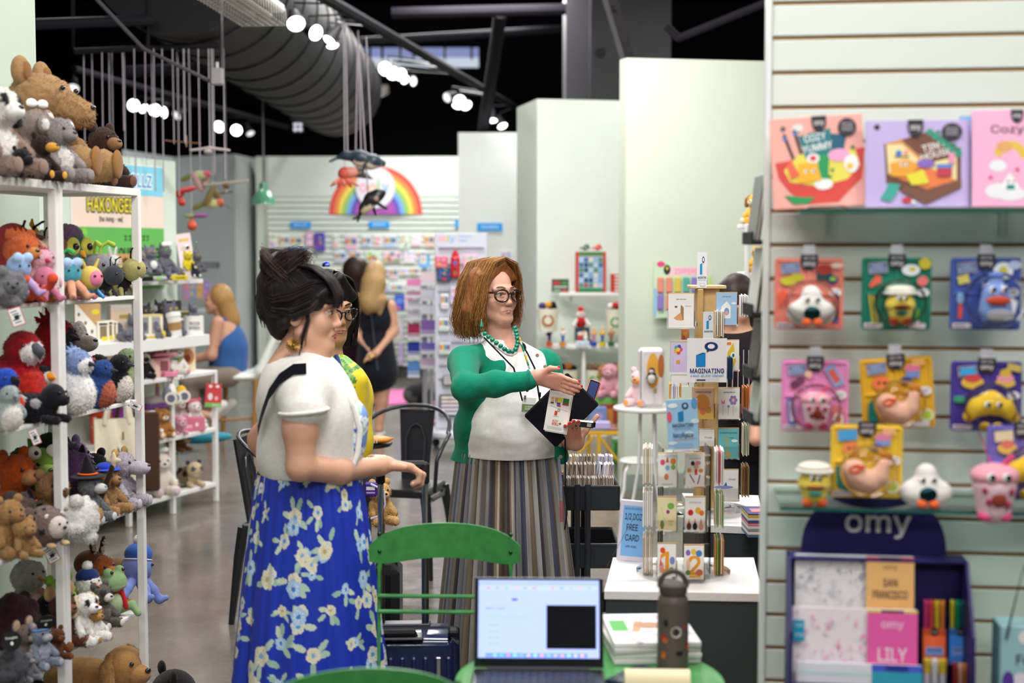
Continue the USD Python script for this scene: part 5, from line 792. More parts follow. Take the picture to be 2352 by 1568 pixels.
hz=at(1060,548,Yd)[2];t.part('lettering',MB().prints([('t',at(1012,548,Yd)[0]-cx,hz,.055,'o','#f2a5bb'),('t',at(1023,548,Yd)[0]-cx,hz,.055,'o','#f6b58e'),('t',at(1031,547,Yd)[0]-cx,hz+.006,.06,'l','#9ccf8e'),('t',at(1039,548,Yd)[0]-cx,hz-.01,.055,'y','#8cb5ee'),('t',at(1068,543,Yd)[0]-cx,hz+.02,.016,'create your','#86b6ea'),('t',at(1064,552,Yd)[0]-cx,hz-.015,.016,'happy!','#86b6ea')],-.001),'paper',False)
for y in(568,606,640,668,697,728,756,785,812,838,868):t.part('hook_bar',MB().box((0,-.012,at(1060,y,Yd)[2]),(w*.86,.02,.012),'#a9abb6'),'plastic',False)
D=[(1014,602,30,26,'pastel','#d9667e','rose boxed'),(1020,630,32,32,'dots','#3a4668','navy monster'),(1082,600,34,30,'pastel','#f3b9d3','pink tray'),(1074,640,30,28,'dots','#f0f0ee','white dotted'),(1022,692,18,34,'markers','#eef0f2','white bottle shaped'),(1045,678,20,40,'pastel','#dcd5e6','lilac narrow'),(1070,690,22,36,'pastel','#eef0f4','white tall'),(1020,745,24,30,'markers','#e6e6ec','rainbow pencil'),(1050,745,26,30,'markers','#eeeef2','long rainbow pencil'),(1022,800,28,28,'markers','#d3d3dc','muted marker'),(1030,872,26,22,'stripe','#3a3a42','black framed'),(1034,930,50,50,'stripe','#55565e','large dark')]
for i,(px,py,pw,ph,k,c,nm)in enumerate(D):pack('%s pack hung on the revolving display'%nm,px,py,pw,ph,k,c,.04,Yd-.03,'packs on the revolving display')
t=Th('red_bottle','red rocket shaped bottle pack hung on the revolving display','bottle',at(1046,636,Yd-.06));t.part('bottle',MB().lathe([(0,0),(.035,.0),(.04,.01),(.04,.16),(.03,.175),(.03,.2),(.018,.205),(.018,.225),(0,.23)],'#cf2a33'),'plastic');t.part('label',MB().prints([('e',0,.12,.016,.018,'#3b6ec2'),('e',0,.07,.014,.014,'#6a3a2a'),('e',0,.035,.012,.012,'#3a8a5a')],-.041),'paper',False)
t=Th('info_card','white card above a sky blue band, over the tall grey rack','sign',at(975,600,13.55));t.part('card',MB().box((0,.005,0),(.105,.006,.125),'#7fc0f2'),'card',False);t.part('print',MB().prints([('r',-.012,.018,.06,.08,'#f1ece6'),('r',-.012,.02,.03,.03,'#dfc8b8')],.0015),'paper',False);t.part('stem',MB().cyl((0,.01,-.06),(0,.08,-.0),.005,'#ccc'),'metal')
one('pink_mat','bright pink mat on the floor behind the far visitors','mat',MB().box((0,0,.006),(.75,1.6,.012),'#e583b8',.004),'fabric',(onz(945,908,0)[0],16.4,0),False)
one('pink_mat','small pink mat on the floor beside the revolving display','mat',MB().box((0,0,.006),(.35,.7,.012),'#e583b8',.004),'fabric',(onz(985,965,0)[0],14.3,0),False)
d=organic([E((0,0,.12),(.2,.12,.12),'#2b2b30'),E((.12,0,.2),(.1,.1,.12),'#8d8a88'),E((-.1,-.03,.1),(.1,.08,.08),'#6f6c6c')],.03);one('shoulder_bag','black and white bag lying on the floor beside the pink mat','bag',MB().add(d),'fabric',(onz(945,928,0)[0]+.12,15.6,0),True)
boxed('price_notice','white sheets posted on the panel edge left of the holiday shelf','notice',(at(1160,600,16.44)[0],16.44,at(1160,606,16.44)[2]),(.17,.01,.16),'#ececf0',[('r',-.1,.6,.3,.4,'#c9b9cc'),('r',.25,.6,.2,.5,'#a9b9d0')])
bar_y=112
def strings(pts):
 for i,(px,y1,Y)in enumerate(pts):one('hanging_string','%s long pale string from the left hanging from the black bar'%ords[i],'string',MB().cyl(at(px,bar_y,Y),at(px+4,y1,Y),.0042,'#a09aa2',n=6),'fabric')
strings([(192,400,9.4),(211,430,9.5),(234,440,9.4),(250,420,9.6),(257,430,9.9),(281,300,9.5),(285,430,9.6),(308,420,9.4),(333,470,9.6),(353,440,9.5),(348,380,9.9),(372,440,9.5),(396,330,9.6),(408,450,9.9),(422,330,9.5),(433,345,9.7),(455,360,9.5),(485,345,9.6),(489,400,9.9),(513,410,9.7)])
def flyer(label,px,py,Y,parts,top,name='hanging_bird',cat='flying bird',roll=0):
 t=Th(name,label,cat,TR(*at(px,py,Y))@RY(roll));tz=at(px,top,Y)[2]-at(px,py,Y)[2]
 t.part('string',MB().cyl((0,0,.0),(tz*math.sin(math.radians(-roll)),0,tz*math.cos(math.radians(roll))),.0035,'#b5b0b4',n=6),'fabric')
 for pn,d in parts:t.part(pn,MB().add(organic(d,.006,.012)),'paint',True)
def humming(c,throat,wing,s,up=1):return[('body',[E((0,0,0),(.075*s,.03,.04*s),c),E((.06*s,0,.01),(.035*s,.03,.03*s),throat),K((.08*s,0,.0),(.16*s,0,-.05*s),.006,.0035,'#55504a')]),('wing',[E((-.02*s,-.05,up*.06*s),(.03*s,.02,.1*s),wing,(0,25*up,0))]),('wing',[E((.03*s,.05,up*.06*s),(.03*s,.02,.1*s),wing,(0,-20*up,0))]),('tail',[E((-.12*s,0,-.02*s),(.07*s,.02,.025*s),'#7a7a3c',(0,-30,0))])]
flyer('green and pink hummingbird ornament with wings down, topmost of the flying birds',460,402,13,humming('#b9bb86','#c9506a','#b58f8a',1.0,-1),112)
flyer('green hummingbird ornament with red throat, wings raised',489,467,13,humming('#c5c489','#d0604a','#7d6a3c',1.05,1),112)
flyer('red parrot ornament with spread wing beside the poster panel',412,445,11.5,[('body',[E((0,0,0),(.04,.03,.03),'#b8362c')]),('wing',[E((.06,-.02,.03),(.09,.02,.022),'#b02f2a',(0,-12,0))]),('tail',[K((.0,0,-.02),(.02,0,-.07),.015,.03,'#b8362c')])],112)
flyer('purple winged parrot ornament with an orange tail, lowest of the flying birds',440,496,12,[('body',[E((0,0,0),(.07,.03,.014),'#8f9a4a')]),('wing',[E((.08,-.02,.002),(.07,.02,.018),'#8a4480',(0,-4,0))]),('tail',[K((.0,0,-.02),(.005,0,-.08),.008,.042,'#d0502f')])],112)
flyer('long thin wooden glider with a small acrobat figure, in the middle of the flying birds',520,422,13,[('wing',[K((-.2,0,-.01),(.2,0,.025),.012,.012,'#b5aa9a')]),('body',[E((0,-.02,-.02),(.03,.02,.025),'#6b4a2c'),K((0,0,-.03),(0,0,-.08),.012,.01,'#d9c4b0')]),('skis',[K((-.05,0,-.085),(.05,0,-.07),.01,.01,'#5d4a28')])],112,'hanging_glider','mobile')
flyer('thin brown wooden stick mobile before the black ceiling',424,326,9.6,[('stick',[K((-.13,0,.01),(.11,0,-.01),.006,.006,'#7b4f38')]),('peg',[K((.01,0,-.03),(.012,0,.04),.006,.006,'#a07858')])],112,'hanging_mobile','mobile')
flyer('pale grey gull mobile with outstretched wings near the wall top',482,345,9.6,[('wing',[K((-.13,0,-.0),(0,0,.015),.009,.012,'#b5a5a5'),K((0,0,.015),(.13,0,.0),.012,.009,'#b5a5a5')]),('body',[E((-.01,0,-.01),(.03,.05,.018),'#a59a9a')])],112,'hanging_mobile','mobile')
def whale(label,px,py,Y,s,prims,fins,st,fincol,roll):
 t=Th('hanging_whale',label,'flying whale',TR(*at(px,py,Y))@RY(roll));t.part('body',MB().add(organic(prims,.011,.03)),'chip',True)
 for fpr in fins:t.part('fin',MB().add(organic(fpr,.009,.015)),'chip',True)
 for sx,pt in st:
  a=np.array([sx,0,.03]);e=at(pt[0],pt[1],Y)-at(px,py,Y);t.part('string',MB().cyl(a,RY(-roll)[:3,:3]@e,.005,'#a39ca2',n=6),'fabric')
 return t
whale('blue grey humpback whale ornament with a pale belly, uppermost of the hanging sea animals',826,367,10.5,1,chain([(-.17,0,.0),(-.1,0,.025),(0,0,.02),(.1,0,-.0),(.17,0,-.01)],[.012,.03,.05,.045,.022],'#2b3540')+chain([(-.02,-.01,-.02),(.08,-.01,-.03),(.165,0,-.022)],[.025,.03,.015],'#c9b8a8'),[[K((-.17,0,0),(-.215,-.03,-.03),.013,.01,'#2b3540')],[K((-.17,0,0),(-.22,.03,-.022),.013,.01,'#2b3540')],[K((.05,-.04,-.03),(.03,-.07,-.11),.016,.008,'#23262c')]],[(-.09,(794,62)),(.01,(822,70)),(.09,(841,84))],'#222',4)
whale('black whale ornament tilted steeply upward in front of the rainbow sign',846,470,10.5,1,chain([(-.1,0,-.03),(-.04,0,.0),(.04,0,.02),(.1,0,.02),(.14,0,.015)],[.012,.03,.05,.04,.022],'#1f1d1b')+[E((.07,-.03,.0),(.02,.015,.016),'#9a8470'),E((-.02,-.03,-.03),(.05,.02,.02),'#b5a38c')],[[K((-.1,0,-.03),(-.15,-.04,-.03),.013,.008,'#1f1d1b')],[K((-.1,0,-.03),(-.14,.04,-.06),.013,.008,'#1f1d1b')],[K((.06,-.04,-.02),(.1,-.06,-.1),.014,.012,'#1f1d1b')],[K((.02,.03,-.03),(-.0,.05,-.09),.012,.01,'#1f1d1b')]],[(.02,(822,70))],'#222',-33)
whale('grey manta ray ornament hanging left of the rainbow',815,397,11,1,[E((0,0,0),(.1,.05,.035),'#5c564e'),E((-.06,-.02,.0),(.06,.04,.03),'#8f8378'),K((.08,0,-.01),(.16,0,-.03),.018,.005,'#4d4840')],[[E((.03,0,.03),(.03,.05,.03),'#55504a')]],[(.0,(822,70))],'#222',8)
d=[('mantle',[E((0,0,.02),(.05,.045,.05),'#c25044'),E((.05,0,.03),(.05,.04,.04),'#d08878')])]+[('arm',chain([(-.02,0,-.01),(-.07+.035*i,-.03,-.05),(-.1+.05*i,-.02,-.07-.01*(i%2))],[.018,.013,.008],'#c9503f' if i%2 else '#d98270'))for i in range(5)]
flyer('red octopus ornament with curling arms left of the rainbow',792,405,10.5,d,62,'hanging_octopus','flying octopus')
# holiday shelf before the middle panel
CX0,CX1=at(1262,700,12.5)[0],1.62
cz=[at(1300,671,12.5)[2],at(1300,792,12.5)[2],.45,.05]
t=Th('holiday_shelf','white shelf unit with holiday toys before the middle wall panel','shelf unit',(CX0,12.45,0))
t.part('upper_board',MB().box((.66,.2,cz[0]-.015),(1.15,.3,.03),'#f0f0ee',.003),'paint',False)
for i in(1,2,3):t.part('board',MB().box((.62,.15,cz[i]-.015),(1.3,.36,.03),'#f0f0ee',.003),'paint',False)
for x in(.0,.30,.95):t.part('post',MB().box((x,.0,cz[1]/2),(.03,.03,cz[1]),'#f0f0ee',.003),'paint',False);t.part('back_post',MB().box((x,.3,cz[1]/2),(.03,.03,cz[1]),'#f0f0ee',.003),'paint',False)
for x in(.2,1.0):t.part('bracket',MB().box((x,.28,cz[0]-.06),(.02,.12,.06),'#e5e5e2'),'paint',False)
def cpt(px,lv,y=12.45):return np.array([at(px,700,y)[0],y,cz[lv]])
boxed('holiday_carton','small dark green holiday carton at the left of the upper board','carton',TR(*cpt(1287,0,12.5)),(.15,.08,.115),'#2c4a38',[('r',-.22,.7,.4,.3,'#b5433f'),('r',.25,.7,.35,.3,'#4f8a54'),('r',0,.42,.8,.1,'#cfd9cf'),('r',-.2,.15,.4,.2,'#8fae94'),('r',.25,.15,.35,.2,'#c55a52')])
adv=boxed('advent_cabinet','red and green framed calendar cabinet with tiny picture windows','cabinet',TR(*cpt(1357,0,12.5)),(.265,.12,.355),'#c8372f',[('r',0,.06,.8,.11,'#2f8a4c'),('r',0,.95,.8,.09,'#2f8a4c')])
pr=[]
for i in range(5):
 for j in range(6):pr.append(('r',-.085+.0425*i,.06+.045*j,.036,.038,rng.choice(['#7fa3cf','#b5c9dc','#4a6f9a','#5c8a6a','#a9574f','#d9d2c4','#35507a','#86b3d0'])))
adv.part('picture_windows',MB().prints([('r',0,.175,.215,.28,'#9fb8d2')]+pr,-.001),'paper',False)
for px,c,nm in((1343,'#2c5a3c','dark green'),(1371,'#c5352f','red')):
 t=Th('toy_truck','small %s toy truck on top of the calendar cabinet'%nm,'toy truck',cpt(px,0,12.53)+[0,0,.355]);t.part('body',MB().add(organic([E((0,0,.028),(.05,.025,.018),c),E((.015,0,.05),(.022,.022,.018),c)],.006)),'gloss',True)
 for x in(-.03,.03):t.part('wheel',MB().cyl((x,-.028,.014),(x,.028,.014),.014,'#cfcfd2'),'plastic')
boxed('holiday_carton','red and white striped holiday carton at the right end of the upper board','carton',TR(*cpt(1415,0,12.5)),(.09,.08,.16),'#c4392f',[('r',.1,.12+.19*i,.5,.09,'#efe9e2')for i in range(5)]+[('r',.42,.5,.15,1,'#2c5a3c')])
def bucket(label,px,lv,y,c,items,r=.085,h=.17,dz=0):
 t=Th('toy_bucket',label,'bucket',cpt(px,lv,y)+[0,0,dz]);t.part('bucket_body',MB().lathe([(0,0),(r*.8,0),(r,h),(r*.96,h),(r*.78,.01),(0,.01)],'#e6e2cf',n=24),'paper',30);t.part('badge',MB().prints([('e',0,h*.5,r*.55,r*.55,c),('e',0,h*.5,r*.35,r*.35,'#ddd9c5')],-r*.93),'paper',False)
 for i,cc in enumerate(items):
  a=i*2.4;t.part('toy',MB().ell((r*.55*math.cos(a),r*.55*math.sin(a),h+.01+.012*(i%3)),(.03,.03,.03),cc,2),'velour',True)
 return t
bucket('cream bucket of small toys with an orange badge, hanging beside the red haired woman',1258,1,12.3,'#a5622f',['#1e1c22','#3a3060','#d99a2f','#26242a','#4a3a7a','#1b1a1e'],.095,.2,.13)
bucket('cream bucket with a green badge and red toys at the right of the second board',1412,1,12.4,'#5f9a4f',['#c5302c','#e9e5df','#c5302c','#7aa05a'],.08,.22,.1)
bucket('cream bucket with an orange badge in the lower left cubby',1304,2,12.55,'#b56a33',['#1f1d22','#26232a','#c9702a','#2a2540','#1c1a1e'],.1,.2,.0)
bucket('cream bucket with a green wreath badge in the lower middle cubby',1366,2,12.55,'#5a9a45',['#a5806a','#b98f76','#8f6a58','#b5b5bd'],.1,.2,.0)
bucket('cream bucket of toys at the right of the lower cubbies',1411,2,12.55,'#b5863a',['#3a4a8a','#c9a040','#2f2f5a','#b5503a'],.08,.2,.0)
t=plush('santa_doll','plush Santa doll in a red suit sitting on picture boxes','Santa doll',cpt(1334,1,12.5)+[0,0,.155],10,.19,[('body',[E((0,0,.25),(.26,.22,.26),'#c4241f'),E((0,0,.6),(.2,.19,.17),'#f0ebe6')],'fur'),('face',[E((0,-.14,.66),(.12,.08,.08),'#e0b8a0')],'velour'),('hat',[E((0,0,.84),(.14,.13,.12),'#cf2a23')],'velour'),('arm',[K((-.2,-.05,.35),(-.36,-.12,.12),.09,.09,'#efe9e4')],'fur'),('arm',[K((.2,-.05,.35),(.36,-.12,.12),.09,.09,'#efe9e4')],'fur'),('belt',[E((0,-.02,.2),(.265,.22,.04),'#1c1a1c')],'velour')],26)
boxed('picture_box','dark green picture box under the Santa doll','box',TR(*cpt(1338,1,12.48)+[0,0,.04]),(.13,.1,.115),'#2c4a48',[('r',.05,.5,.75,.75,'#2d3a6a'),('e',0,.5,.25,.2,'#e0d2c4'),('e',.15,.65,.15,.12,'#d9a04a'),('e',0,.25,.35,.15,'#a5402f')])
boxed('picture_box','low navy box at the bottom of the stack under Santa','box',TR(*cpt(1342,1,12.5)),(.15,.1,.04),'#33346a',[('r',.2,.5,.4,.4,'#8a6a6a')])
for lab,px,c1,c2,base,nm in[('tiny purple witch figure on an orange stand',1262,'#5b3a7a','#2a2036','#d9622a',1),('tiny figure in a white shirt and green cap on an orange stand',1293,'#3a6ac0','#e9e6e0','#e0902f',2),('tiny pink and tan figure on a blue stand',1364,'#c77aa8','#d9a860','#2f4ab0',3),('tiny figure in blue and yellow on a yellow stand',1384,'#2f5ab0','#e0b83a','#dcc42f',4),('tiny brown reindeer figure on a green stand',1404,'#9a6a3a','#b5804a','#2f6a4a',5)]:
 t=Th('wood_figure',lab,'figurine',cpt(px,1,12.33));t.part('stand',MB().cyl((0,0,0),(0,0,.04),.028,base),'gloss');t.part('figure',MB().add(organic([K((0,0,.04),(0,0,.09),.012,.016,c1),E((0,0,.115),(.022,.018,.025),c2),E((0,0,.15),(.015,.015,.017),'#d9b295'),K((-.01,0,.12),(-.03,-.005,.1),.006,.006,c2),K((.01,0,.12),(.035,-.005,.13),.006,.006,c2)],.005)),'gloss',True)
t=Th('block_calendar','white and blue block with two small holiday figures on it','figurine',cpt(1338,1,12.3));t.part('block',MB().box((0,0,.025),(.115,.05,.05),'#dfe9f0',.004),'gloss',False);t.part('print',MB().prints([('t',0,.025,.022,'24 25','#6aa5c9')],-.0255),'paper',False)
for x,c in((-.028,'#c4302a'),(.028,'#eceae6')):t.part('figure',MB().add(organic([E((x,0,.075),(.02,.02,.025),c),E((x,0,.11),(.016,.016,.016),'#e9dccf')],.005)),'gloss',True)
plush('bear_plush','pink plush bear among the toys right of the tablet','bear toy',(at(1402,915,11.6)[0],11.6,.505),-20,.3,bear('#e5a9b8',None,'flop',earc='#b5804a',m='fur'),26)
boxed('toy_crate','bright green play set carton with a red window, right of the tablet','carton',TR(at(1396,950,11.6)[0],11.55,.2),(.26,.2,.305),'#79b85a',[('r',0,.5,.6,.65,'#a9402f'),('r',0,.5,.3,.4,'#d98a3a'),('e',-.3,.15,.12,.06,'#6aa5d9')])
boxed('toy_crate','purple and teal rainbow carton beside the green play set','carton',TR(at(1372,950,11.5)[0],11.4,.2),(.14,.12,.24),'#7f8fc9',[('e',.1,.4,.3,.2,'#5fae9a'),('e',0,.7,.3,.12,'#b59ad9'),('r',0,.06,1,.1,'#3f9a5a')])
boxed('toy_crate','striped green carton low behind the held phone','carton',TR(at(1408,965,11.3)[0],11.25,.0),(.22,.2,.18),'#2f7a3c',[('r',-.4+.2*i,.5,.08,.9,'#6fb85a')for i in range(5)])
boxed('toy_crate','blue and red carton on the bottom board of the holiday shelf','carton',TR(at(1350,1000,12.4)[0],12.5,.05),(.4,.15,.12),'#3f7ac0',[('r',.35,.5,.2,.9,'#c44a3a')])
tb=Th('yellow_table','low yellow metal table with crossed braces and a glass top','table',(at(1362,990,10.4)[0],10.4,0));X0=.3
tb.part('glass_top',MB().box((0,0,.405),(X0*2,.4,.012),'#fff'),'shelf_glass',False);tb.part('rim',MB().box((0,-.2,.39),(X0*2,.025,.025),'#dba92a',.003),'gloss',False);tb.part('rim',MB().box((0,.2,.39),(X0*2,.025,.025),'#dba92a',.003),'gloss',False)
for x in(-X0,-.02,.03,X0):tb.part('leg',MB().box((x,-.2 if x!=-.02 else.2,.19),(.025,.025,.38),'#dba92a',.003),'gloss',False)
for a,b in((-X0,0),(0,-X0),(0.03,X0),(X0,.2)):tb.part('brace',MB().cyl((a,-.2,.37),(b,-.2,.02),.01,'#dba92a',n=8),'gloss')
boxed('lilac_box','lilac box lying on the glass of the yellow table','box',TR(at(1370,980,10.3)[0],10.25,.412),(.2,.1,.05),'#b7a6d9',r=.006)
t=Th('beige_case','beige rounded case standing under the yellow table','case',(at(1358,1050,11)[0],11,0));t.part('shell',MB().box((0,0,.17),(.32,.16,.3),'#b3aa9d',.05),'plastic',40);t.part('handle',MB().tube([(-.06,0,.31),(-.05,0,.345),(.05,0,.345),(.06,0,.31)],.01,'#8a8278'),'plastic')
t=Th('bistro_table','round white metal bistro table holding a clear lidded gift box','table',(at(1487,935,8.6)[0],8.6,0));tz=at(1487,934,8.6)[2]
t.part('table_top',MB().lathe([(0,tz-.02),(.2,tz-.02),(.208,tz-.012),(.208,tz),(.2,tz+.004),(0,tz+.004)],'#f2f3f0',n=48),'gloss',30)
for a in(0.6,2.2,3.8,5.3):t.part('leg',MB().tube([(.06*math.cos(a),.06*math.sin(a),tz-.02),(.07*math.cos(a),.07*math.sin(a),.4),(.16*math.cos(a),.16*math.sin(a),0)],.009,'#eeefec',8),'gloss')
bx=Th('gift_box','white clear lidded gift box showing an orange penguin toy','gift box',TR(*(at(1502,925,8.5)*[1,1,0]+[0,0,tz+.004]))@RZ(8));h=at(1502,802,8.5)[2]-tz
bx.part('case',MB().box((0,.08,h/2),(.15,.1,h),'#efe7ea',.02),'plastic',40);bx.part('print',MB().prints([('e',.0,h*.62,.04,h*.3,'#eeb04a'),('e',.05,h*.7,.02,h*.2,'#b9703a'),('r',.015,h*.28,.02,.03,'#b5a070')],.0295),'paper',False);bx.part('cover',MB().box((0,.02,h/2),(.16,.02,h*.98),'#fff',.01),'film',False)
plush('penguin_plush','tiny plush penguin fixed inside the clear gift box','penguin toy',at(1497,880,8.46),-10,.1,bird('#24222a','#e9e4dc','#24222a','#e08a2a',face='#efeae2',wing='#8f939c'),22)
plush('pig_plush','pale pink plush toy leaning at the left of the gift box','plush toy',at(1470,888,8.62)*[1,1,0]+[0,0,tz+.004],-30,.24,bear('#eccdd0','#e59a60','round',m='velour'),24)
t=Th('white_stool','low white metal stool with bent legs by the panel','stool',(at(1470,1052,9.6)[0],9.6,0));z=at(1470,1054,9.6)[2];t.part('seat',MB().lathe([(0,z-.02),(.13,z-.02),(.14,z-.01),(.13,z),(0,z)],'#f1f2ef',n=32),'gloss',30)
for a in(.7,2.4,3.9,5.5):t.part('leg',MB().tube([(.1*math.cos(a),.1*math.sin(a),z-.015),(.15*math.cos(a),.15*math.sin(a),z-.08),(.16*math.cos(a),.16*math.sin(a),.1),(.2*math.cos(a),.2*math.sin(a),.012)],.011,'#f1f2ef',8),'gloss')
Zb=at(1568,665,10.02);t=Th('wall_card_board','pink and green printed hanging board with rows of zipper packs on the sage panel','display board',TR(*Zb)@RZ(10));bw,bh=.42,.4
t.part('board',MB().poly([(-bw/2,-bh/2),(bw/2,-bh/2+.02),(bw/2,bh/2-.04),(-.08,bh/2-.04),(-.1,bh/2),(-bw/2,bh/2)],'#c9e0c2',depth=.01),'card',False)
t.part('print',MB().prints([('r',.04,.13,.3,.06,'#f3c9d3'),('t',.06,.128,.034,'ZIPPERBITE','#e88aa8',.24),('e',-.16,.18,.03,.02,'#e0507a'),('e',-.115,.14,.025,.035,'#33312f'),('e',-.115,.15,.009,.012,'#d9c23a'),('r',-.2,-.09,.02,.2,'#8fc4e8'),('r',.2,.03,.02,.12,'#b9d86a')],-.001),'paper',False)
for i in range(6):
 for j in range(2):t.part('pack',MB().box((-.165+.062*i,-.012,.035-.12*j),(.045,.02,.105),rng.choice(['#8f7ac0','#e0907a','#5fae9a','#7f8fd9','#d98aa8','#b5a8c9','#d9c25a']),.004),'card',False)
t=Th('white_frame_shelf','white framed shelf with yellow toys seen past the slat wall edge','shelf',(at(1728,515,8.2)[0],8.2,0));zt=at(1728,514,8.2)[2]
t.part('board',MB().box((.07,.15,zt-.012),(.22,.3,.024),'#f2f2f0',.003),'paint',False);t.part('post',MB().box((-.03,.0,zt/2),(.024,.024,zt),'#f2f2f0',.003),'paint',False);t.part('board',MB().box((.07,.15,zt-.29),(.22,.3,.02),'#f2f2f0',.003),'paint',False)
plush('giraffe_plush','yellow and brown plush toy on top of the white framed shelf','plush toy',(at(1737,510,8.2)[0]+.01,8.3,zt),-40,.19,bear('#e0b24a','#efe2c4','flop',earc='#8a5a2f',m='velour'),22)
plush('banana_plush','pale yellow plush toy inside the white framed shelf','plush toy',(at(1741,600,8.2)[0]+.01,8.25,zt-.28),-40,.17,bear('#ecd9a0','#e5b44a','round',m='velour',belly='#e0b03a',arm='#e0b03a'),22)
Yc=5.85;a,b=at(1292,1117,Yc),at(1421,1117,Yc);t=Th('rolling_cart','black metal rolling cart filled with filed cards behind the red haired woman','cart',((a[0]+b[0])/2,Yc,0));w=b[0]-a[0];zr=a[2]
for i,(zt,hh)in enumerate(((zr,.1),(at(1360,1250,Yc)[2],.1),(.2,.1))):
 for q,(cx,cy,sx_,sy_)in enumerate(((0,0,w,.012),(0,.34,w,.012),(-w/2,.17,.012,.34),(w/2,.17,.012,.34))):t.part('tray_side',MB().box((cx,cy,zt-hh/2),(sx_,sy_,hh),'#303338',.003),'dark_metal',False)
 t.part('tray_floor',MB().box((0,.17,zt-hh+.005),(w,.34,.01),'#27292e'),'dark_metal',False);t.part('tray_rim',MB().tube([(-w/2,-.004,zt),(w/2,-.004,zt),(w/2,.344,zt),(-w/2,.344,zt),(-w/2,0,zt)],.006,'#3c3f45',6),'dark_metal')
for x in(-.055,-.012):t.part('post',MB().cyl((x,-.016,.05),(x,-.016,zr+.012),.012,'#35383d'),'dark_metal');t.part('post',MB().cyl((x,.356,.05),(x,.356,zr+.012),.012,'#35383d'),'dark_metal')
for x in(-w/2+.02,w/2-.02):
 for y in(.03,.31):t.part('caster',MB().cyl((x-.012,y,.03),(x+.012,y,.03),.03,'#1d1d20'),'rubber');t.part('caster_stem',MB().cyl((x,y,.05),(x,y,.11),.01,'#35383d'),'metal')
cxm=(a[0]+b[0])/2;rg=random.Random(4)
for row,(yy,zt,n)in enumerate(((.04,.12,34),(.12,.165,34),(.22,.185,30))):
 for i in range(n):
  x=cxm-w/2+.015+(w-.03)*i/n;pale=row>0 and i>n*.66
  c=rg.choice(['#c3b8ad','#a89a8c','#8f8073','#d9d2c9','#b0a396'])if not pale else rg.choice(['#cfd3e4','#e3d9e2','#b9c2dd','#ded7d9','#c9b3b5'])
  one('filed_card',('pale blue or pink edged card filed upright' if pale else 'kraft edged card filed upright')+' in the %s row of the black cart'%('front','middle','rear')[row],'card',MB().box((0,0,0),(.004 if not pale else.0055,.07,zt),c),'paper',TR(x,Yc+yy,zr-.088+zt/2+rg.uniform(0,.006))@RY(rg.uniform(-3,3)+(6 if pale else 0)),False,group='%s cards in the %s row of the black cart'%('pale' if pale else 'kraft',('front','middle','rear')[row]))
t=Th('pedestal','white topped black pedestal under the acrylic card spinner','pedestal',(0,0,0));fl,fr_=onz(1388,1377,.745),onz(1752,1412,.745);bl=onz(1407,1290,.745);br=onz(1756,1306,.745)
fl[1]=fr_[1]=3.98;bl[1]=br[1]=4.42
fl[0],fr_[0],bl[0],br[0]=.262,.705,.318,.76
q=[(fl[0],fl[1]),(fr_[0],fr_[1]-.03),(br[0],br[1]),(bl[0],bl[1])];t.part('top',prism(q,.727,.75,'#eeecec'),'plastic',False);g=sg.Polygon(q).buffer(-.004)
t.part('body',prism(list(g.exterior.coords)[:-1],0,.726,'#3b4245'),'rubber',False)
t=Th('pedestal','white topped black pedestal under the wooden card spinner, farther back','pedestal',(0,0,0));xa=at(1600,1180,5.0)[0];q=[(xa,4.95),(.885,4.9),(.97,5.55),(xa+.02,5.6)];t.part('top',prism(q,.725,.75,'#e9e8ea'),'plastic',False);g=sg.Polygon(q).buffer(-.004);t.part('body',prism(list(g.exterior.coords)[:-1],0,.724,'#353b3f'),'rubber',False)
KR='#b89a72'
def gcard(label,px0,px1,py0,py1,Y,col='#f1efea',prints=(),group=None,yaw=0,dep=.012,env=KR):
 a,b=at(px0,py1,Y),at(px1,py0,Y);w,h=b[0]-a[0],b[2]-a[2]
 t=Th('greeting_card',label,'greeting card',TR((a[0]+b[0])/2,Y,a[2])@RZ(yaw),group);t.part('card',MB().box((0,.003,h/2),(w,.004,h),col),'paper',False);t.part('envelope',MB().box((w*.02,.006+dep/2,h/2+h*.03),(w*1.02,dep,h),env),'paper',False)
 if prints:t.part('print',MB().prints([scaled(i,w,h)for i in prints],.0008),'paper',False)
 return t
def stack(label,px0,px1,py0,py1,Y,cols,n,group):
 for i in range(n):
  a,b=at(px0+(px1-px0)*i/n,py1,Y),at(px0+(px1-px0)*(i+.8)/n,py0,Y)
  one('greeting_card','%s %s'%(ords[i],label),'greeting card',MB().box((0,.05,0),(b[0]-a[0],.1,b[2]-a[2]),cols[i%len(cols)],.001),'paper',TR(*((a+b)/2+[0,0,.004*(i%2)]))@RZ(-6),False)
FLW=lambda c,x,z,r:[('e',x+r*math.cos(k*PI/3),z+r*math.sin(k*PI/3)*.8,r*.55,r*.45,c)for k in range(6)]+[('e',x,z,r*.5,r*.4,'#f0c9a0')]
Yw=5.0
wsp=Th('wooden_spinner','tall light wooden card spinner with clear pockets on the farther pedestal','card spinner',(at(1622,900,5.2)[0],5.2,0));xc=at(1622,900,5.2)[0]
wsp.part('base',MB().lathe([(0,.75),(.15,.75),(.155,.756),(.155,.765),(0,.768)],'#e9eaec',n=48),'acrylic');z1=at(1622,663,5.15)[2]
wsp.part('column',MB().box((.01,0,(.768+z1)/2),(.062,.062,z1-.768),'#d2b27c',.002),'wood',False);wsp.part('column_edge',MB().box((-.032,-.02,(.768+z1)/2),(.02,.09,z1-.768),'#c4a06a',.002),'wood',False)
wsp.part('cap',MB().box((-.002,0,z1+.006),(.13,.11,.012),'#d9bb88',.002),'wood',False)
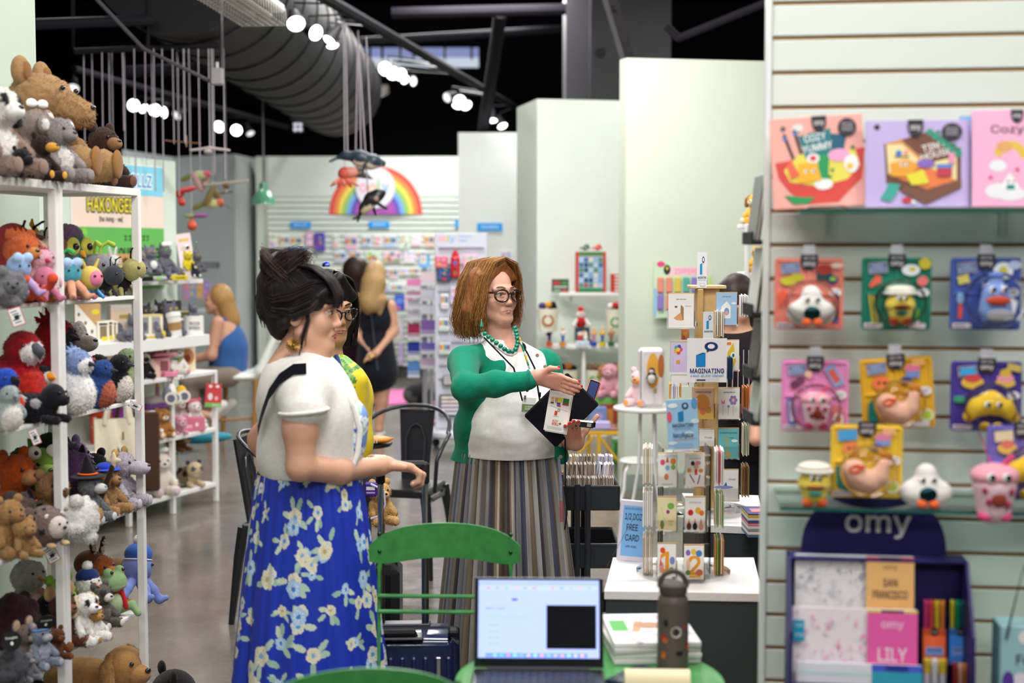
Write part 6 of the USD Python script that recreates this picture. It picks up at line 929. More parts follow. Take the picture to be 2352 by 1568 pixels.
def pocket(t,px0,px1,py0,py1,Y,xoff,m='film'):
 a,b=at(px0,py1,Y),at(px1,py0,Y);w,h=b[0]-a[0],b[2]-a[2];x=(a[0]+b[0])/2-xoff[0];y=Y-xoff[1]
 t.part('pocket',MB().poly([(x-w*.53,a[2]),(x+w*.53,a[2]),(x+w*.53,a[2]+h*.5),(x-w*.53,a[2]+h*.5)],'#fff',y-.006).box((x,y+.008,a[2]-.002),(w*1.06,.03,.003),'#fff').box((x-w*.53,y+.008,a[2]+h*.25),(.002,.03,h*.5),'#fff').box((x+w*.53,y+.008,a[2]+h*.25),(.002,.03,h*.5),'#fff'),m,False)
 t.part('arm',MB().box(((x*.5),y/2+.02,a[2]+.012),(.006,max(abs(y)*.9,.02),.016),'#e5e6e8'),'film',False)
WO=(xc,5.2)
cards_w=[('white greeting card with a dancing cowboy boot, top left of the wooden spinner',1535,1594,675,752,Yw,'#f3f0ee',[('t',0,.84,.035,'HAPPY BIRTHDAY','#5a5a60',.4),('p',[(-.02,.2),(-.02,.62),(.0,.68),(.1,.6),(.1,.22),(.02,.22)],'#a5805a'),('p',[(-.3,.28),(-.02,.45),(.06,.3),(.05,.22),(-.15,.22)],'#dca268'),('r',-.2,.62,.1,.05,'#8a4a2f'),('t',.28,.64,.022,"YOU'RE A HOOT",'#5a5a60',.25)]),('pale blue greeting card with a white house, top right of the wooden spinner',1645,1693,673,746,Yw+.02,'#a9c9ea',[('t',0,.89,.03,'HAPPY NEW HOME','#3a4a6a',.4),('p',[(-.25,.2),(-.25,.58),(0,.75),(.2,.58),(.2,.2)],'#f4f4f4'),('e',0,.42,.12,.12,'#7f9fc9'),('e',.0,.38,.07,.07,'#e5a9b8'),('e',.35,.68,.12,.04,'#f4f6f8')]),('lilac greeting card with balloons and cake, middle left of the wooden spinner',1540,1584,786,855,Yw,'#d5c6e4',[('e',-.1+.14*math.cos(k),.76+.1*math.sin(k),.1,.07,c)for k,c in((0,'#e0508a'),(1.2,'#5a4aa8'),(2.4,'#3fa5c4'),(3.6,'#efb23a'),(4.9,'#d95a3a'))]+[('e',-.1,.76,.1,.07,'#f0cf4a'),('r',-.1,.35,.2,.12,'#e8a05a')]),('yellow cat greeting card on the right of the wooden spinner',1664,1698,782,850,Yw+.01,'#f0efea',[('p',[(-.3,.1),(-.3,.6),(.1,.95),(.2,.6),(.3,.3),(.1,.1)],'#e9c63c'),('e',.1,.5,.2,.12,'#f3f3ee'),('e',.1,.5,.08,.06,'#2f6a5a'),('r',-.25,.9,.4,.1,'#e58a3a')]),('small white card peeking above the orange congratulations card',1542,1580,862,885,Yw,'#efeeec',[]),('orange and peach congratulations greeting card on the wooden spinner',1590,1640,892,962,Yw-.03,'#f4cbb0',[('t',0,.88,.05,'CONGRATULATIONS','#7a5a4a',.75),('e',-.05,.55,.35,.26,'#efa050'),('r',.1,.15,.8,.3,'#efc86a'),('e',.0,.25,.14,.12,'#e58a6a'),('e',.25,.3,.13,.12,'#d9a04a')]),('white welcome greeting card with outlined flowers on the wooden spinner',1650,1699,892,962,Yw-.02,'#f3f3f0',[('t',0,.88,.04,'welcome little one','#4a4a55',.55)]+FLW('#9a86c9',.2,.62,.13)+[('p',[(-.36,.65),(-.36,.5),(-.2,.5),(-.2,.65),(-.28,.56)],'#e58aa8'),('r',.2,.3,.012,.4,'#8aa86a'),('r',-.28,.3,.012,.35,'#8aa86a'),('r',-.03,.25,.012,.3,'#8aa86a'),('e',-.03,.42,.06,.04,'#8f9ad9')]),('plain white its a girl greeting card beside the teal one',1606,1641,986,1024,Yw-.02,'#f3f2ef',[('t',.1,.5,.1,"IT'S A GIRL",'#6a6a72',.5)]),('teal congratulations greeting card with a giraffe on the wooden spinner',1649,1697,985,1053,Yw-.02,'#72c0c4',[('t',0,.87,.05,'CONGRATULATIONS','#2a5a60',.85),('t',.15,.7,.04,"IT'S A BOY!",'#2a4a50',.2),('r',-.08,.35,.05,.5,'#d9a860'),('r',.0,.12,.2,.2,'#d9a860'),('e',-.1,.65,.08,.04,'#d9a860'),('e',.3,.6,.15,.05,'#e9f4f4')]),('white greeting card with blue water, lowest on the wooden spinner',1640,1696,1080,1150,Yw-.02,'#f0f0ee',[('t',.25,.7,.05,"IT'S A BOY",'#5a5a62',.3),('e',-.1,.45,.4,.05,'#8a94d0'),('p',[(-.1,.5),(0,.62),(.04,.5)],'#3a6ab5')]),]
for lab,a,b,c,d,Y,col,pr in cards_w:gcard(lab,a,b,c,d,Y,col,pr);pocket(wsp,a,b,c,d,Y,WO)
stack('white edged card from the left in the upper right wooden spinner pocket',1700,1720,679,728,5.08,['#f2f1ee','#e9e5df'],5,'cards in the upper right side pocket')
stack('cream edged card from the left beside the small sign on the wooden spinner',1642,1664,715,775,5.0,['#d9c6a8','#efe9df','#c4a87f','#f2efe9'],5,'cards in the narrow side pocket')
stack('navy edged card from the left beside the yellow cat card',1671,1684,822,872,4.95,['#1f3a5c','#2a4a70'],3,'navy cards in a side pocket')
stack('colour edged card from the left in the left pocket of the wooden spinner',1537,1566,882,915,5.0,['#d99a3a','#efe9f2','#b9a9d9','#f0ece6','#e9e5e2'],6,'cards in the left side pocket')
stack('orange edged card from the left at the right of the wooden spinner',1706,1722,890,955,5.08,['#c9743a','#b0622f','#d98a4a'],4,'orange cards in the right side pocket')
stack('pale green edged card from the left at the wooden spinner right side',1706,1722,977,1048,5.08,['#dfe3d0','#c4cdb4'],4,'pale green cards in the right side pocket')
stack('brown edged card from the left, lowest at the wooden spinner right side',1704,1722,1072,1142,5.08,['#8a6a3f','#a5824f','#75582f'],5,'kraft cards in the right side pocket')
gcard('orange patterned greeting card behind the wooden column',1565,1583,756,780,5.14,'#e89a7a',[('e',0,.5,.3,.25,'#f0c04a'),('e',-.2,.2,.2,.2,'#d96a5a')])
def brand(t,w,h,y=-.001,s=1.0,small=True):
 p=[('p',[(-.28,.36),(-.28,.62),(-.04,.67),(-.04,.36)],'#1f86cf'),('p',[(-.28,.62),(-.1,.68),(-.04,.67),(-.2,.63)],'#23366f'),('e',.1,.82,.17,.1,'#23366f',0),('e',.1,.82,.09,.055,'#f1eff2'),('p',[(0,.76),(.06,.72),(-.02,.69)],'#23366f'),('t',0,.265,.1,'MAGINATING','#23306a',.86),('t',0,.155,.045,'A MAKE-BELIEVE COMPANY','#5a96d6',.84)]
 t.part('print',MB().prints([scaled(i[:6]if i[0]=='e' else i,w,h)for i in p],y),'paper',False)
a,b=at(1578,878,4.84),at(1670,777,4.84);t=Th('brand_sign','large square white sign with a blue card logo and lettering on the wooden spinner','sign',((a[0]+b[0])/2,4.84,a[2]));w,h=b[0]-a[0],b[2]-a[2];t.part('panel',MB().box((0,.003,h/2),(w,.004,h),'#efecef'),'paper',False);brand(t,w,h);t.part('print',MB().prints([('r',0,.008,w*.6,.014,'#dcdae2'),('r',-.02,.008,.03,.006,'#55555e')],-.0016),'paper',False)
a,b=at(1601,661,5.14),at(1624,579,5.14);t=Th('brand_sign','small tall white sign slotted on top of the wooden spinner','sign',((a[0]+b[0])/2,5.14,a[2]));w,h=b[0]-a[0],b[2]-a[2];t.part('panel',MB().box((0,.003,h/2),(w,.004,h),'#eef0f2'),'paper',False)
SB=[('p',[(-.22,.38),(-.22,.66),(.02,.7),(.02,.38)],'#2a9ad6'),('e',.12,.79,.13,.09,'#3a4a78'),('e',.12,.79,.07,.055,'#eef0f2'),('t',0,.29,.06,'MAGINATING','#3a4468',.85),('t',0,.22,.025,'A MAKE-BELIEVE COMPANY','#7ab0e0',.8),('r',.05,.09,.5,.08,'#b9aed0'),('r',.05,.09,.44,.065,'#eef0f2')]
t.part('print',MB().prints([scaled(i,w,h)for i in SB],0),'paper',False)
a,b=at(1615,779,4.94),at(1640,716,4.94);t=Th('brand_sign','narrow white sign in the central pocket of the wooden spinner','sign',TR((a[0]+b[0])/2,4.94,a[2])@RZ(12));w,h=b[0]-a[0],b[2]-a[2];t.part('panel',MB().box((0,.003,h/2),(w,.004,h),'#e9ecf0'),'paper',False);t.part('print',MB().prints([scaled(i,w,h)for i in SB[:4]],0),'paper',False)
Ya=4.08;AO=(at(1570,1200,4.2)[0],4.2);asp=Th('acrylic_spinner','clear acrylic card spinner with three tiers on the near pedestal','card spinner',(AO[0],AO[1],0))
asp.part('base',MB().lathe([(0,.75),(.135,.75),(.14,.755),(.14,.762),(0,.765)],'#fff',n=48),'acrylic');z1=at(1570,1022,4.2)[2]
for sx_,sy_ in((-1,-1),(1,-1),(1,1),(-1,1)):asp.part('panel',MB().box((sx_*.07,sy_*.035,(.765+z1)/2),(.003,.07,z1-.765),'#fff'),'acrylic',False)
asp.part('panel',MB().box((0,0,(.765+z1)/2),(.14,.003,z1-.765),'#fff'),'acrylic',False)
party=lambda L:[('e',-.25,.75,.13,.09,'#e05a7a'),('e',.3,.78,.15,.1,'#f0923a'),('e',.3,.6,.12,.08,'#8ac45a'),('e',0,.58,.12,.08,'#8fb8e0'),('e',-.05,.3,.12,.1,'#e0905a'),('p',[(-.1,.75),(.0,.95),(.08,.75)],'#d9604a'),('t',0,.07,.03,L,'#8a8a90',.6)]
cards_a=[('white greeting card with floating party hats and balloons, top left of the acrylic spinner',1511,1555,1043,1117,'#f3f2f0',party('HAPPIEST BIRTHDAY')),('white greeting card with a leaping figure, top right of the acrylic spinner',1574,1619,1043,1117,'#f3f2f0',[('t',0,.87,.04,"LET'S CELEBRATE",'#8a8a90',.6),('e',.05,.62,.13,.08,'#e5b49a'),('r',.05,.45,.14,.18,'#d9505a'),('r',-.15,.25,.05,.3,'#4a4a58',30),('r',.2,.22,.05,.3,'#4a4a58',-15),('e',-.3,.5,.1,.07,'#e8a54a'),('e',.3,.5,.12,.06,'#e59a5a'),('e',-.12,.72,.1,.07,'#2a2a30'),('e',.15,.74,.14,.06,'#e58aa8')]),('cream thank you greeting card with a beetroot, middle left of the acrylic spinner',1510,1554,1143,1218,'#f0e6bb',[('e',.2,.75,.18,.1,'#7fb85a'),('e',.05,.57,.09,.06,'#8a4a8a'),('r',-.2,.5,.012,.5,'#8ab06a',15),('e',-.25,.18,.1,.14,'#7a8a5a'),('t',.2,.28,.06,'THANK','#c9b07a',.3),('t',.2,.18,.06,'YOU','#c9b07a',.2)]),('white greeting card with balloons over three girls, middle right of the acrylic spinner',1573,1620,1143,1220,'#f4f2f0',[('e',-.22,.56,.14,.09,'#cf2f3a'),('e',.15,.62,.15,.1,'#efb83a'),('e',.33,.55,.12,.08,'#ee7a3a'),('t',0,.86,.04,'HAPPY BIRTHDAY','#9a9aa0',.6)]+[('p',[(x-.06,.24),(x,.4),(x+.06,.24)],'#e58a7a')for x in(-.3,0,.3)]+[('e',x,.15,.12,.11,c)for x,c in((-.3,'#6a3a30'),(0,'#2a2426'),(.3,'#e0a58a'))]),('white greeting card with a big golden number one, bottom left of the acrylic spinner',1510,1553,1250,1324,'#f5f3ef',[('t',0,.45,.62,'1','#efa02a'),('e',-.22,.82,.14,.09,'#e0502f'),('e',.3,.5,.14,.12,'#7a94d0'),('e',.25,.2,.12,.1,'#7fae5a'),('e',-.28,.3,.12,.16,'#e9a090'),('p',[(-.4,.35),(-.33,.62),(-.24,.35)],'#d95a6a'),('r',0,.1,.5,.06,'#efb23a')]),('white greeting card with a big golden number two, bottom right of the acrylic spinner',1571,1617,1254,1330,'#f5f3ef',[('t',.02,.42,.55,'2','#efa02a'),('e',-.3,.8,.12,.09,'#8a6ac4'),('e',-.02,.83,.13,.09,'#ecc84a'),('e',.25,.78,.16,.1,'#4a86d0'),('e',-.3,.45,.11,.16,'#e9c0a8'),('e',.28,.2,.18,.1,'#d9704a'),('e',-.3,.2,.12,.08,'#5f8a4a'),('r',.05,.08,.6,.06,'#efb23a')]),]
for lab,a,b,c,d,col,pr in cards_a:gcard(lab,a,b,c,d,Ya,col,pr);pocket(asp,a,b,c,d,Ya,AO)
for nm,y0,y1,cl,cr in(('top',1030,1112,['#e9ded2','#f0ebe4','#c9a98a'],['#f2efec','#e9dcd6','#c9505a']),('middle',1130,1210,['#f0ede8','#e5e0d9'],['#d9d3a0','#8ab08a','#efe9d9']),('bottom',1235,1318,['#c4ae94','#e0d6c9'],['#c98a4a','#8ab85a','#7a5a3a','#e9dcc0'])):
 stack('side-on card from the left in the %s left acrylic spinner pocket'%nm,1476,1500,y0,y1,4.16,cl,5,'%s left side cards'%nm);stack('side-on card from the left in the %s right acrylic spinner pocket'%nm,1642,1664,y0+6,y1+4,4.16,cr,5,'%s right side cards'%nm)
a,b=at(1535,1030,4.02),at(1607,917,4.02);t=Th('brand_sign','sky blue sign with clouds, balloons and handwriting above the acrylic spinner','sign',TR((a[0]+b[0])/2,4.02,a[2])@RY(-3));w,h=b[0]-a[0],b[2]-a[2]
t.part('panel',MB().box((0,.003,h/2),(w,.004,h),'#9cc6e6'),'paper',False)
t.part('print',MB().prints([scaled(i,w,h)for i in[('e',-.3,.88,.16,.05,'#e6f1f8'),('e',.4,.55,.14,.05,'#cfe3f2'),('e',.2,.3,.15,.05,'#cfe3f2'),('e',-.35,.12,.15,.04,'#cfe3f2'),('p',[(-.14,.56),(-.14,.74),(.04,.77),(.04,.56)],'#1b7fc0'),('e',.1,.87,.11,.065,'#33406c'),('e',.1,.87,.055,.035,'#9cc6e6'),('e',-.42,.66,.08,.11,'#e0607e'),('e',.4,.92,.1,.1,'#5a9ad6'),('t',0,.48,.07,'MAGINATING','#2f3f6a',.68),('t',0,.41,.03,'A MAKE-BELIEVE COMPANY','#6f9cc9',.6),('t',0,.27,.09,'NancyBigelow','#3f5a80',.66),('r',.05,.19,.75,.01,'#d05a6a',4),('r',0,.06,.6,.1,'#8fb5dc')]],0),'paper',False)
t.part('stem',MB().box((0,.03,-.01),(.1,.05,.004),'#fff'),'acrylic',False)
a,b=at(1415,1283,4.36),at(1478,1148,4.36);t=Th('offer_sign','leaning white framed blue sign reading 1/2 DOZ FREE CARD','sign',TR((a[0]+b[0])/2,4.36,.75)@RZ(-6)@RY(4));w,h=b[0]-a[0],at(1440,1148,4.36)[2]-.75
t.part('frame',MB().box((0,.004,h/2),(w,.008,h),'#d9d3e2',.003),'plastic',False);t.part('print',MB().prints([scaled(i,w,h)for i in[('r',.05,.5,.84,.82,'#7fb2e6'),('t',.05,.86,.03,'MAGINATING SHOW SPECIAL','#3f5f90',.7),('t',.02,.73,.1,'1/2 DOZ','#26375f',.62),('t',.0,.56,.1,'FREE','#26375f',.42),('t',.02,.39,.1,'CARD','#26375f',.5),('t',.0,.25,.04,'with order','#3f5f90',.4)]],-.0005),'paper',False)
one('clear_leaflet_stand','clear bent plastic leaflet stand leaning left of the acrylic spinner','stand',MB().add((np.array([(-.1,-.06,.0),(.02,-.06,.0),(.075,.02,.17),(.005,.02,.17),(-.1,-.056,.0),(.02,-.056,.0),(.078,.024,.17),(.008,.024,.17)]),np.array([[0,1,2],[0,2,3],[5,4,6],[6,4,7],[0,3,4],[3,7,4],[1,5,2],[2,5,6]])),'#fff'),'film',TR(at(1450,1340,4.15)[0],4.15,.751),False)
for i,(y,h,lab)in enumerate([(556,150,'uppermost'),(722,150,'second'),(868,130,'third'),(972,90,'lowest')]):
 p=at(1738,y,3.42);t=Th('card_rack','%s narrow black card ledge at the slat wall edge'%lab,'card ledge',p);t.part('ledge',MB().box((.008,.06,0),(.036,.14,.012),'#2a2c30',.003),'rubber',False);t.part('lip',MB().box((-.012,.06,.01),(.004,.14,.03),'#232529'),'rubber',False)
 for k in range(3):
  c=['#8f938f','#dfe2df','#5b5d58','#c9cfc2'][(i+k)%4];x=.0+.006*k;t.part('card',MB().box((0,0,0),(.003,.12,h*.00104),c,0,TR(x+.006,.06+.004*k,h*.00055)@RY(7)),'card',False)
cols_b=['#d97a8a','#3f4a78','#d9d2c4','#c9a84a','#4a6a8a','#e5e0da','#8a8f96','#cfd3d6']
for i in range(8):
 y=1138-i*6.6;a,b=at(1716,y,4.75),at(1753,y-6,4.75);one('stacked_book','%s book from the bottom of the pile at the slat wall edge'%ords[i],'book',MB().box((0,.07,.0046),(.075,.14,.0092),cols_b[(i+4)%8],.001),'card',TR((a[0]+b[0])/2+.01,4.72,.7512+i*.0096),False)
one('top_card','pink and navy patterned card lying on the book pile','card',MB().box((0,.07,.002),(.075,.14,.004),'#3f4a78').box((0,.06,.0045),(.04,.06,.002),'#e5808f'),'card',TR(at(1735,1090,4.75)[0]+.01,4.72,.7512+8*.0096),False)
# black metal chairs, the round black table, luggage
def metal_chair(label,X,arms=True):
 t=Th('metal_chair',label,'chair',X);c='#26272b'
 t.part('seat',MB().box((0,0,.45),(.36,.36,.02),c,.008).box((0,-.175,.435),(.34,.012,.035),c,.004).box((0,.175,.435),(.34,.012,.035),c,.004).box((.175,0,.435),(.012,.34,.035),c,.004).box((-.175,0,.435),(.012,.34,.035),c,.004),'dark_metal',False)
 for sx_ in(-1,1):
  for sy_ in(-1,1):
   v=np.array([(sx_*.17,sy_*.17,.44),(sx_*.19,sy_*.19,.3),(sx_*.215,sy_*.22,.0)]);t.part('leg',MB().tube(v,[.03,.024,.014],c,6),'dark_metal',50)
  t.part('apron',MB().tube([(sx_*.17,-.17,.43),(sx_*.185,-.1,.40),(sx_*.185,.1,.40),(sx_*.17,.17,.43)],.014,c,6),'dark_metal')
 t.part('back_splat',MB().poly([(-.075,.45),(.075,.45),(.1,.84),(-.1,.84)],c,.18,depth=.012,T=TR(0,.0,0)@TR(0,.18,.45)@RX(-8)@TR(0,-.18,-.45)),'dark_metal',False)
 t.part('splat_rib',MB().tube([(-.05,.172,.5),(-.055,.2,.68),(-.03,.212,.745),(0,.215,.76),(.03,.212,.745),(.055,.2,.68),(.05,.172,.5)],.006,'#35363b',6),'dark_metal')
 r=[(.24*math.cos(a),.02+.22*math.sin(a),.86)for a in np.linspace(0,PI,18)]
 pts=[(.22,-.16,.45),(.235,-.17,.62),(.25,-.1,.69)]+([(.26,-.02,.74)]if arms else[])+[(x,y,.74+.12*math.sin(a)**.8)for(x,y,_),a in zip(r,np.linspace(0,PI,18))]+([(-.26,-.02,.74)]if arms else[])+[(-.25,-.1,.69),(-.235,-.17,.62),(-.22,-.16,.45)]
 t.part('arm_ring',MB().tube(pts,.011,c,8),'dark_metal',60);return t
metal_chair('black metal armchair with a ring back, right of the yellow jacket',TR(at(926,1000,7.5)[0],7.55,0)@RZ(-14))
metal_chair('black metal armchair at the left, mostly behind the woman in white',TR(at(668,1000,6.6)[0],6.6,0)@RZ(80))
t=Th('black_table','round black cafe table with an orange bag on it','table',(at(835,1020,7.35)[0],7.35,0));tz=.715
t.part('table_top',MB().lathe([(0,tz-.02),(.14,tz-.02),(.15,tz-.01),(.148,tz),(0,tz)],'#1f2024',n=40),'dark_metal');t.part('stem',MB().cyl((0,0,.02),(0,0,tz-.02),.03,'#1f2024'),'dark_metal');t.part('foot',MB().lathe([(0,.03),(.1,.025),(.15,.01),(.15,0),(0,0)],'#1f2024',n=32),'dark_metal')
t=Th('snack_bag','orange bag with white lettering lying on the round black table','bag',TR(at(862,1010,7.3)[0],7.3,tz));t.part('pouch',MB().add(organic([E((0,0,.02),(.085,.06,.02),'#e08a2a'),K((.06,-.02,.02),(.1,-.03,.03),.012,.004,'#e08a2a')],.008)),'satin',True);t.part('lettering',MB().text('GOAT',.022,'#f3efe6',-.02,.02,-.0605),'paper',False)
Xs=at(926,1500,4.35)[0];t=Th('suitcase','navy ribbed hard shell suitcase with a raised telescopic handle','suitcase',TR(Xs,4.35,0)@RZ(3));c='#20244a'
t.part('shell',MB().box((0,.0,.3),(.345,.2,.48),c,.035),'gloss',60)
for i in range(9):t.part('rib',MB().box((-.14+.035*i,-.1,.28),(.016,.012,.4),'#262b55',.005),'gloss',False)
t.part('zip_band',MB().box((0,.012,.3),(.352,.02,.49),'#15161f',.03),'rubber',60);t.part('carry_handle',MB().tube([(-.06,-.085,.525),(-.055,-.1,.555),(.035,-.1,.555),(.04,-.085,.525)],.014,'#17181d'),'rubber');t.part('handle_base',MB().box((-.01,-.08,.538),(.15,.07,.012),'#15161c',.005),'plastic',False)
t.part('brand_plate',MB().box((.11,-.107,.43),(.014,.004,.1),'#d5d7da',.002),'metal',False);t.part('lock',MB().box((.155,-.06,.545),(.03,.05,.02),'#17181d',.006),'rubber',False);t.part('top_panel',MB().box((0,.05,.543),(.17,.05,.012),'#1c1e2a',.004),'plastic',False)
for sx_ in(-1,1):
 x=sx_*.069;t.part('handle_tube',MB().cyl((x,.05,.54),(x,.05,.78),.0115,'#7b7c80',n=14),'metal');t.part('handle_tube',MB().cyl((x,.05,.78),(x,.05,1.0),.0095,'#a9aaad',n=14),'steel');t.part('tube_collar',MB().cyl((x,.05,.775),(x,.05,.79),.0125,'#2a2b2e'),'rubber')
 t.part('grip_end',MB().box((x,.05,1.02),(.028,.03,.07),'#1d1e22',.008),'rubber',40)
t.part('grip',MB().box((0,.05,1.045),(.15,.03,.028),'#1d1e22',.009),'rubber',40)
for sx_ in(-1,1):
 for y in(-.07,.07):t.part('wheel',MB().cyl((sx_*.13-.012,y,.03),(sx_*.13+.012,y,.03),.03,'#1a1a1d'),'rubber');t.part('wheel_fork',MB().cyl((sx_*.13,y,.03),(sx_*.13,y,.08),.014,'#1a1a1d'),'rubber')
plush('teddy_bear','small tan plush teddy hanging behind the silver luggage handle','teddy bear',at(872,1203,4.95),30,.165,bear('#c9a066','#d3ad78','round'),30)
t=Th('lanyard_bundle','purple and white lanyard bundle beside the tan teddy','lanyard',at(852,1130,4.85));t.part('pouch',MB().box((0,0,.01),(.045,.02,.05),'#4a2a8a',.006),'satin',False)
t.part('cord',MB().tube([(.0,-.012,.03),(.045,-.012,.01),(.05,-.012,-.04),(.03,-.012,-.08),(.0,-.012,-.09)],.004,'#d9d2e6',6),'fabric');t.part('print',MB().prints([('r',0,.015,.03,.012,'#e9e6f2'),('r',.0,-.0,.03,.006,'#b9a8d9')],-.0105),'paper',False)
b=Th('black_tote','black bag standing behind the telescopic luggage handle','bag',(at(886,1200,5.0)[0],5.05,0));b.part('bag',MB().box((0,0,.3),(.1,.2,.6),'#17181b',.03),'fabric',40);b.part('strap',MB().tube([(-.03,0,.58),(-.02,0,.7),(.02,0,.7),(.03,0,.58)],.01,'#17181b'),'fabric')
# people
def tp(prims,T):
 out=[]
 for p in prims:
  q=lambda v:T[:3,:3]@v+T[:3,3]
  if p[0]=='E':
   R=np.eye(3)if p[4]is None else(p[4]if np.ndim(p[4])==2 else(RZ(p[4][2])@RY(p[4][1])@RX(p[4][0]))[:3,:3]);out.append(('E',q(p[1]),p[2],p[3],T[:3,:3]@R,p[5],p[6]))
  else:out.append(('K',q(p[1]),q(p[2]),*p[3:]))
 return out
def head(sk,lip,jaw=1.0,nose=1.0,ears=True):
 P=[E((0,.016,.035),(.073,.092,.086),sk,k=.03),E((0,-.03,-.035),(.056*jaw,.058,.075),sk,k=.03),E((0,-.07,-.096),(.024*jaw,.021,.018),sk,k=.02)]
 for s in(-1,1):
  P+=[K((s*.05*jaw,.0,-.055),(s*.02,-.06,-.094),.022,.02,sk,k=.025),E((s*.034,-.058,-.03),(.026,.026,.028),sk,k=.02),K((s*.008,-.083,.024),(s*.046,-.068,.022),.0105,.009,sk,k=.012)]
  P+=[E((s*.031,-.093,.003),(.017,.0125,.0105),sk,k=.012,sub=True),K((s*.017,-.0855,.0078),(s*.044,-.079,.0078),.005,.0045,sk,k=.004),K((s*.019,-.0845,-.0055),(s*.043,-.078,-.0045),.0045,.004,sk,k=.005)]
  P+=[E((s*.0115*nose,-.094,-.036),(.0078,.0095,.0068),sk,k=.006)]
  if ears:P+=[E((s*.077,.012,-.008),(.009,.02,.031),sk,(0,0,s*-18),k=.006),E((s*.083,.008,-.006),(.004,.01,.018),sk,k=.004,sub=True)]
 P+=[K((0,-.084,.014),(0,-.1*nose,-.028),.007,.0095,sk,k=.012),E((0,-.102*nose,-.032),(.0105,.0105,.0092),sk,k=.006),E((0,-.083,-.066),(.028,.0108,.017),sk,k=.012)]
 return P
def face_parts(t,T,iris,brow,lip,lash='#1c1512',open_=1.0,browz=.03):
 t.part('lips',xform(organic([K((-.0245,-.0872,-.066),(-.005,-.0932,-.0625),.0024,.0038,lip,k=.003),K((.0245,-.0872,-.066),(.005,-.0932,-.0625),.0024,.0038,lip,k=.003),K((-.019,-.0878,-.0688),(-.004,-.0915,-.0715),.003,.0046,lip,k=.002),K((.019,-.0878,-.0688),(.004,-.0915,-.0715),.003,.0046,lip,k=.002),K((-.021,-.0945,-.0666),(.021,-.0945,-.0666),.001,.001,lip,k=.003,sub=True)],.0012,.002),T),'skin',True,True)
 for s in(-1,1):
  t.part('eye',MB().ell((s*.031,-.0755,.003),(.0132,.0118,.0088),'#e3d8d0',2,T),'gloss',True,True)
  t.part('iris',MB().ell((s*.031,-.0866,.002),(.0058,.003,.0058*open_),iris,2,T).ell((s*.031,-.0889,.002),(.0028,.0015,.0028),'#120d0c',1,T),'gloss',True,True)
  t.part('eyelash',MB().tube([(s*.0165,-.0868,.004),(s*.024,-.0905,.0085),(s*.034,-.0895,.009),(s*.046,-.0775,.0045)],[.0007,.0014,.0016,.0009],lash,6,T=T),'hair',True,True)
  t.part('eyebrow',MB().tube([(s*.012,-.0925,browz-.004),(s*.026,-.0905,browz+.001),(s*.038,-.0825,browz+.001),(s*.05,-.069,browz-.006)],[.0022,.0028,.0024,.001],brow,6,T=T),'hair',True,True)
def vnorm(d):return split_normals(d[0],d[1],d[2],True)[3]
def cut(d,fn):c=d[0][d[1]].mean(1);f=d[1][~fn(c)];u,i=np.unique(f,return_inverse=True);return d[0][u],i.reshape(-1,3),d[2][u]
def hem(d,z):
 v=d[0].copy();v[:,2]=np.maximum(v[:,2],z);return cut((v,d[1],d[2]),lambda c:c[:,2]<=z+1e-6)
def folds(d,amp,fr,seed=0,dirs=(1,1,.35)):n=vnorm(d);return d[0]+n*((meshkit.fbm(d[0]*np.array(dirs)*fr,3,seed)-.5)*2*amp)[:,None],d[1],d[2]
def person(label,base):return Th('person',label,'person',TR(*base))
def hand(wr,kn,fw,side,sk,curl,spread=.019,s=1.0,thumb=1,pts=None):
 """wr wrist, kn middle knuckle, fw where the fingers go next, side the direction across the palm from little finger to index."""
 wr,kn,fw,side=(np.asarray(x,float)for x in(wr,kn,fw,side));side=side/np.linalg.norm(side);P=[];d=(kn-wr);d/=np.linalg.norm(d);nrm=np.cross(d,side);nrm/=np.linalg.norm(nrm);tips=[]
 for i,ln in enumerate((.062,.074,.078,.07)):
  o=side*(i-1.5)*spread*s;b=kn+o-d*.004*abs(i-2);P.append(K(wr+o*.55,b,.0135*s,.0105*s,sk,k=.014));p=b;v=fw/np.linalg.norm(fw);c=curl[i]if np.ndim(curl)else curl;r=.0088*s
  for q,part in enumerate((.45,.31,.24)):
   e=p+v*ln*part*s;P.append(K(p,e,r,r*.92,sk,k=.004));p=e;r*=.93;ax=side;a=math.radians(c*(1 if q==0 else.8));v=v*math.cos(a)+np.cross(ax,v)*math.sin(a)
  tips.append((p,v))
 if thumb:
  b=wr+side*.022*s+d*.02;m=b+(side*.028+d*.026+nrm*.006)*s*thumb;e=m+(d*.03+side*.006)*s;P+=[K(wr+side*.012,b,.014*s,.013*s,sk,k=.012),K(b,m,.0125*s,.0105*s,sk,k=.008),K(m,e,.0102*s,.008*s,sk,k=.004)];tips.append((e,d))
 return P,tips
def nails(t,tips,col,n):
 for p,v in tips:t.part('nail',MB().ell(p+n*.0062+v*.001,(.0052,.0035,.0062),col,2),'gloss',True,True)
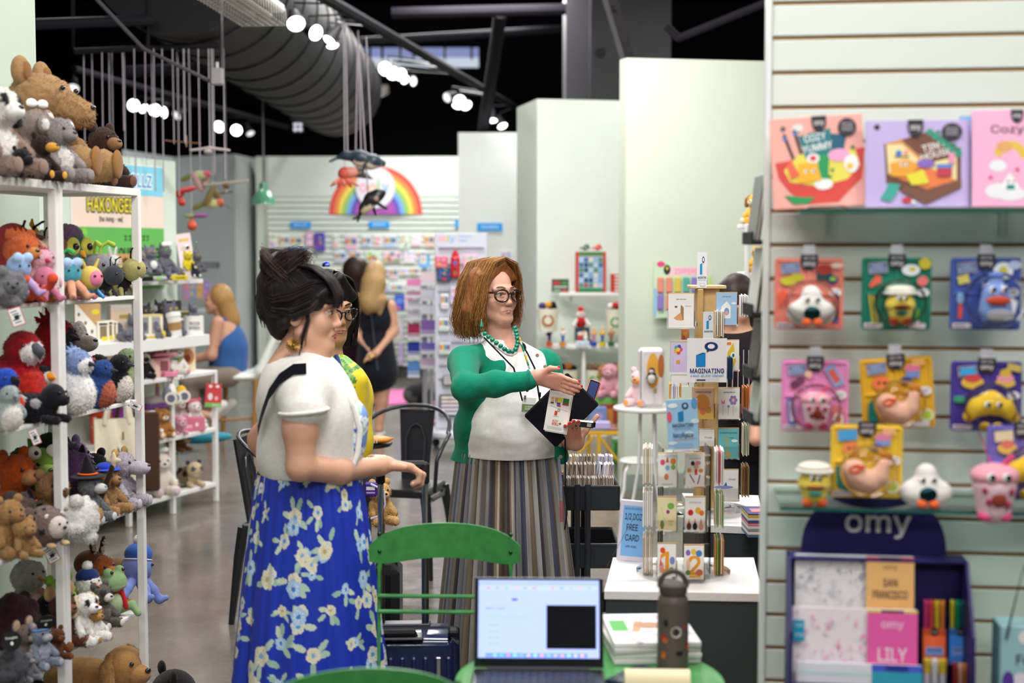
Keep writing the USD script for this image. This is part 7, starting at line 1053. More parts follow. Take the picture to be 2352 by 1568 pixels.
def strands(t,name,guides,n,wid,cols,seed,jit=.008,wave=.0):
 """Hair: n strands laid between neighbouring guide lines (each a list of points), in a few tones."""
 r=np.random.default_rng(seed);G=np.array(guides);m=G.shape[1];s=np.linspace(0,m-1,16);Gs=np.stack([np.stack([np.interp(s,np.arange(m),g[:,k])for k in range(3)],-1)for g in G])
 for ci,c in enumerate(cols):
  mb=MB()
  for _ in range(n//len(cols)):
   u=r.uniform(0,len(G)-1.001);i=int(u);f=u-i;p=Gs[i]*(1-f)+Gs[i+1]*f;j=r.normal(0,jit,3);ph=r.uniform(0,6.3)
   p=p+j*np.linspace(.25,1,16)[:,None]+(wave*np.sin(np.linspace(0,9,16)+ph)*np.linspace(0,1,16))[:,None]*np.array([1,.4,.15]);mb.tube(p[:r.integers(11,17)],wid,c,3,False)
  t.part(name,mb,'hair',True,True)
def loft(zs,cs,rx,ry,n,mod,col):
 g=np.arange(n)*2*PI/n;v=[];
 for i,z in enumerate(zs):f=i/(len(zs)-1);k=1+mod(g,f);v.append(np.stack([cs[i][0]+rx[i]*np.cos(g)*k,cs[i][1]+ry[i]*np.sin(g)*k,np.full(n,z)+0*g],-1))
 v=np.array(v).reshape(-1,3);return v,gridfaces(len(zs),n,True)[:,::-1],np.broadcast_to(lin(col),(len(v),3)).copy()
def bloom(v2,col,seeds,R,pals,leaf):
 r=np.random.default_rng(5)
 for c in seeds:
  rad=R*r.uniform(.6,1.15);near=np.abs(v2-c).max(1)<rad*3.2;q=v2[near]-c
  if not len(q):continue
  cc=col[near]
  for k in range(4):
   a=r.uniform(0,6.3);o=np.array([math.cos(a),math.sin(a)])*rad*r.uniform(1.0,1.7);e=q-o;e=np.stack([e[:,0]*math.cos(a)+e[:,1]*math.sin(a),-e[:,0]*math.sin(a)+e[:,1]*math.cos(a)],1);cc[(e[:,0]/(rad*.75))**2+(e[:,1]/(rad*.33))**2<1]=lin(leaf[k%len(leaf)])
  for k in range(r.integers(1,4)):
   o=np.array([r.normal(0,.5),r.normal(0,.9)])*rad*(k>0);e=q-o;rr=np.hypot(*e.T);th=np.arctan2(e[:,1],e[:,0]);ph=r.uniform(0,6);pc=pals[r.integers(len(pals))];R2=rad*r.uniform(.75,1.05);edge=R2*(.82+.18*np.abs(np.cos(2.5*th+ph)))
   cc[rr<edge]=lin(pc[0]);cc[(rr<edge*.72)&(np.sin(9*th+rr/R2*6)>.55)]=lin(pc[1]);cc[rr<R2*.28]=lin(pc[2])
  col[near]=cc
SK1='#d3a188';Y1=4.2;A=lambda x,y,Y=Y1:at(x,y,Y)
t=person('person in white top and blue floral skirt with dark bun, gripping a luggage handle',(A(700,1000)[0],Y1,0));H1=TR(*A(699,717))@RZ(88)@RX(2)
wr,kn=A(884,1066,4.33),A(946,1074,4.385);hp1,tips1=hand(wr,kn,A(968,1088,4.39)-kn,(0,-.95,.2),SK1,-70,.021,1.22,.6)
arm1=chain([A(694,892,4.04),A(690,985,4.0),A(690,1072,3.99),A(780,1082,4.1),A(868,1070,4.3),wr],[.056,.049,.038,.037,.027,.023],SK1,k=.02)
b1=tp(head(SK1,'#a3303c',1.02,.99),H1)+hp1+arm1+[K(A(684,780),A(662,850),.043,.05,SK1,k=.02),E(A(696,930),(.13,.15,.16),SK1,k=.06),E(A(705,1080),(.1,.11,.14),SK1,k=.04),E(A(705,1200),(.11,.12,.11),SK1,k=.04),K(A(664,865),A(694,895,4.06),.045,.054,SK1,k=.03),K(A(664,865),A(694,895,4.36),.045,.054,SK1,k=.03)]
b1+=chain([A(690,890,4.36),A(606,1010,4.42),A(640,1085,4.5)],[.055,.045,.03],SK1,k=.03)
for yy in(4.12,4.28):b1+=chain([[A(705,1180)[0],yy,.85],[A(705,1180)[0]-.01,yy,.47],[A(705,1180)[0]-.03,yy,.07],[A(705,1180)[0]+.11,yy,.03]],[.08,.055,.036,.03],SK1,k=.04)
t.part('body',organic(b1,.0032,.02),'skin',True,True);face_parts(t,H1,'#4a3020','#2a1d1a','#a02a38')
tl=[E(A(700,925),(.142,.166,.165),'#ece9e4'),E(A(730,965),(.128,.17,.13),'#ece9e4'),E(A(708,1045),(.152,.165,.14),'#ece9e4'),K(A(664,872),A(694,892,4.06),.05,.064,'#ece9e4'),K(A(664,872),A(692,892,4.36),.05,.062,'#ece9e4'),K(A(696,892,4.05),A(698,938,4.0),.066,.06,'#ece9e4'),K(A(690,885,4.36),A(640,960,4.42),.068,.06,'#ece9e4')]
d=folds(organic(tl,.006,.05),.006,11,2);zw=A(700,1086)[2];d=cut(hem(d,zw),lambda c:(np.hypot(c[:,0]-A(668,840)[0],c[:,1]-Y1)<.068)&(c[:,2]>A(668,850)[2]));t.part('cardigan',d,'knit',True,True)
t.part('sleeve_hem',MB().tube([A(698,944,4.0)+[.068*math.cos(a),.068*math.sin(a),.006*math.cos(a)]for a in np.linspace(0,2*PI,28)],.006,'#e9e6e1',6),'knit',True,True)
t.part('front_band',MB().tube([A(770,880,4.12),A(812,935,4.12),A(826,985,4.13),A(822,1040,4.13),A(808,1080,4.12)],.009,'#f0ede9',6),'knit',True,True)
d=organic([E(A(760,960,4.2),(.11,.105,.08),'#7fa0e0'),E(A(756,1020,4.2),(.108,.105,.1),'#7fa0e0')],.006,.05);col=d[2].copy();bloom(d[0][:,[0,2]],col,[(A(x,y)[0],A(x,y)[2])for x,y in((815,930),(832,965),(825,1000),(835,1040),(805,975))],.022,[('#f0f0f2','#a9c4e8','#5a90d9')],['#3a62c8','#b9d0c4']);t.part('bodice',(d[0],d[1],col),'satin',True,True)
t.part('bag_strap',MB().add((lambda p:(np.vstack([p+[0,-.002,.016],p+[.0,-.002,-.016]]),gridfaces(2,len(p))))(np.array([A(704,846,3.99),A(674,848,3.985),A(642,870,3.99),A(618,905,4.01),A(602,950,4.045),A(592,990,4.09)])),'#16161f'),'fabric',True,True)
zs=np.linspace(A(700,1084)[2],.06,330);f=np.linspace(0,1,330);xt,xb=A(708,1085)[0],A(708,1560)[0]+.0
md=lambda g,q:(q**.8)*(.042*np.sin(11*g+.6*np.sin(3*g))+.03*np.sin(19*g+1.3)+.018*np.sin(6*g))+.012*np.sin(34*g)*(1-q)
d=loft(zs,[(xt+(xb-xt)*q,Y1+.01)for q in f],.152+.115*f**.85,.158+.12*f,420,md,'#2338b0');ng=420;g=np.tile(np.arange(ng)*2*PI/ng,330);v2=np.stack([g*.24,d[0][:,2]],1);col=d[2]
r=np.random.default_rng(8);sd=[(x+r.uniform(-.03,.03)+(.045 if j%2 else 0),z+r.uniform(-.03,.03))for j,z in enumerate(np.arange(.1,1.12,.095))for x in np.arange(.0,1.55,.105)]
bloom(v2,col,sd,.026,[('#e6e0c8','#cfc6a4','#b9ac7c'),('#e3dfcf','#9fc4e6','#4f9ad0'),('#a9c9ea','#e9ecf0','#3f86cf'),('#e6e0c8','#d2cab0','#7fb0d9')],['#b5cdbb','#9dbcae','#c9d9c4'])
t.part('skirt',(d[0],d[1],col),'satin',True,True)
hc='#1d1719';hl=[E((0,.022,.05),(.084,.1,.088),hc),E((0,.07,-.01),(.064,.045,.075),hc),E((0,.06,.125),(.062,.062,.056),hc),E((0,.1,.08),(.05,.045,.05),hc),E((0,.115,.02),(.04,.03,.05),hc),K((-.066,-.0,.03),(-.07,.045,-.03),.022,.02,hc),K((.066,-.0,.03),(.07,.045,-.03),.022,.02,hc),K((-.045,-.07,.065),(.045,-.07,.065),.026,.026,hc),K((-.04,-.083,.05),(.04,-.083,.05),.015,.015,hc),K((-.066,-.045,.05),(-.06,-.05,.025),.02,.014,hc)]
d=xform(organic(hl,.0045,.02),H1);n=vnorm(d);w=meshkit.fbm((d[0]-A(699,717))@np.diag([90,90,40]),3,4);d=(d[0]+n*((w-.5)*.006)[:,None],d[1],d[2]);t.part('hair',d,'hair',True,True)
def loc(T,pts):return[(T[:3,:3]@np.array(p)+T[:3,3])for p in pts]
def sweep(T,starts,end,n=7):
 o,rr=np.array([0,.022,.05]),np.array([.088,.105,.093]);out=[]
 for p in starts:
  a,b=(np.array(p)-o)/rr,(np.array(end)-o)/rr;a/=np.linalg.norm(a);b/=np.linalg.norm(b);out.append(loc(T,[o+rr*((1-q)*a+q*b)/np.linalg.norm((1-q)*a+q*b)for q in np.linspace(0,1,n)]))
 return out
gs=sweep(H1,[(-.04,-.09,.07),(-.07,-.06,.05),(-.085,-.02,.03),(-.085,.01,.015),(-.08,.05,-.03),(-.06,.09,-.06),(-.02,.12,-.06),(.03,.12,-.05)],(-.02,.07,.13));strands(t,'hair_strand',gs,1500,.0006,['#161214','#251d1f','#372c2e'],9,.004)
gs=[]
for x in(-.09,-.06,-.02,.02,.06):gs.append(loc(H1,[(x*.5,.03,.14),(x*.85,-.03,.135),(x*.95,-.08,.1),(x*.9,-.102,.06),(x*.9,-.1,.022)]))
strands(t,'fringe',gs,1000,.0006,['#191416','#2a2022','#3a2e31'],1,.004)
gs=[loc(H1,[(-.06,-.075,.09),(-.088,-.04,.07-q),(-.088,.02,.04-q),(-.07,.08,.03-q*.6),(-.03,.11,.05)])for q in(-.03,0,.03,.06)];strands(t,'hair_strand',gs,500,.0006,['#191416','#2e2426','#43363a'],2,.006)
gs=[loc(H1,[(.066*math.cos(a)*c-.0,.06+.066*math.sin(a),.125+.058*math.sin(a+b))for a in np.linspace(0,5,7)])for b,c in((0,1),(.8,1),(1.6,.9),(2.4,.8),(3.2,1),(4,.9))];strands(t,'bun_strand',gs,1100,.0006,['#1d1718','#3b2c2b','#4d3b38'],3,.01,.004)
gs=[loc(H1,[(-.075,-.02,.02),(-.08,-.025,-.02),(-.084,-.012,-.07),(-.082,-.006,-.1-q)])for q in(0,.02)];strands(t,'loose_lock',gs,26,.0011,['#1d1718','#2e2426'],4,.005)
gs=[loc(H1,[(0,.12,.08),(-.01,.142,.04),(-.015,.13,-.0),(-.03,.115,-.03-q)])for q in(0,.02)];strands(t,'loose_lock',gs,24,.0011,['#1d1718','#2e2426'],5,.006)
t.part('hair_clip',MB().add(organic([E((-.02,-.062,.145),(.016,.008,.005),'#2b3fd0',(0,25,40)),E((-.03,-.07,.142),(.01,.006,.004),'#3a55e0',(0,0,-30))],.002),None,H1),'gloss',True,True)
er=MB();er.ell((0,0,0),(.003,.007,.007),'#b08a4a',2)
for i in range(20):a=i*PI/10;er.tube([(0,.005*math.cos(a),.005*math.sin(a)),(0,.022*math.cos(a),.022*math.sin(a))],[.0028,.0016],'#b98f4c',6)
er.tube([(0,0,.022),(0,0,.05)],.001,'#b98f4c',6);e2=MB();e2.add(er.get(),None,H1@TR(-.088,.014,-.093));t.part('earring',e2,'steel',True,True)
for i,(px,c)in enumerate(((852,'#d9b48a'),(857,'#e9d5d0'),(863,'#f1ece9'),(868,'#e6c9c2'),(874,'#d2ab70'),(880,'#c99a5a'))):
 a,b2=A(px,1068,4.295+i*.006),A(px+8,1069,4.305+i*.006);ax=(b2-a)/np.linalg.norm(b2-a);u=np.cross(ax,[0,0,1]);u/=np.linalg.norm(u);w=np.cross(ax,u);bm=MB()
 for q in np.linspace(0,2*PI,22)[:-1]:bm.ell(a+(u*math.cos(q)+w*math.sin(q))*.0295,.0036,c,1)
 t.part('bracelet',bm,'gloss',True,True)
nails(t,tips1[:4],'#e0b5a8',np.array([.3,-.9,.3]));t.part('ring',MB().tube([kn+np.array([.016,-.034+.0,-.018])+[.0,.0095*math.cos(a),.0095*math.sin(a)]for a in np.linspace(0,6.3,16)],.0016,'#c9ccd0',6),'steel',True,True)
for yy in(4.12,4.28):t.part('shoe',organic([K([xt-.05,yy,.035],[xt+.11,yy,.025],.038,.03,'#2a2a33')],.01),'rubber',True,True)
SK2='#d39f8b';Y2=5.65;A=lambda x,y,Y=Y2:at(x,y,Y)
t=person('red haired person in green cardigan and metallic pleated skirt, holding a tablet',(A(1165,1000)[0],Y2,0));H2=TR(*A(1134,677))@RZ(38)@RX(-2)
fd=np.array([.77,-.64,0])
wr,kn=A(1232,866,5.2),A(1288,878,5.2);hR,tipR=hand(wr,kn,A(1325,893,5.19)-kn,(.12,-.35,.93),SK2,7,.017,1.0,1.0)
wl,kl=A(1322,1018,5.36),A(1312,985,5.29);hL,tipL=hand(wl,kl,A(1312,962,5.24)-kl,(.85,-.1,.2),SK2,16,.018,.95,.0)
hL+=[K(wl,A(1345,990,5.36),.014,.012,SK2,k=.01),K(A(1345,990,5.36),A(1372,955,5.37),.0105,.0085,SK2,k=.006)]
b2=tp(head(SK2,'#a8605c',1.06,.96,False),H2)+hR+hL+chain([A(1066,826,5.52),A(1072,888,5.27),A(1150,880,5.2),wr],[.042,.034,.026,.023],SK2,k=.015)+chain([A(1250,832,5.78),A(1284,985,5.74),A(1310,1012,5.5),wl],[.048,.04,.03,.025],SK2,k=.03)
b2+=[K(A(1144,742),A(1150,805),.05,.055,SK2,k=.02),E(A(1158,880),(.15,.12,.16),SK2,k=.06),E(A(1163,1000),(.15,.13,.16),SK2,k=.06),E(A(1165,1080),(.17,.15,.13),SK2,k=.06),K(A(1150,828),A(1072,836,5.54),.035,.04,SK2,k=.02),K(A(1150,828),A(1244,842,5.76),.035,.04,SK2,k=.02)]
for s in(-1,1):b2+=chain([A(1165+s*45,1110),[A(1165+s*42,1110)[0],Y2,.48],[A(1165+s*40,1110)[0],Y2,.07],[A(1165+s*40,1110)[0]+.08,Y2-.07,.03]],[.085,.055,.036,.028],SK2,k=.04)
t.part('body',organic(b2,.0034,.02),'skin',True,True);face_parts(t,H2,'#5a6a78','#8a6248','#b0685f','#5a4034')
t.part('teeth',MB().ell((0,-.0935,-.0655),(.009,.003,.0016),'#efe9e0',2,H2),'gloss',True,True)
tee='#f5f3f3';d=folds(organic([E(A(1170,890),(.165,.14,.17),tee),E(A(1190,920,5.6),(.135,.13,.1),tee),E(A(1180,990,5.62),(.185,.16,.18),tee),E(A(1170,1075,5.66),(.2,.18,.2),tee),K(A(1150,808),A(1240,836,5.76),.058,.05,tee),K(A(1150,808),A(1080,832,5.56),.058,.05,tee)],.007,.06),.008,9,3,(.6,.6,1.2));zh=A(1170,1042)[2];nk=A(1160,802)
t.part('shirt',cut(hem(d,zh),lambda c:((np.linalg.norm((c-(nk+fd*.03))*[1,1,1.0],axis=1)<.062)&(c[:,2]>nk[2]-.02))),'fabric',True,True)
gc='#0f8467';gp=[E(A(1145,885,5.66),(.172,.15,.18),gc),E(A(1150,985,5.68),(.19,.165,.18),gc),E(A(1155,1070,5.69),(.212,.185,.18),gc),K(A(1140,812),A(1066,832,5.54),.056,.06,gc),K(A(1150,822),A(1250,840,5.78),.05,.056,gc)]+chain([A(1064,834,5.52),A(1070,889,5.27),A(1140,880,5.21),A(1214,873,5.2)],[.06,.05,.043,.036],gc)+chain([A(1252,838,5.78),A(1286,980,5.76),A(1308,1014,5.52)],[.064,.056,.042],gc)
d=organic(gp,.006,.03);d=folds(d,.007,10,7,(1.6,.5,1.2));ctr=A(1165,950,5.66);zl=A(1100,1056)[2];la=np.array([.64,.77,0]);nk2=A(1150,800)
def opening(c):
 q=c-ctr;body_=(q@fd>-.02)&(c[:,1]>5.36);lat=q@la;lo=np.interp(c[:,2],[zl,ctr[2],nk2[2]],[-.125,-.1,-.085]);hi=np.interp(c[:,2],[zl,ctr[2],nk2[2]],[.12,.1,.1]);return(body_&(lat>lo)&(lat<hi))|((np.linalg.norm((c-nk2)[:,:2],axis=1)<.07)&(c[:,2]>nk2[2]-.04))
t.part('cardigan',cut(hem(d,zl),opening),'knit',True,True)
t.part('cuff',MB().tube([A(1212,874,5.2)+[.002*math.sin(a),.036*math.cos(a),.036*math.sin(a)]for a in np.linspace(0,2*PI,30)],.006,'#0c7a5e',6),'knit',True,True)
t.part('cardigan_tail',MB().add(organic([K(A(1284,985,5.5),A(1290,1050,5.52),.02,.028,gc)],.006)),'knit',True,True)
for px,py,Y in((1234,816,5.585),(1252,842,5.58),(1288,1049,5.49),(1287,1022,5.49)):t.part('button',MB().cyl(A(px,py,Y-.012),A(px,py,Y-.006),.0075,'#8a7f64',n=14),'plastic',30,True)
zs=np.linspace(A(1170,1036)[2],.06,60);f=np.linspace(0,1,60);NP=74;ng=NP*8;saw=lambda g:np.abs(((g*NP/(2*PI))%1)*2-1)-.5;r=np.random.default_rng(3);pj=r.uniform(.5,1.5,NP)
d=loft(zs,[(A(1165+2*q,1045)[0],Y2+.02)for q in f],.198+.085*f**.9,.17+.1*f,ng,lambda g,q:saw(g)*(.05+.09*q)*pj[(g*NP/(2*PI)).astype(int)%NP]+.02*q*np.sin(5*g+1),'#b5b3b2');g=np.tile(np.arange(ng)*2*PI/ng,60)
tones=np.array([lin(c)for c in('#9d9ca0','#c7c5c3','#73737c','#e0ded9','#94826a','#62647a','#b9b6b4','#54545c','#a99a84','#8a8a90')]);ti=r.integers(0,10,NP*2);col=tones[ti[(g*NP/PI).astype(int)%(NP*2)]]*(.85+.5*meshkit.fbm(np.stack([g*30,d[0][:,2]*5,0*g],1),3,1))[:,None]
mat('lame',.32,metal=.6,spec=.8,bump=.15,bscale=300);t.part('skirt',(d[0],d[1],np.clip(col,0,1)),'lame',25,True)
hc='#8a5730';hl=[E((0,.034,.052),(.083,.096,.09),hc),E((0,.065,-.03),(.075,.06,.13),hc),K((-.07,.01,.07),(-.085,.02,-.06),.04,.045,hc),K((-.085,.02,-.06),(-.082,.035,-.135),.046,.03,hc),K((.066,.015,.07),(.076,.03,-.06),.034,.03,hc),K((.076,.03,-.06),(.07,.035,-.12),.03,.02,hc),K((.01,-.045,.126),(-.07,-.045,.07),.014,.02,hc),K((.015,-.045,.126),(.066,-.04,.07),.012,.018,hc),K((-.07,-.045,.07),(-.084,-.02,.0),.02,.02,hc)]
d=xform(organic(hl,.0045,.02),H2);n=vnorm(d);w=meshkit.fbm((d[0]-A(1128,677))@np.diag([90,90,35]),3,6);d=(d[0]+n*((w-.5)*.007)[:,None],d[1],d[2]);t.part('hair',d,'hair',True,True)
tn=['#6f3f1e','#8f5c2e','#a8763e','#b98a50']
gs=[loc(H2,[(.01,-.048+.018*i,.143),(-.05,-.055+.022*i,.125),(-.086,-.05+.022*i,.06),(-.102,-.042+.022*i,-.03),(-.104,-.03+.022*i,-.1),(-.082,-.015+.02*i,-.162)])for i in range(-1,8)];strands(t,'hair_strand',gs,2600,.0006,tn,11,.01,.012)
gs=[loc(H2,[(.012,-.048+.018*i,.143),(.058,-.052+.022*i,.118),(.09,-.03+.022*i,.05),(.104,-.01+.022*i,-.03),(.104,0+.022*i,-.1),(.085,.01+.02*i,-.15)])for i in range(-1,7)];strands(t,'hair_strand',gs,1400,.0006,tn,12,.011,.013)
def specs(t,T,w,h,y,z,cx,col,r,cat=0):
 for s in(-1,1):
  p=[(s*(cx+w*math.cos(a)),y+.012*((cx+w*math.cos(a))/.06)**2,z+h*math.sin(a)*(1 if math.sin(a)<0 else.85)+cat*w*math.cos(a))for a in np.linspace(0,2*PI,28)]
  t.part('glasses_rim',MB().tube(p,r,col,8,T=T),'bead' if col!='#14141a' else 'gloss',True,True);t.part('glasses_lens',MB().add((np.array([(s*cx,y+.004,z)]+p),np.array([[0,i,i+1]for i in range(1,28)])),'#fff',T),'lens_glass',True,True)
  e=(s*(cx+w),y+.012*((cx+w)/.06)**2,z+h*.45+cat*w);t.part('glasses_temple',MB().tube([e,(s*.078,y+.05,z+h*.45+cat*w*.6),(s*.08,.01,z+.006)],r*1.1,col,8,T=T),'gloss',True,True)
 t.part('glasses_bridge',MB().tube([(-(cx-w),y+.0,z+.006),(0,y-.003,z+.011),(cx-w,y+.0,z+.006)],r*1.1,col,8,T=T),'gloss',True,True)
specs(t,H2,.0285,.0255,-.105,-.002,.0355,'#2c2019',.0038)
nb_=[A(x,y,Y)for x,y,Y in((1106,758,5.56),(1114,766,5.52),(1122,773,5.49),(1131,780,5.47),(1140,787,5.455),(1150,794,5.445),(1159,801,5.44),(1168,806,5.44),(1176,807,5.45),(1184,802,5.46),(1187,794,5.475),(1189,786,5.49),(1188,777,5.505),(1187,769,5.52),(1185,761,5.54),(1182,753,5.56))]
t.part('shirt_neckband',MB().tube([p+np.array([0,.004,-.013])for p in nb_],.0075,'#f2f0f0',8),'fabric',True,True)
for p in nb_:t.part('necklace_bead',MB().ell(p,(.0098,.0098,.0088),'#14836a',2),'bead',True,True)
t.part('earring',MB().lathe([(0,.0),(.008,.0),(.0085,.004),(.004,.016),(.0025,.022),(0,.024)],'#2a8a72',A(1106,750,5.5),12).cyl(A(1106,743,5.5),A(1106,732,5.5),.001,'#c9c9c9',n=6),'bead',40,True)
for x0,x1,c,Yq in((1120,1222,'#17171c',5.43),(1196,1246,'#17171c',5.46)):t.part('lanyard',MB().tube([A(1112 if x0==1120 else 1190,775,5.5),A(x0+28 if x0==1120 else 1212,812,Yq),A(x0+60 if x0==1120 else 1228,845,Yq-.02),A(1200 if x0==1120 else 1240,920,5.4)],.0035,c,6),'fabric',True,True)
for i,c in enumerate(['#e0c22f','#e9e5dc','#1f9a78','#1f9a78','#e9e5dc','#e0c22f','#e0c22f','#1f9a78','#c9c9c4']):t.part('beaded_strand',MB().tube([A(1193+i*2.6,775+i*8,5.44),A(1195.6+i*2.6,783+i*8,5.44)],.004,c,8),'bead',True,True)
def tag_(p,w,h,R,its,nm='badge',c='#f0efec'):
 t.part(nm,MB().box((0,0,0),(w,.003,h),c,.001,TR(*p)@R),'paper',False,True);t.part(nm+'_print',MB().prints([('r' if i[0]=='r' else i[0],*i[1:])for i in its],-.0016,TR(*p)@R),'paper',False,True)
tag_(A(1214,930,5.4),.052,.06,RY(4),[('r',0,-.012,.05,.03,'#7d9a63'),('t',0,-.006,.006,'LAS VEGAS','#f1f3ec',.03),('t',0,-.015,.006,'MARKET','#f1f3ec',.026)]);t.part('badge_clip',MB().box(A(1240,906,5.38),(.008,.006,.02),'#2b2b30',.002).box(A(1206,912,5.39),(.008,.006,.02),'#c9c9cc',.002),'metal',False,True)
nails(t,tipR[:4],'#cc2a33',np.array([.1,-.55,.83]));nails(t,tipR[4:],'#cc2a33',np.array([0,-.5,.85]));nails(t,tipL[:4],'#d02a2e',np.array([-.1,-.95,.2]))
for c0,dx in((kn+[.0,-.0,.002],1),(kl+[.012,-.012,-.0],2)):t.part('ring',MB().tube([c0+np.array([.002,.011*math.cos(a),.011*math.sin(a)]if dx==1 else[.0115*math.cos(a),.0115*math.sin(a),.004])for a in np.linspace(0,6.3,16)],.0017,'#cfae5c',6),'steel',True,True)
for s in(-1,1):t.part('shoe',organic([K(A(1165+s*40,1110)*[1,0,0]+[0,Y2,.03],A(1165+s*40,1110)*[1,0,0]+[.09,Y2-.08,.025],.036,.028,'#1d1d22')],.012),'rubber',True,True)
t.part('key_charm',MB().tube([A(1283,1050,5.42),A(1288,1110,5.42),A(1290,1195,5.42)],.006,'#8a90a8',8).tube([A(1289,1150,5.41),A(1290,1198,5.41)],.0066,'#b06068',8),'fabric',True,True);t.part('cord',MB().tube([A(1298,1000,5.4),A(1299,1110,5.4),A(1302,1180,5.4),A(1297,1216,5.4)],.003,'#15151a',6),'rubber',True,True)
tab=TR(*A(1292,944,5.335))@RY(45);q=Th('tablet','black folio tablet held tilted by the red haired woman','tablet',tab);q.part('cover',MB().box((-.005,.008,0),(.172,.012,.232),'#15161d',.006),'fabric',30);q.part('device',MB().box((0,.018,0),(.165,.007,.225),'#26272c',.004),'plastic',False)
q=Th('leaflet','white leaflet with toy pictures and red lettering held in front of the tablet','leaflet',TR(*A(1281,945,5.26))@RY(9.5));q.part('sheet',MB().box((.006,.0015,-.004),(.083,.0008,.152),'#dddbd6').box((0,0,0),(.083,.0008,.15),'#f0eeea'),'paper',False)
q.part('print',MB().prints([('r',-.026,.04,.012,.024,'#d9b88a'),('r',-.012,.042,.01,.02,'#c99a8a'),('r',.002,.044,.018,.018,'#dcd23a'),('r',.024,.042,.022,.022,'#3a7a44'),('r',.024,.03,.024,.006,'#c83a30'),('r',-.002,.03,.014,.008,'#4a5ab0'),('r',.0,.022,.014,.006,'#a9444a'),('r',-.026,.03,.012,.006,'#55555e'),('r',.003,.012,.07,.0012,'#c9b5b0',-10),('r',-.006,-.006,.01,.016,'#d8402c'),('e',.003,.006,.005,.005,'#2a7a60'),('e',.003,.006,.0028,.0028,'#f0eeea'),('t',-.004,-.018,.0025,'MAGINATING','#7aa89a',.02),('t',-.003,-.036,.009,'BUSY','#d07a3a',.022),('t',-.002,-.047,.009,'WORLD','#c8382f',.026),('e',.016,-.043,.004,.004,'#8a6a4a')]+[('r',-.002,-.058-.004*i,.056,.0012,'#b9b7b5')for i in range(3)],-.0005),'paper',False)
q=Th('phone','phone in a coral case with a blue screen behind the tablet','phone',TR(*A(1360,903,5.37))@RZ(24)@RY(20));q.part('case',MB().box((0,.004,0),(.05,.008,.1),'#e0807c',.004),'rubber',False);q.part('screen',MB().prints([('r',-.003,.002,.042,.092,'#15161c'),('r',-.003,.004,.036,.08,'#43548f')],-.0002),'gloss',False)
q=Th('scanner','black hand scanner with a grey label held in her left hand','scanner',TR(*A(1338,972,5.28))@RY(6));q.part('case',MB().box((0,0,0),(.09,.03,.027),'#17171c',.006),'gloss',30);q.part('label',MB().prints([('r',.024,-.002,.016,.014,'#9a9a9c')],-.0155),'paper',False);q.part('end_cap',MB().box((.046,0,0),(.004,.024,.02),'#3a3a40',.001),'metal',False)
SK3='#c08f70';Y3=5.05;A=lambda x,y,Y=Y3:at(x,y,Y)
t=person('person with black hair and glasses in a yellow floral jacket, behind the woman in white',(A(760,1000)[0],Y3,0));H3=TR(*A(754,708))@RZ(38)@RX(8)
b3=tp(head(SK3,'#b06a62',1.0,.92,False),H3)+[K(A(756,765),A(750,835),.048,.055,SK3,k=.03),E(A(750,930),(.14,.11,.17),SK3,k=.05),E(A(750,1060),(.15,.12,.16),SK3,k=.05)]
for s in(-1,1):b3+=chain([A(750+s*52,880,Y3-s*.09),A(750+s*50,1000,Y3-s*.1),A(750+s*30,1060,Y3-.14)],[.05,.04,.03],SK3,k=.03)+chain([A(750+s*45,1100),[A(750+s*45,1100)[0],Y3,.45],[A(750+s*42,1100)[0],Y3,.07],[A(750+s*42,1100)[0]+.06,Y3-.08,.03]],[.085,.055,.036,.028],SK3,k=.04)
t.part('body',organic(b3,.0045,.02),'skin',True,True);face_parts(t,H3,'#2a1c16','#1d1614','#a8605a',open_=.7)
yc='#e3c92a';d=organic([E(A(752,915),(.165,.13,.16),yc),E(A(752,1010),(.165,.14,.18),yc),K(A(750,850),A(698,880,5.14),.05,.06,yc),K(A(750,850),A(800,885,4.97),.05,.055,yc),K(A(698,880,5.14),A(700,1000,5.15),.062,.05,yc),K(A(800,880,4.97),A(800,1000,4.95),.06,.052,yc),K(A(745,845,4.95),A(735,905,4.92),.035,.02,yc),K(A(785,835,4.97),A(826,870,4.95),.03,.012,yc),K(A(700,845,4.96),A(735,880,4.9),.05,.03,yc)],.006,.04);col=d[2].copy()
sd=[(A(x,y)[0],A(x,y)[2])for x,y in((742,830),(766,865),(752,905),(775,900),(728,855),(790,940),(735,940),(765,975),(800,985))];bloom(d[0][:,[0,2]],col,sd,.032,[('#d9501f','#b53a18','#2a1a10'),('#de5a22','#c04418','#e0b040')],['#4f8a34','#3f7a30']);sd=[(A(x,y)[0],A(x,y)[2])for x,y in((795,830),(808,845),(800,870),(790,900),(780,845),(808,915))];bloom(d[0][:,[0,2]],col,sd,.024,[('#6aa03f','#2f5a24','#8aba5a')],['#3f7a30','#7aa848'])
t.part('jacket',(d[0],d[1],col),'satin',True,True)
t.part('trousers',organic([E(A(752,1100),(.17,.14,.13),'#2a2d3a')]+[K(A(752+s*45,1110),[A(750+s*44,1100)[0],Y3,.1],.095,.06,'#2a2d3a')for s in(-1,1)],.014,.04),'fabric',True,True)
t.part('lanyard',MB().tube([A(772,815,4.9),A(790,870,4.87),A(812,905,4.87),A(812,960,4.86)],.008,'#3a4a80',6).tube([A(812,905,4.865),A(826,990,4.85)],.006,'#8a7ab8',6),'fabric',True,True);t.part('lanyard_lettering',MB().prints([('t',0,0,.012,'Furniture of America','#e9e9f2',.11,-62)],0,TR(*A(794,868,4.855))),'paper',False,True)
t.part('badge',MB().box(A(822,1000,4.84),(.05,.003,.07),'#b9d0ea',.001),'paper',False,True)
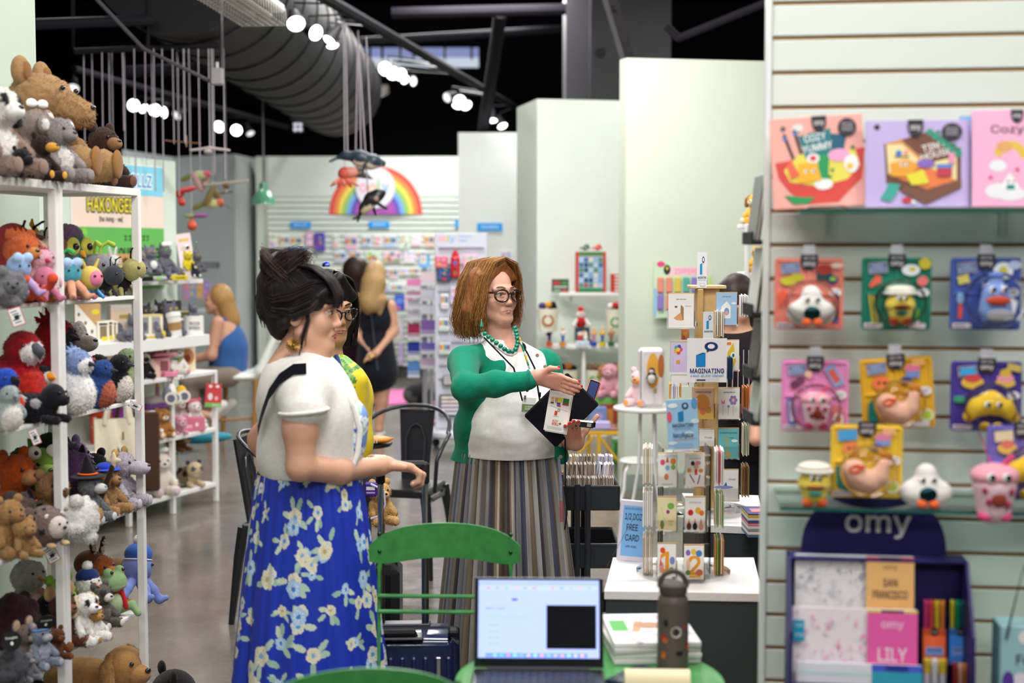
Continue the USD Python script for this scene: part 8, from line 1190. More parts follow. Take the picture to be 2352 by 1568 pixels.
hc='#15110f';hl=[E((0,.022,.05),(.085,.102,.088),hc),E((0,.07,-.05),(.08,.06,.14),hc),K((-.07,.0,.07),(-.088,.0,-.13),.035,.03,hc),K((.07,.01,.07),(.084,-.005,-.05),.032,.03,hc),K((.084,-.005,-.05),(.075,-.02,-.13),.028,.012,hc),K((0,-.06,.118),(-.066,-.05,.05),.016,.022,hc),K((0,-.06,.118),(.066,-.045,.05),.016,.02,hc)]
d=xform(organic(hl,.005,.02),H3);n=vnorm(d);w=meshkit.fbm((d[0]-A(754,708))@np.diag([50,50,9]),3,6);t.part('hair',(d[0]+n*((w-.5)*.01)[:,None],d[1],d[2]),'hair',True,True)
gs=[loc(H3,[(0,-.06+.02*i,.136),(.06,-.05+.03*i,.108),(.094,-.035+.03*i,.04),(.108,-.03+.03*i,-.05),(.098,-.035+.03*i,-.13)])for i in range(3)];strands(t,'hair_strand',gs,420,.0009,['#120e0d','#241c1a'],21,.006)
specs(t,H3,.027,.022,-.106,-.004,.034,'#14141a',.003,.12)
def simple(label,base,prims,h,extra,m='skin'):
 t=person(label,base);t.part('body',organic(prims,h,.03),m,True,True)
 for nm,pr,mm in extra:t.part(nm,organic(pr,h,.03),mm,True,True)
 return t
S4='#cf9c82';Yb=13.0;A=lambda x,y,Y=Yb:at(x,y,Y)
def fhead(T):return tp(head(S4,'#b0706a'),T)
b=fhead(TR(*A(862,630))@RZ(160))+[K(A(862,660),A(862,690),.05,.06,S4),E(A(862,740),(.14,.1,.2),S4),E(A(864,830),(.16,.12,.14),S4)]+chain([A(828,705),A(818,765,13.02),A(848,803,12.86)],[.05,.04,.027],S4)+chain([A(898,702),A(905,760,13.0),A(864,810,12.82),A(848,822,12.8)],[.05,.042,.03,.026],S4)+chain([A(844,850),A(840,920),A(840,985),A(846,997,13.08)],[.085,.06,.036,.03],S4)+chain([A(884,850),A(876,920),A(870,985),A(872,997,13.08)],[.085,.06,.036,.03],S4)
for i in range(4):b.append(K(A(850-i*3,806+i*5,12.8),A(842-i*2,826+i*2,12.78),.009,.008,S4,k=.006))
t=simple('person with long blonde hair in a black sleeveless dress, seen from behind',(A(862,1000)[0],Yb,0),b,.009,[('dress',[E(A(862,735),(.16,.125,.16),'#191b22'),E(A(863,785),(.155,.125,.14),'#191b22'),K(A(864,810),A(866,852),.175,.2,'#191b22'),K(A(838,700),A(842,730),.045,.06,'#191b22'),K(A(888,700),A(884,730),.045,.06,'#191b22')],'fabric'),('hair',[E(A(862,628),(.1,.115,.12),'#b89a6c'),K(A(858,650,12.93),A(850,695,12.9),.115,.1,'#b08f5f'),K(A(845,690,12.9),A(845,715,12.9),.09,.03,'#a98656'),K(A(872,690,12.9),A(872,720,12.9),.07,.02,'#b59263')],'hair'),('bracelet',[E(A(853,818,12.8),(.04,.035,.016),'#c9a95a')],'steel'),('sandal',[E(A(842,996,13.05),(.05,.1,.03),'#e9e2d9')],'rubber'),('sandal',[E(A(872,996,13.05),(.05,.1,.03),'#e9e2d9')],'rubber')])
t.part('zip',MB().tube([A(850,700,12.86),A(858,770,12.85),A(868,850,12.79)],.006,'#5a5c64',6),'metal',True,True)
Yb=13.5;A=lambda x,y,Y=13.5:at(x,y,Y);b=fhead(TR(*A(818,625))@RZ(190))+[K(A(818,655),A(815,690),.05,.06,S4),E(A(813,740),(.14,.1,.2),S4),E(A(812,840),(.16,.12,.16),S4)]+chain([A(782,705),A(776,770),A(785,830)],[.05,.04,.028],S4)+[K(A(800,870),A(800,980),.08,.04,S4),K(A(826,870),A(826,980),.08,.04,S4),K(A(800,980),A(800,984,13.6),.04,.03,S4),K(A(826,980),A(826,984,13.6),.04,.03,S4)]
simple('person with short brown hair in a dark maroon dress, beside the blonde visitor',(A(812,1000)[0],Yb,0),b,.01,[('dress',[E(A(813,735),(.165,.13,.18),'#2b1622'),K(A(812,780),A(812,925),.16,.2,'#2b1622')],'fabric'),('hair',[E(A(817,618),(.125,.125,.125),'#2f201b'),K(A(817,630),A(815,655),.12,.09,'#2f201b')],'hair')])
Yb=12.4;A=lambda x,y,Y=12.4:at(x,y,Y);b=fhead(TR(*A(497,690))@RZ(-88))+[K(A(505,715),A(512,740),.05,.055,S4),E(A(522,780),(.13,.16,.2),S4),E(A(525,850),(.15,.17,.12),S4)]+chain([A(500,740,12.24),A(486,815,12.2),A(432,828,12.3),A(410,826,12.3)],[.055,.045,.032,.028],S4)+chain([A(525,862,12.3),A(430,872,12.25),A(450,950,12.3),A(500,958,12.28)],[.09,.07,.045,.03],S4)+chain([A(525,862,12.5),A(440,872,12.55),A(470,945,12.5),A(520,940,12.5)],[.09,.07,.045,.03],S4)
for i in range(4):b.append(K(A(410,822+i*3,12.3),A(398,822+i*4,12.3),.01,.008,S4,k=.006))
simple('person with blonde hair in a blue sleeveless top sitting on a white stool',(A(520,1000)[0],Yb,0),b,.01,[('top',[E(A(526,790),(.145,.17,.19),'#3d64a0'),K(A(520,740),A(524,770),.09,.13,'#3d64a0'),K(A(528,800),A(524,835),.16,.17,'#3d64a0')],'fabric'),('trousers',chain([A(525,862,12.3),A(430,872,12.25),A(446,940,12.3)],[.105,.085,.065],'#8f8075')+chain([A(525,862,12.5),A(440,872,12.55),A(466,935,12.5)],[.105,.085,.065],'#8f8075'),'fabric'),('hair',[E(A(508,680),(.1,.1,.11),'#b58b58'),K(A(515,690),A(530,735),.09,.08,'#b08652'),K(A(530,730),A(548,765),.07,.02,'#a67c48')],'hair'),('shoe',[K(A(490,955,12.28),A(512,930,12.28),.04,.045,'#e4e1dc')],'rubber'),('shoe',[K(A(510,948,12.5),A(532,925,12.5),.04,.045,'#dedbd6')],'rubber')])
t=Th('bar_stool','white bucket seat stool on tall wooden legs under the seated visitor','stool',(A(560,1000)[0],12.45,0));d=organic([E(A(550,862,12.45),(.25,.24,.05),'#e6e8e2'),K(A(600,850,12.3),A(632,770,12.35),.05,.03,'#e6e8e2'),K(A(600,850,12.6),A(632,770,12.55),.05,.03,'#e6e8e2'),K(A(610,845,12.45),A(630,780,12.45),.06,.03,'#e6e8e2')],.012,.08);t.part('seat_shell',d,'plastic',True,True)
for x0,x1,y in((505,478,12.3),(590,580,12.25),(520,510,12.65),(600,605,12.65)):t.part('leg',MB().tube([A(x0,872,y),[A(x1,1000,y)[0],y,0]],[.025,.018],'#b07f48',8),'wood',40,True)
for y in(12.3,12.65):t.part('foot_rail',MB().cyl(A(488,965,y),A(584,960,y),.012,'#b07f48',n=8),'wood',40,True)
Yb=6.5;A=lambda x,y,Y=6.5:at(x,y,Y);b=fhead(TR(*A(1690,700))@RZ(-20)@RX(22))+[K(A(1694,735),A(1700,775),.05,.06,S4),E(A(1706,850),(.17,.12,.2),S4),E(A(1706,980),(.17,.13,.18),S4)]+chain([A(1745,800),A(1745,900,6.35),A(1736,1010,6.2)],[.05,.042,.03],S4)+chain([A(1660,800),A(1655,900),A(1680,930,6.3)],[.05,.042,.03],S4)+[K(A(1690,1050),[A(1690,1050)[0],6.5,.05],.09,.04,S4),K(A(1730,1050),[A(1730,1050)[0],6.5,.05],.09,.04,S4)]
t=simple('person with dark brown hair in a black top, behind the wooden card spinner',(A(1700,1000)[0],Yb,0),b,.007,[('shirt',[E(A(1706,850),(.19,.145,.2),'#211c20'),E(A(1706,980),(.19,.15,.2),'#211c20'),K(A(1700,795),A(1748,815),.06,.06,'#211c20'),K(A(1700,795),A(1660,815),.06,.06,'#211c20'),K(A(1748,815),A(1748,890,6.38),.06,.055,'#211c20')],'fabric'),('trousers',[K(A(1690,1050),[A(1690,1050)[0],6.5,.1],.1,.06,'#1b1b20'),K(A(1730,1050),[A(1730,1050)[0],6.5,.1],.1,.06,'#1b1b20')],'fabric'),('hair',tp([E((0,.02,.05),(.085,.105,.09),'#2b1d18'),E((0,.07,-.04),(.08,.06,.13),'#2b1d18'),K((.07,.0,.06),(.085,-.01,-.1),.035,.03,'#2b1d18'),K((.085,-.01,-.1),(.08,-.03,-.22),.032,.02,'#a5825a'),K((-.07,.0,.06),(-.085,-.01,-.12),.034,.03,'#2b1d18')],TR(*A(1690,700))@RZ(-20)@RX(22)),'hair')])
for i in range(7):t.part('pinstripe',MB().tube([A(1672+i*12,800+i,6.345),A(1668+i*13,960,6.34)],.0018,'#cfc9cc',4),'fabric',True,True)
# goods on the right-hand slat wall
def WX(px,py,off,rot=0):s,z=rw(px,py,off);return RW@TR(s,-off,z)@RY(rot)
def wsz(px0,px1,py0,py1,off):a,b=rw(px0,py1,off),rw(px1,py0,off);return b[0]-a[0],b[1]-a[1]
zs1=rw(2000,482,.17)[1];zs2=rw(2000,1158,.2)[1]
for lab,s0,z,d in(('upper green edged glass shelf holding the picture books',rw(1838,480,.2)[0],zs1,.2),('lower green edged glass shelf holding the food plushes',rw(1792,1158,.25)[0],zs2,.25)):
 t=Th('glass_shelf',lab,'shelf',RW@TR(0,0,z));t.part('pane',MB().box(((s0+.9)/2,-d/2,-.004),(.9-s0,d,.007),'#fff',.001),'shelf_glass',False);t.part('front_edge',MB().box(((s0+.9)/2,-d-.0006,-.004),(.9-s0,.0012,.007),'#1f5a52'),'gloss',False)
for px,n in((1905,'left'),(2303,'right')):
 t=Th('shelf_bracket','clear plastic bracket under the upper glass shelf, %s one'%n,'bracket',WX(px,520,.03));w,h=wsz(px-19,px+19,485,555,.03);t.part('body',MB().poly([(-w/2,-h/2),(w/2,-h/2),(w/2,h/2),(-w/2,h/2)],'#fff',-.02,depth=.03),'acrylic',False);t.part('rib',MB().box((0,.0,.004),(w*.5,.02,h*.8),'#8f8a9a',.003),'film',False)
def omy(x,z,w,h):return[('p',[(x-w/2,z)]+[(x+w/2*math.cos(a),z-h*.35+h*.65*math.sin(a))for a in np.linspace(PI,2*PI,14)]+[(x+w/2,z)],'#28262e'),('t',x,z-h*.5,h*.32,'omy','#d9d3d6',w*.7)]
def book(label,px0,px1,py0,py1,off,col,its,rot=0,tilt=-6):
 w,h=wsz(px0,px1,py0,py1,off);s,z=rw((px0+px1)/2,py1,off);t=Th('picture_book',label,'book',RW@TR(s,-off,z)@RY(rot)@RX(tilt));t.part('cover',MB().box((0,.006,h/2),(w,.012,h),col,.001),'card',False)
 t.part('print',MB().prints([scaled(i,w,h)for i in its],0),'card',False)
def blob_(pts,n=40):q=sg.Polygon(pts).buffer(.03).buffer(-.02);return list(q.exterior.coords)
tag3=lambda:[('e',.33,.86,.1,.1,'#2d2a33')]+[('t',.33,.9-.035*i,.022,q,'#b9b3bb',.12)for i,q in enumerate(('FABULOUS','COLORING','INTERIOR'))]
book('salmon picture book lettered COZY YUMMY with a noodle bowl, left on the upper glass shelf',1775,1992,262,476,.12,'#f3ada2',[('e',-.36,.88,.03,.03,'#2d2a33'),('t',-.36,.88,.02,'4+','#ddd',.03),('e',-.2,.88,.06,.045,'#e3dfde'),('r',-.2,.835,.05,.02,'#8a7a72'),('r',-.3,.66,.035,.34,'#4a3430',18),('r',-.2,.7,.035,.34,'#4a3430',14),('r',-.35,.77,.04,.03,'#3a8ae0',18),('r',-.235,.82,.04,.03,'#3a8ae0',14),('p',blob_([(-.45,.5),(.5,.62),(.45,.3),(.3,.16),(.2,.06),(-.12,.05),(-.3,.18),(-.42,.34)]),'#d9473f'),('p',blob_([(-.36,.42),(-.2,.58),(.1,.6),(.4,.6),(.44,.44),(.3,.3),(0,.24),(-.3,.3)]),'#e8d95a'),('p',[(-.08,.83),(.32,.78),(.28,.6),(-.02,.62)],'#1f5a78'),('p',[(-.2,.79),(.15,.86),(.15,.58),(-.13,.54)],'#1f7a86'),('t',-.02,.77,.075,'COZY','#f2efe9',.24,8),('t',0,.66,.075,'YUMMY','#f2efe9',.33,8),('p',[(0,.58),(.13,.58),(.1,.3),(.04,.26),(-.0,.3)],'#1f9a58'),('e',.05,.25,.1,.06,'#f1efef'),('e',-.05,.54,.07,.055,'#f3e9e6'),('e',-.05,.54,.035,.03,'#d8484e'),('e',.23,.56,.12,.07,'#eda8cc'),('e',.36,.46,.08,.1,'#f4f1ec'),('e',.34,.43,.035,.035,'#eebb3a'),('p',blob_([(-.2,.48),(-.02,.48),(.02,.3),(-.22,.28)]),'#f0b52e'),('e',-.13,.4,.022,.022,'#f4f1ec'),('e',-.05,.4,.022,.022,'#f4f1ec'),('e',-.125,.4,.011,.013,BK),('e',-.045,.4,.011,.013,BK),('p',[(-.34,.48),(-.28,.52),(-.2,.36),(-.3,.32)],'#ee6a4a'),('e',.15,.4,.02,.018,'#2f8a4a'),('e',.12,.33,.02,.018,'#2f8a4a'),('e',.38,.64,.025,.02,'#2f8a4a'),('p',[(-.38,.15),(-.2,.12),(-.05,.11),(-.12,.05),(-.28,.05)],'#1f9a58')]+omy(.03,1.0,.16,.17)+tag3(),-3,-6)
book('lilac picture book lettered TINY HOUSE with a cutaway cottage, middle of the upper glass shelf',1985,2228,271,476,.15,'#c4b3e3',[('e',-.39,.92,.03,.035,'#2d2a33'),('p',[(-.32,.72),(.14,.88),(.42,.66),(.42,.22),(.08,.03),(-.3,.28)],'#6b4438'),('p',[(-.3,.72),(-.16,.76),(.0,.6),(.08,.5),(.38,.58),(.38,.3),(.1,.2),(-.28,.38)],'#f3e0a5'),('p',[(-.28,.38),(.1,.2),(.38,.3),(.2,.42),(-.1,.5)],'#f0824a'),('p',[(-.16,.77),(.12,.87),(.4,.66),(.1,.5)],'#77493a'),('p',[(-.34,.72),(-.16,.78),(.1,.5),(.07,.49),(-.15,.73)],'#d99a5a'),('t',.16,.7,.07,'TINY','#f2efe9',.24,14),('t',.18,.61,.07,'HOUSE','#f2efe9',.3,14)]+[('e',.12+.055*i,.86-.05*i,.035,.04,'#35997f')for i in range(6)]+[('e',.2+.05*i,.86-.05*i,.02,.022,'#2a8570')for i in range(5)]+[('e',-.18,.62,.03,.035,'#3a7ad0'),('r',-.15,.58,.14,.012,'#8a5a3a'),('e',-.11,.63,.022,.025,'#ee9a88'),('p',blob_([(-.25,.5),(-.1,.54),(.02,.48),(-.1,.36),(-.24,.36)]),'#eea636'),('e',-.15,.49,.02,.022,'#f4f1ec'),('e',-.1,.49,.02,.022,'#f4f1ec'),('e',-.145,.49,.01,.012,BK),('e',-.095,.49,.01,.012,BK),('p',blob_([(-.1,.36),(.05,.42),(.1,.28),(-.05,.26)]),'#e9de3f'),('e',.08,.5,.09,.05,'#8a6ac0'),('r',.26,.4,.14,.1,'#c43d56'),('r',.26,.47,.15,.04,'#3f8ae0'),('r',.33,.56,.06,.12,'#ef9ab8'),('p',[(.08,.2),(.42,.32),(.42,.22),(.08,.03),(-.16,.18),(-.14,.26)],'#7a5040'),('p',[(-.36,.1),(-.26,.06),(-.22,.12),(-.16,.26),(-.28,.28),(-.3,.2)],'#3fa89a'),('e',-.1,.08,.05,.035,'#c93a4a'),('e',-.04,.06,.02,.022,'#f4f1ec')]+omy(-.02,1.0,.15,.2)+tag3(),0,-6)
book('pink picture book lettered Cozy at the right end of the upper glass shelf',2230,2420,247,474,.17,'#f9b6d6',[('t',-.06,.79,.08,'Cozy','#2b2329',.42),('p',[(-.26,.57)]+[(-.02+.22*math.cos(a),.5+.18*math.sin(a))for a in np.linspace(PI,0,12)]+[(-.02+.12*math.cos(a),.5+.1*math.sin(a))for a in np.linspace(0,PI,12)],'#e6c24a'),('e',-.1,.62,.1,.06,'#e5a868'),('e',-.18,.42,.11,.06,'#eef0f4'),('e',-.18,.16,.16,.08,'#f1f0f4'),('e',-.02,.13,.2,.07,'#f1f0f4'),('p',blob_([(-.14,.2),(-.03,.34),(.08,.2)]),'#f6f5f4'),('r',-.02,.2,.1,.05,'#1f8a86'),('e',-.05,.26,.012,.012,BK),('e',.02,.26,.012,.012,BK),('e',-.27,.3,.025,.02,'#e0407a'),('e',.06,.38,.025,.02,'#e0407a')]+omy(.06,1.0,.16,.14))
one('blue_book','blue book edge showing between the lilac and pink picture books','book',MB().box((0,0,.095),(.03,.01,.19),'#7fb4e8'),'card',RW@TR(rw(2216,474,.1)[0],-.1,rw(2216,474,.1)[1]),False)
one('wire_easel','small black wire easel under the salmon picture book','easel',MB().tube([(-.045,0,0),(-.035,-.01,.006),(.03,-.01,.008),(.045,-.01,0)],.0016,'#222',6),'dark_metal',RW@TR(rw(1900,480,.17)[0],-.17,zs1))
def ff(kind):
 ft=lambda c,x=.16:[('foot',[E((s*x,-.08,.07),(.13,.15,.1),c)],'velour')for s in(-1,1)]
 ey=lambda x,z,y,r=.045:[('eye_white',[E((s*x,y,z),(r*1.5,.03,r*1.6),'#f6f4f2')],'velour')for s in(-1,1)]+[('eye',[E((s*x+r*.5,y-.025,z),(r,.015,r*1.2),'#1c1d2e')],'gloss')for s in(-1,1)]
 if kind=='rice':return[('body',[K((-.32,0,.3),(.32,0,.3),.26,.26,'#ece9e6'),K((0,0,.3),(0,0,.72),.36,.24,'#ece9e6',k=.2)],'velour'),('seaweed',[E((0,-.345,.3),(.2,.05,.17),'#1f4a4c')],'foil')]+ey(.12,.62,-.29)+[('foot',[E((s*.13,-.33,.08),(.12,.12,.1),'#ee6a3a')],'velour')for s in(-1,1)]
 if kind=='cup':return[('cup',[K((0,0,.3),(0,0,.42),.29,.36,'#e9d25a')],'velour'),('rim',[E((0,0,.74),(.41,.4,.08),'#eeeae2')],'velour'),('lid',[E((0,0,.82),(.36,.36,.12),'#efe6d6')],'velour'),('label',[E((0,-.31,.42),(.2,.08,.05),'#8f3a34')],'velour'),('badge',[E((0,-.3,.28),(.15,.08,.05),'#2f8a82')],'velour')]+ey(.07,.62,-.34,.04)+ft('#ee6a3a',.14)
 if kind=='milk':return[('body',[K((0,0,.32),(0,0,.58),.32,.28,'#86a0de'),K((0,0,.8),(0,0,.95),.16,.13,'#86a0de')],'velour'),('splash',[E((.05,-.24,.2),(.28,.12,.12),'#eef0f6')],'velour'),('label',[E((0,-.29,.5),(.24,.07,.09),'#d9543c')],'velour'),('cap',[E((0,-.02,1.0),(.17,.16,.07),'#6f8ad0')],'velour')]+ey(.11,.72,-.27)+ft('#7f9ade',.15)
 if kind=='tea':return[('cup',[K((0,0,.2),(0,0,.52),.27,.34,'#f0c9d6')],'velour'),('lid',[E((0,0,.7),(.38,.36,.2),'#f3a9b8')],'velour'),('straw',[K((.12,0,.85),(.26,0,1.0),.05,.05,'#e0507f')],'velour')]+[('pearl',[E((x,-.29+abs(x)*.2,z),(.06,.05,.06),'#a53a5a')],'velour')for x,z in((-.18,.5),(.02,.52),(.2,.48),(-.12,.32),(.16,.28))]+[('badge',[E((.02,-.29,.36),(.12,.06,.12),'#8f3f2f')],'velour')]+ey(.12,.72,-.34)+ft('#ee5a92',.14)
 if kind=='shrimp':return[('body',chain([(-.3,0,.5),(-.22,0,.32),(0,0,.26),(.24,0,.38),(.34,0,.66)],[.26,.27,.26,.2,.13],'#eeb9a2'),'velour'),('tail',[E((.3,0,.88),(.1,.05,.1),'#c9822a'),E((.43,0,.84),(.1,.05,.1),'#c9822a')],'satin'),('loop',chain([(-.42+.0,-.2,.56),(-.3,-.24,.64),(-.12,-.24,.62),(-.26,-.27,.5),(-.4,-.24,.5)],[.035]*5,'#df5a34'),'velour')]
 return[('body',chain([(-.5,0,.3),(-.3,0,.52),(0,0,.62),(.3,0,.52),(.52,0,.28)],[.13,.22,.28,.22,.13],'#eec53a'),'velour'),('loop',chain([(.2,-.1,.78),(.35,-.1,.74),(.34,-.1,.64)],[.025]*3,'#3f3480'),'velour')]+ey(.13,.6,-.26)+ft('#efc940',.14)
def food(label,kind,px,py,off,h,px_h=True,yaw=0):
 s,z=rw(px,py,off);X=RW@TR(s,-off,z)@RZ(yaw);return plush({'rice':'rice_ball','cup':'noodle_cup','milk':'milk_bottle','tea':'bubble_tea','shrimp':'shrimp','moon':'croissant'}[kind]+'_plush',label,'food plush',None,0,h,ff(kind),34,X=X)
def blister(label,px0,px1,py0,py1,off,col,kind,pl,its,rot=0,hang=True,hh=.088,py=None):
 w,h=wsz(px0,px1,py0,py1,off);cx,cy=(px0+px1)/2,(py0+py1)/2;X=WX(cx,cy,off,rot);t=Th('blister_pack',label,'toy pack',X)
 t.part('backing_card',MB().poly(sg.box(-w/2+.008,-h/2+.008,w/2-.008,h/2-.008).buffer(.008),col,0,depth=.006),'gloss',False)
 d=lin(col);lt=tuple(np.clip(d*1.15+.02,0,1));g=MB()
 for x,z,a,b in((0,h*.24,.004,h*.42),(-w*.27,0,w*.36,.004),(w*.27,0,w*.36,.004),(-w*.46,0,.003,h*.9),(w*.46,0,.003,h*.9),(0,h*.46,w*.9,.003),(0,-h*.46,w*.9,.003)):g.box((x,-.002,z),(a,.005,b),lt,.001)
 t.part('tray_rib',g,'gloss',False,kind='stuff');mk=lambda p:[scaled(i,w,h)for i in p];sh=lambda L:[(i[0],i[1],i[2]-.5,*i[3:])if i[0]!='p' else('p',[(a,b-.5)for a,b in i[1]],i[2])for i in L]
 P=[('r',-.27,.86,.27,.15,'#c9b9c6',6),('r',-.27,.86,.25,.13,'#4a5a8a',6),('t',-.27,.89,.05,'SWEET','#b9c6e6',.2,6),('t',-.27,.835,.05,'BUDDIES','#b9c6e6',.23,6),('r',-.33,.06,.27,.07,'#ddd2da'),('r',-.36,.06,.16,.03,'#8a8290'),('e',.38,.52,.09,.06,'#eeeaec'),('t',.38,.535,.025,'COLLECT','#4a4650',.12),('t',.38,.5,.025,"'EM",'#4a4650',.06)]+its
 t.part('print',MB().prints(mk(sh(P)),-.0048),'paper',False);t.part('hang_tab',MB().poly([(a*w,(b-.5)*h)for a,b in[(-.125,1.05)]+[(.125*math.cos(q),.93+.1*math.sin(q))for q in np.linspace(PI,2*PI,12)]+[(.125,1.05)]],'#2a2830',-.006,depth=.002),'card',False);t.part('tab_lettering',MB().prints([('t',0,h*.41,h*.065,'omy','#ded8da',w*.18),('r',0,h*.5,w*.17,h*.03,'#a9a3a8')],-.0062),'paper',False)
 if hang:t.part('hang_strip',MB().box((0,.002,h*.57),(w*.17,.002,h*.22),'#dcd9e2',.0005),'paper',False);t.part('hook',MB().cyl((0,.09 if off>.08 else off,h*.52),(0,-.012,h*.52),.0025,'#c9c9cc',n=8),'steel')
 ph=hh;X2=X@TR(pl[0]*w,-.034,(pl[1]-.5)*h-ph*.5);pt={'rice':'rice_ball','cup':'noodle_cup','milk':'milk_bottle','tea':'bubble_tea','shrimp':'shrimp','moon':'croissant'}[kind]
 sub=ff(kind)
 for nm,pr,m in sub:
  dd=organic(pr,.028,.03)if len(pr)>1 or pr[0][0]=='K' else None;mb=MB().ell(pr[0][1]*ph,pr[0][2]*ph*[1,.8,1],pr[0][3],2)if dd is None else MB().add((dd[0]*ph*[1,.8,1],dd[1],dd[2]))
  o=X2@np.eye(4);mb2=MB().add(mb.get(),None,t.inv@o);t.part('plush_'+nm,mb2,m,True)
 bub=organic([E((0,0,.5),(.62,.42,.58),'#fff')],.05,.05);t.part('clear_bubble',MB().add((bub[0]*ph*[1,1,1],bub[1],bub[2]),None,t.inv@X2),'film',True)
blister('salmon blister pack with a white rice ball plush, top left of the hanging packs',1777,1938,593,756,.1,'#ea8b7c','rice',(.02,.36),[('e',-.3,.68,.12,.06,'#c9c23a'),('e',-.18,.73,.11,.055,'#bdb634'),('r',.22,.76,.22,.14,'#23484e'),('e',.22,.84,.11,.07,'#a5342f'),('e',.34,.7,.08,.06,'#2f2f6a'),('e',.34,.71,.05,.03,'#8ac23a'),('p',[(-.46,.5),(-.36,.56),(-.28,.5),(-.34,.4),(-.42,.3)],'#e5604a'),('r',.39,.3,.07,.4,'#4a2c28'),('r',.39,.13,.07,.03,'#3a6ad0'),('e',.4,.9,.09,.04,'#f0c2b8')])
blister('green blister pack with a yellow noodle cup plush, top middle of the hanging packs',1977,2140,592,757,.1,'#23806a','cup',(.03,.38),[('p',[(-.3,.76),(-.22,.74),(-.22,.66),(-.38,.58),(-.4,.62)],'#ee6a52'),('e',.2,.83,.13,.08,'#eceef4'),('e',.22,.84,.05,.03,'#d9c23a'),('e',.4,.92,.09,.08,'#d9c23a'),('e',.37,.68,.08,.07,'#ee7a7a'),('r',-.36,.28,.03,.42,'#c9b43a',8),('r',-.3,.27,.03,.42,'#c9b43a',10),('r',.3,.2,.06,.2,'#7ac25a'),('r',.3,.12,.06,.06,'#eef0e6'),('r',.3,.06,.24,.07,'#ddd2da')])
blister('blue blister pack with a pale blue milk bottle plush, top right of the hanging packs',2180,2346,592,757,.1,'#4f62b0','milk',(.1,.42),[('e',.24,.82,.14,.12,'#eceef4'),('e',.24,.82,.06,.06,'#d9c83a'),('e',.4,.9,.1,.06,'#c6cdea'),('r',-.32,.7,.16,.12,'#d9c86a',15),('e',-.36,.44,.05,.08,'#8fb9e0'),('r',-.36,.26,.06,.2,'#d9543c'),('p',[(.34,.46),(.46,.4),(.4,.14),(.32,.3)],'#eceef4')],hh=.105)
blister('pink blister pack with a bubble tea plush, lower left of the hanging packs',1793,1950,827,990,.1,'#ea94c6','tea',(0,.36),[('e',-.3,.66,.07,.055,'#6a3a50'),('e',-.22,.71,.07,.055,'#74425a'),('e',-.1,.8,.06,.05,'#f2c2b0'),('r',.28,.78,.16,.3,'#86a8d6',32),('r',.28,.78,.1,.2,'#d9605a',32),('r',-.35,.28,.1,.36,'#3f74c4',4),('r',-.35,.28,.05,.28,'#e9d9e6',4),('e',.34,.3,.1,.08,'#ee8a8a'),('e',.35,.18,.08,.09,'#f1ead9'),('e',.35,.18,.05,.055,'#c97a3a')])
blister('yellow blister pack with a peach shrimp plush, tilted, lower middle of the hanging packs',1976,2146,822,984,.1,'#e2b02f','shrimp',(.0,.38),[('e',-.22,.66,.12,.1,'#ee7a4a'),('e',-.25,.66,.02,.02,BK),('e',-.17,.66,.02,.02,BK),('r',.22,.78,.18,.14,'#7a90d0'),('e',.22,.85,.11,.05,'#e57a9a'),('e',.12,.68,.08,.05,'#3a4a8a'),('e',.3,.92,.1,.05,'#f0b06a'),('p',blob_([(-.4,.38),(-.3,.45),(-.3,.1),(-.42,.16)]),'#1f7a72'),('e',.38,.18,.1,.09,'#e6eccb'),('e',.38,.18,.075,.065,'#b9cf4a'),('r',.28,.06,.26,.07,'#ddd2da')],-4)
blister('purple blister pack with a yellow croissant plush, lower right of the hanging packs',2181,2348,831,989,.1,'#4c3d98','moon',(.03,.36),[('e',-.2,.7,.16,.09,'#e0b84a'),('e',-.2,.76,.12,.06,'#d04a4a'),('e',.26,.7,.14,.07,'#e0b84a'),('e',.26,.77,.12,.06,'#ee9ab8'),('e',.26,.84,.08,.06,'#e0b84a'),('e',-.38,.46,.09,.05,'#3a9a72'),('r',.38,.92,.2,.1,'#d9c06a',-14),('r',-.27,.86,.2,.1,'#3fa8e8',6)],hh=.092)
blister('bright yellow blister pack with a shrimp plush standing on the lower glass shelf',1906,2074,977,1141,.2,'#efc93f','shrimp',(.0,.4),[('r',-.27,.86,.26,.14,'#4fa8e0',6),('e',-.22,.68,.12,.09,'#f08a5a'),('e',-.25,.68,.02,.02,BK),('e',-.18,.68,.02,.02,BK),('r',.22,.78,.2,.12,'#8f9ed6'),('e',.22,.84,.12,.05,'#e58aa8'),('e',.12,.7,.08,.05,'#4a5a92'),('e',.3,.92,.1,.05,'#f4b98a'),('p',blob_([(-.42,.42),(-.3,.45),(-.26,.1),(-.4,.16)]),'#23867a'),('e',.36,.16,.1,.09,'#eef0d6'),('e',.36,.16,.075,.065,'#bcd24f')],0,False,.094)
blister('violet blister pack with a yellow croissant plush at the right end of the lower glass shelf',2264,2430,979,1146,.2,'#7a6fc4','moon',(.1,.4),[('r',-.27,.86,.26,.14,'#e6d9b9',6),('e',-.22,.7,.14,.08,'#e5c05a'),('e',-.22,.75,.1,.06,'#e07a6a')],0,False,.1)
food('loose yellow noodle cup plush at the left of the lower glass shelf','cup',1870,1158,.22,.097);food('loose white rice ball plush with a shiny teal strip on the lower glass shelf','rice',2126,1160,.21,.092)
t=food('loose pink bubble tea plush hanging before the lower glass shelf','tea',2282,1192,.27,.128);t.part('cord',MB().tube([(.0,.02,.1),(.0,.12,.14),(0,.25,.18)],.0015,'#d9507f',6),'fabric')
off=.3;w,h=wsz(1810,2236,1270,1640,off);s,z=rw(2023,1640,off);h=rw(2023,1270,.14)[1]-z;DX=RW@TR(s,-off,z)@RZ(0);nv='#2a2262';t=Th('carton_display','navy cardboard counter display with a half round header lettered omy','display',DX)
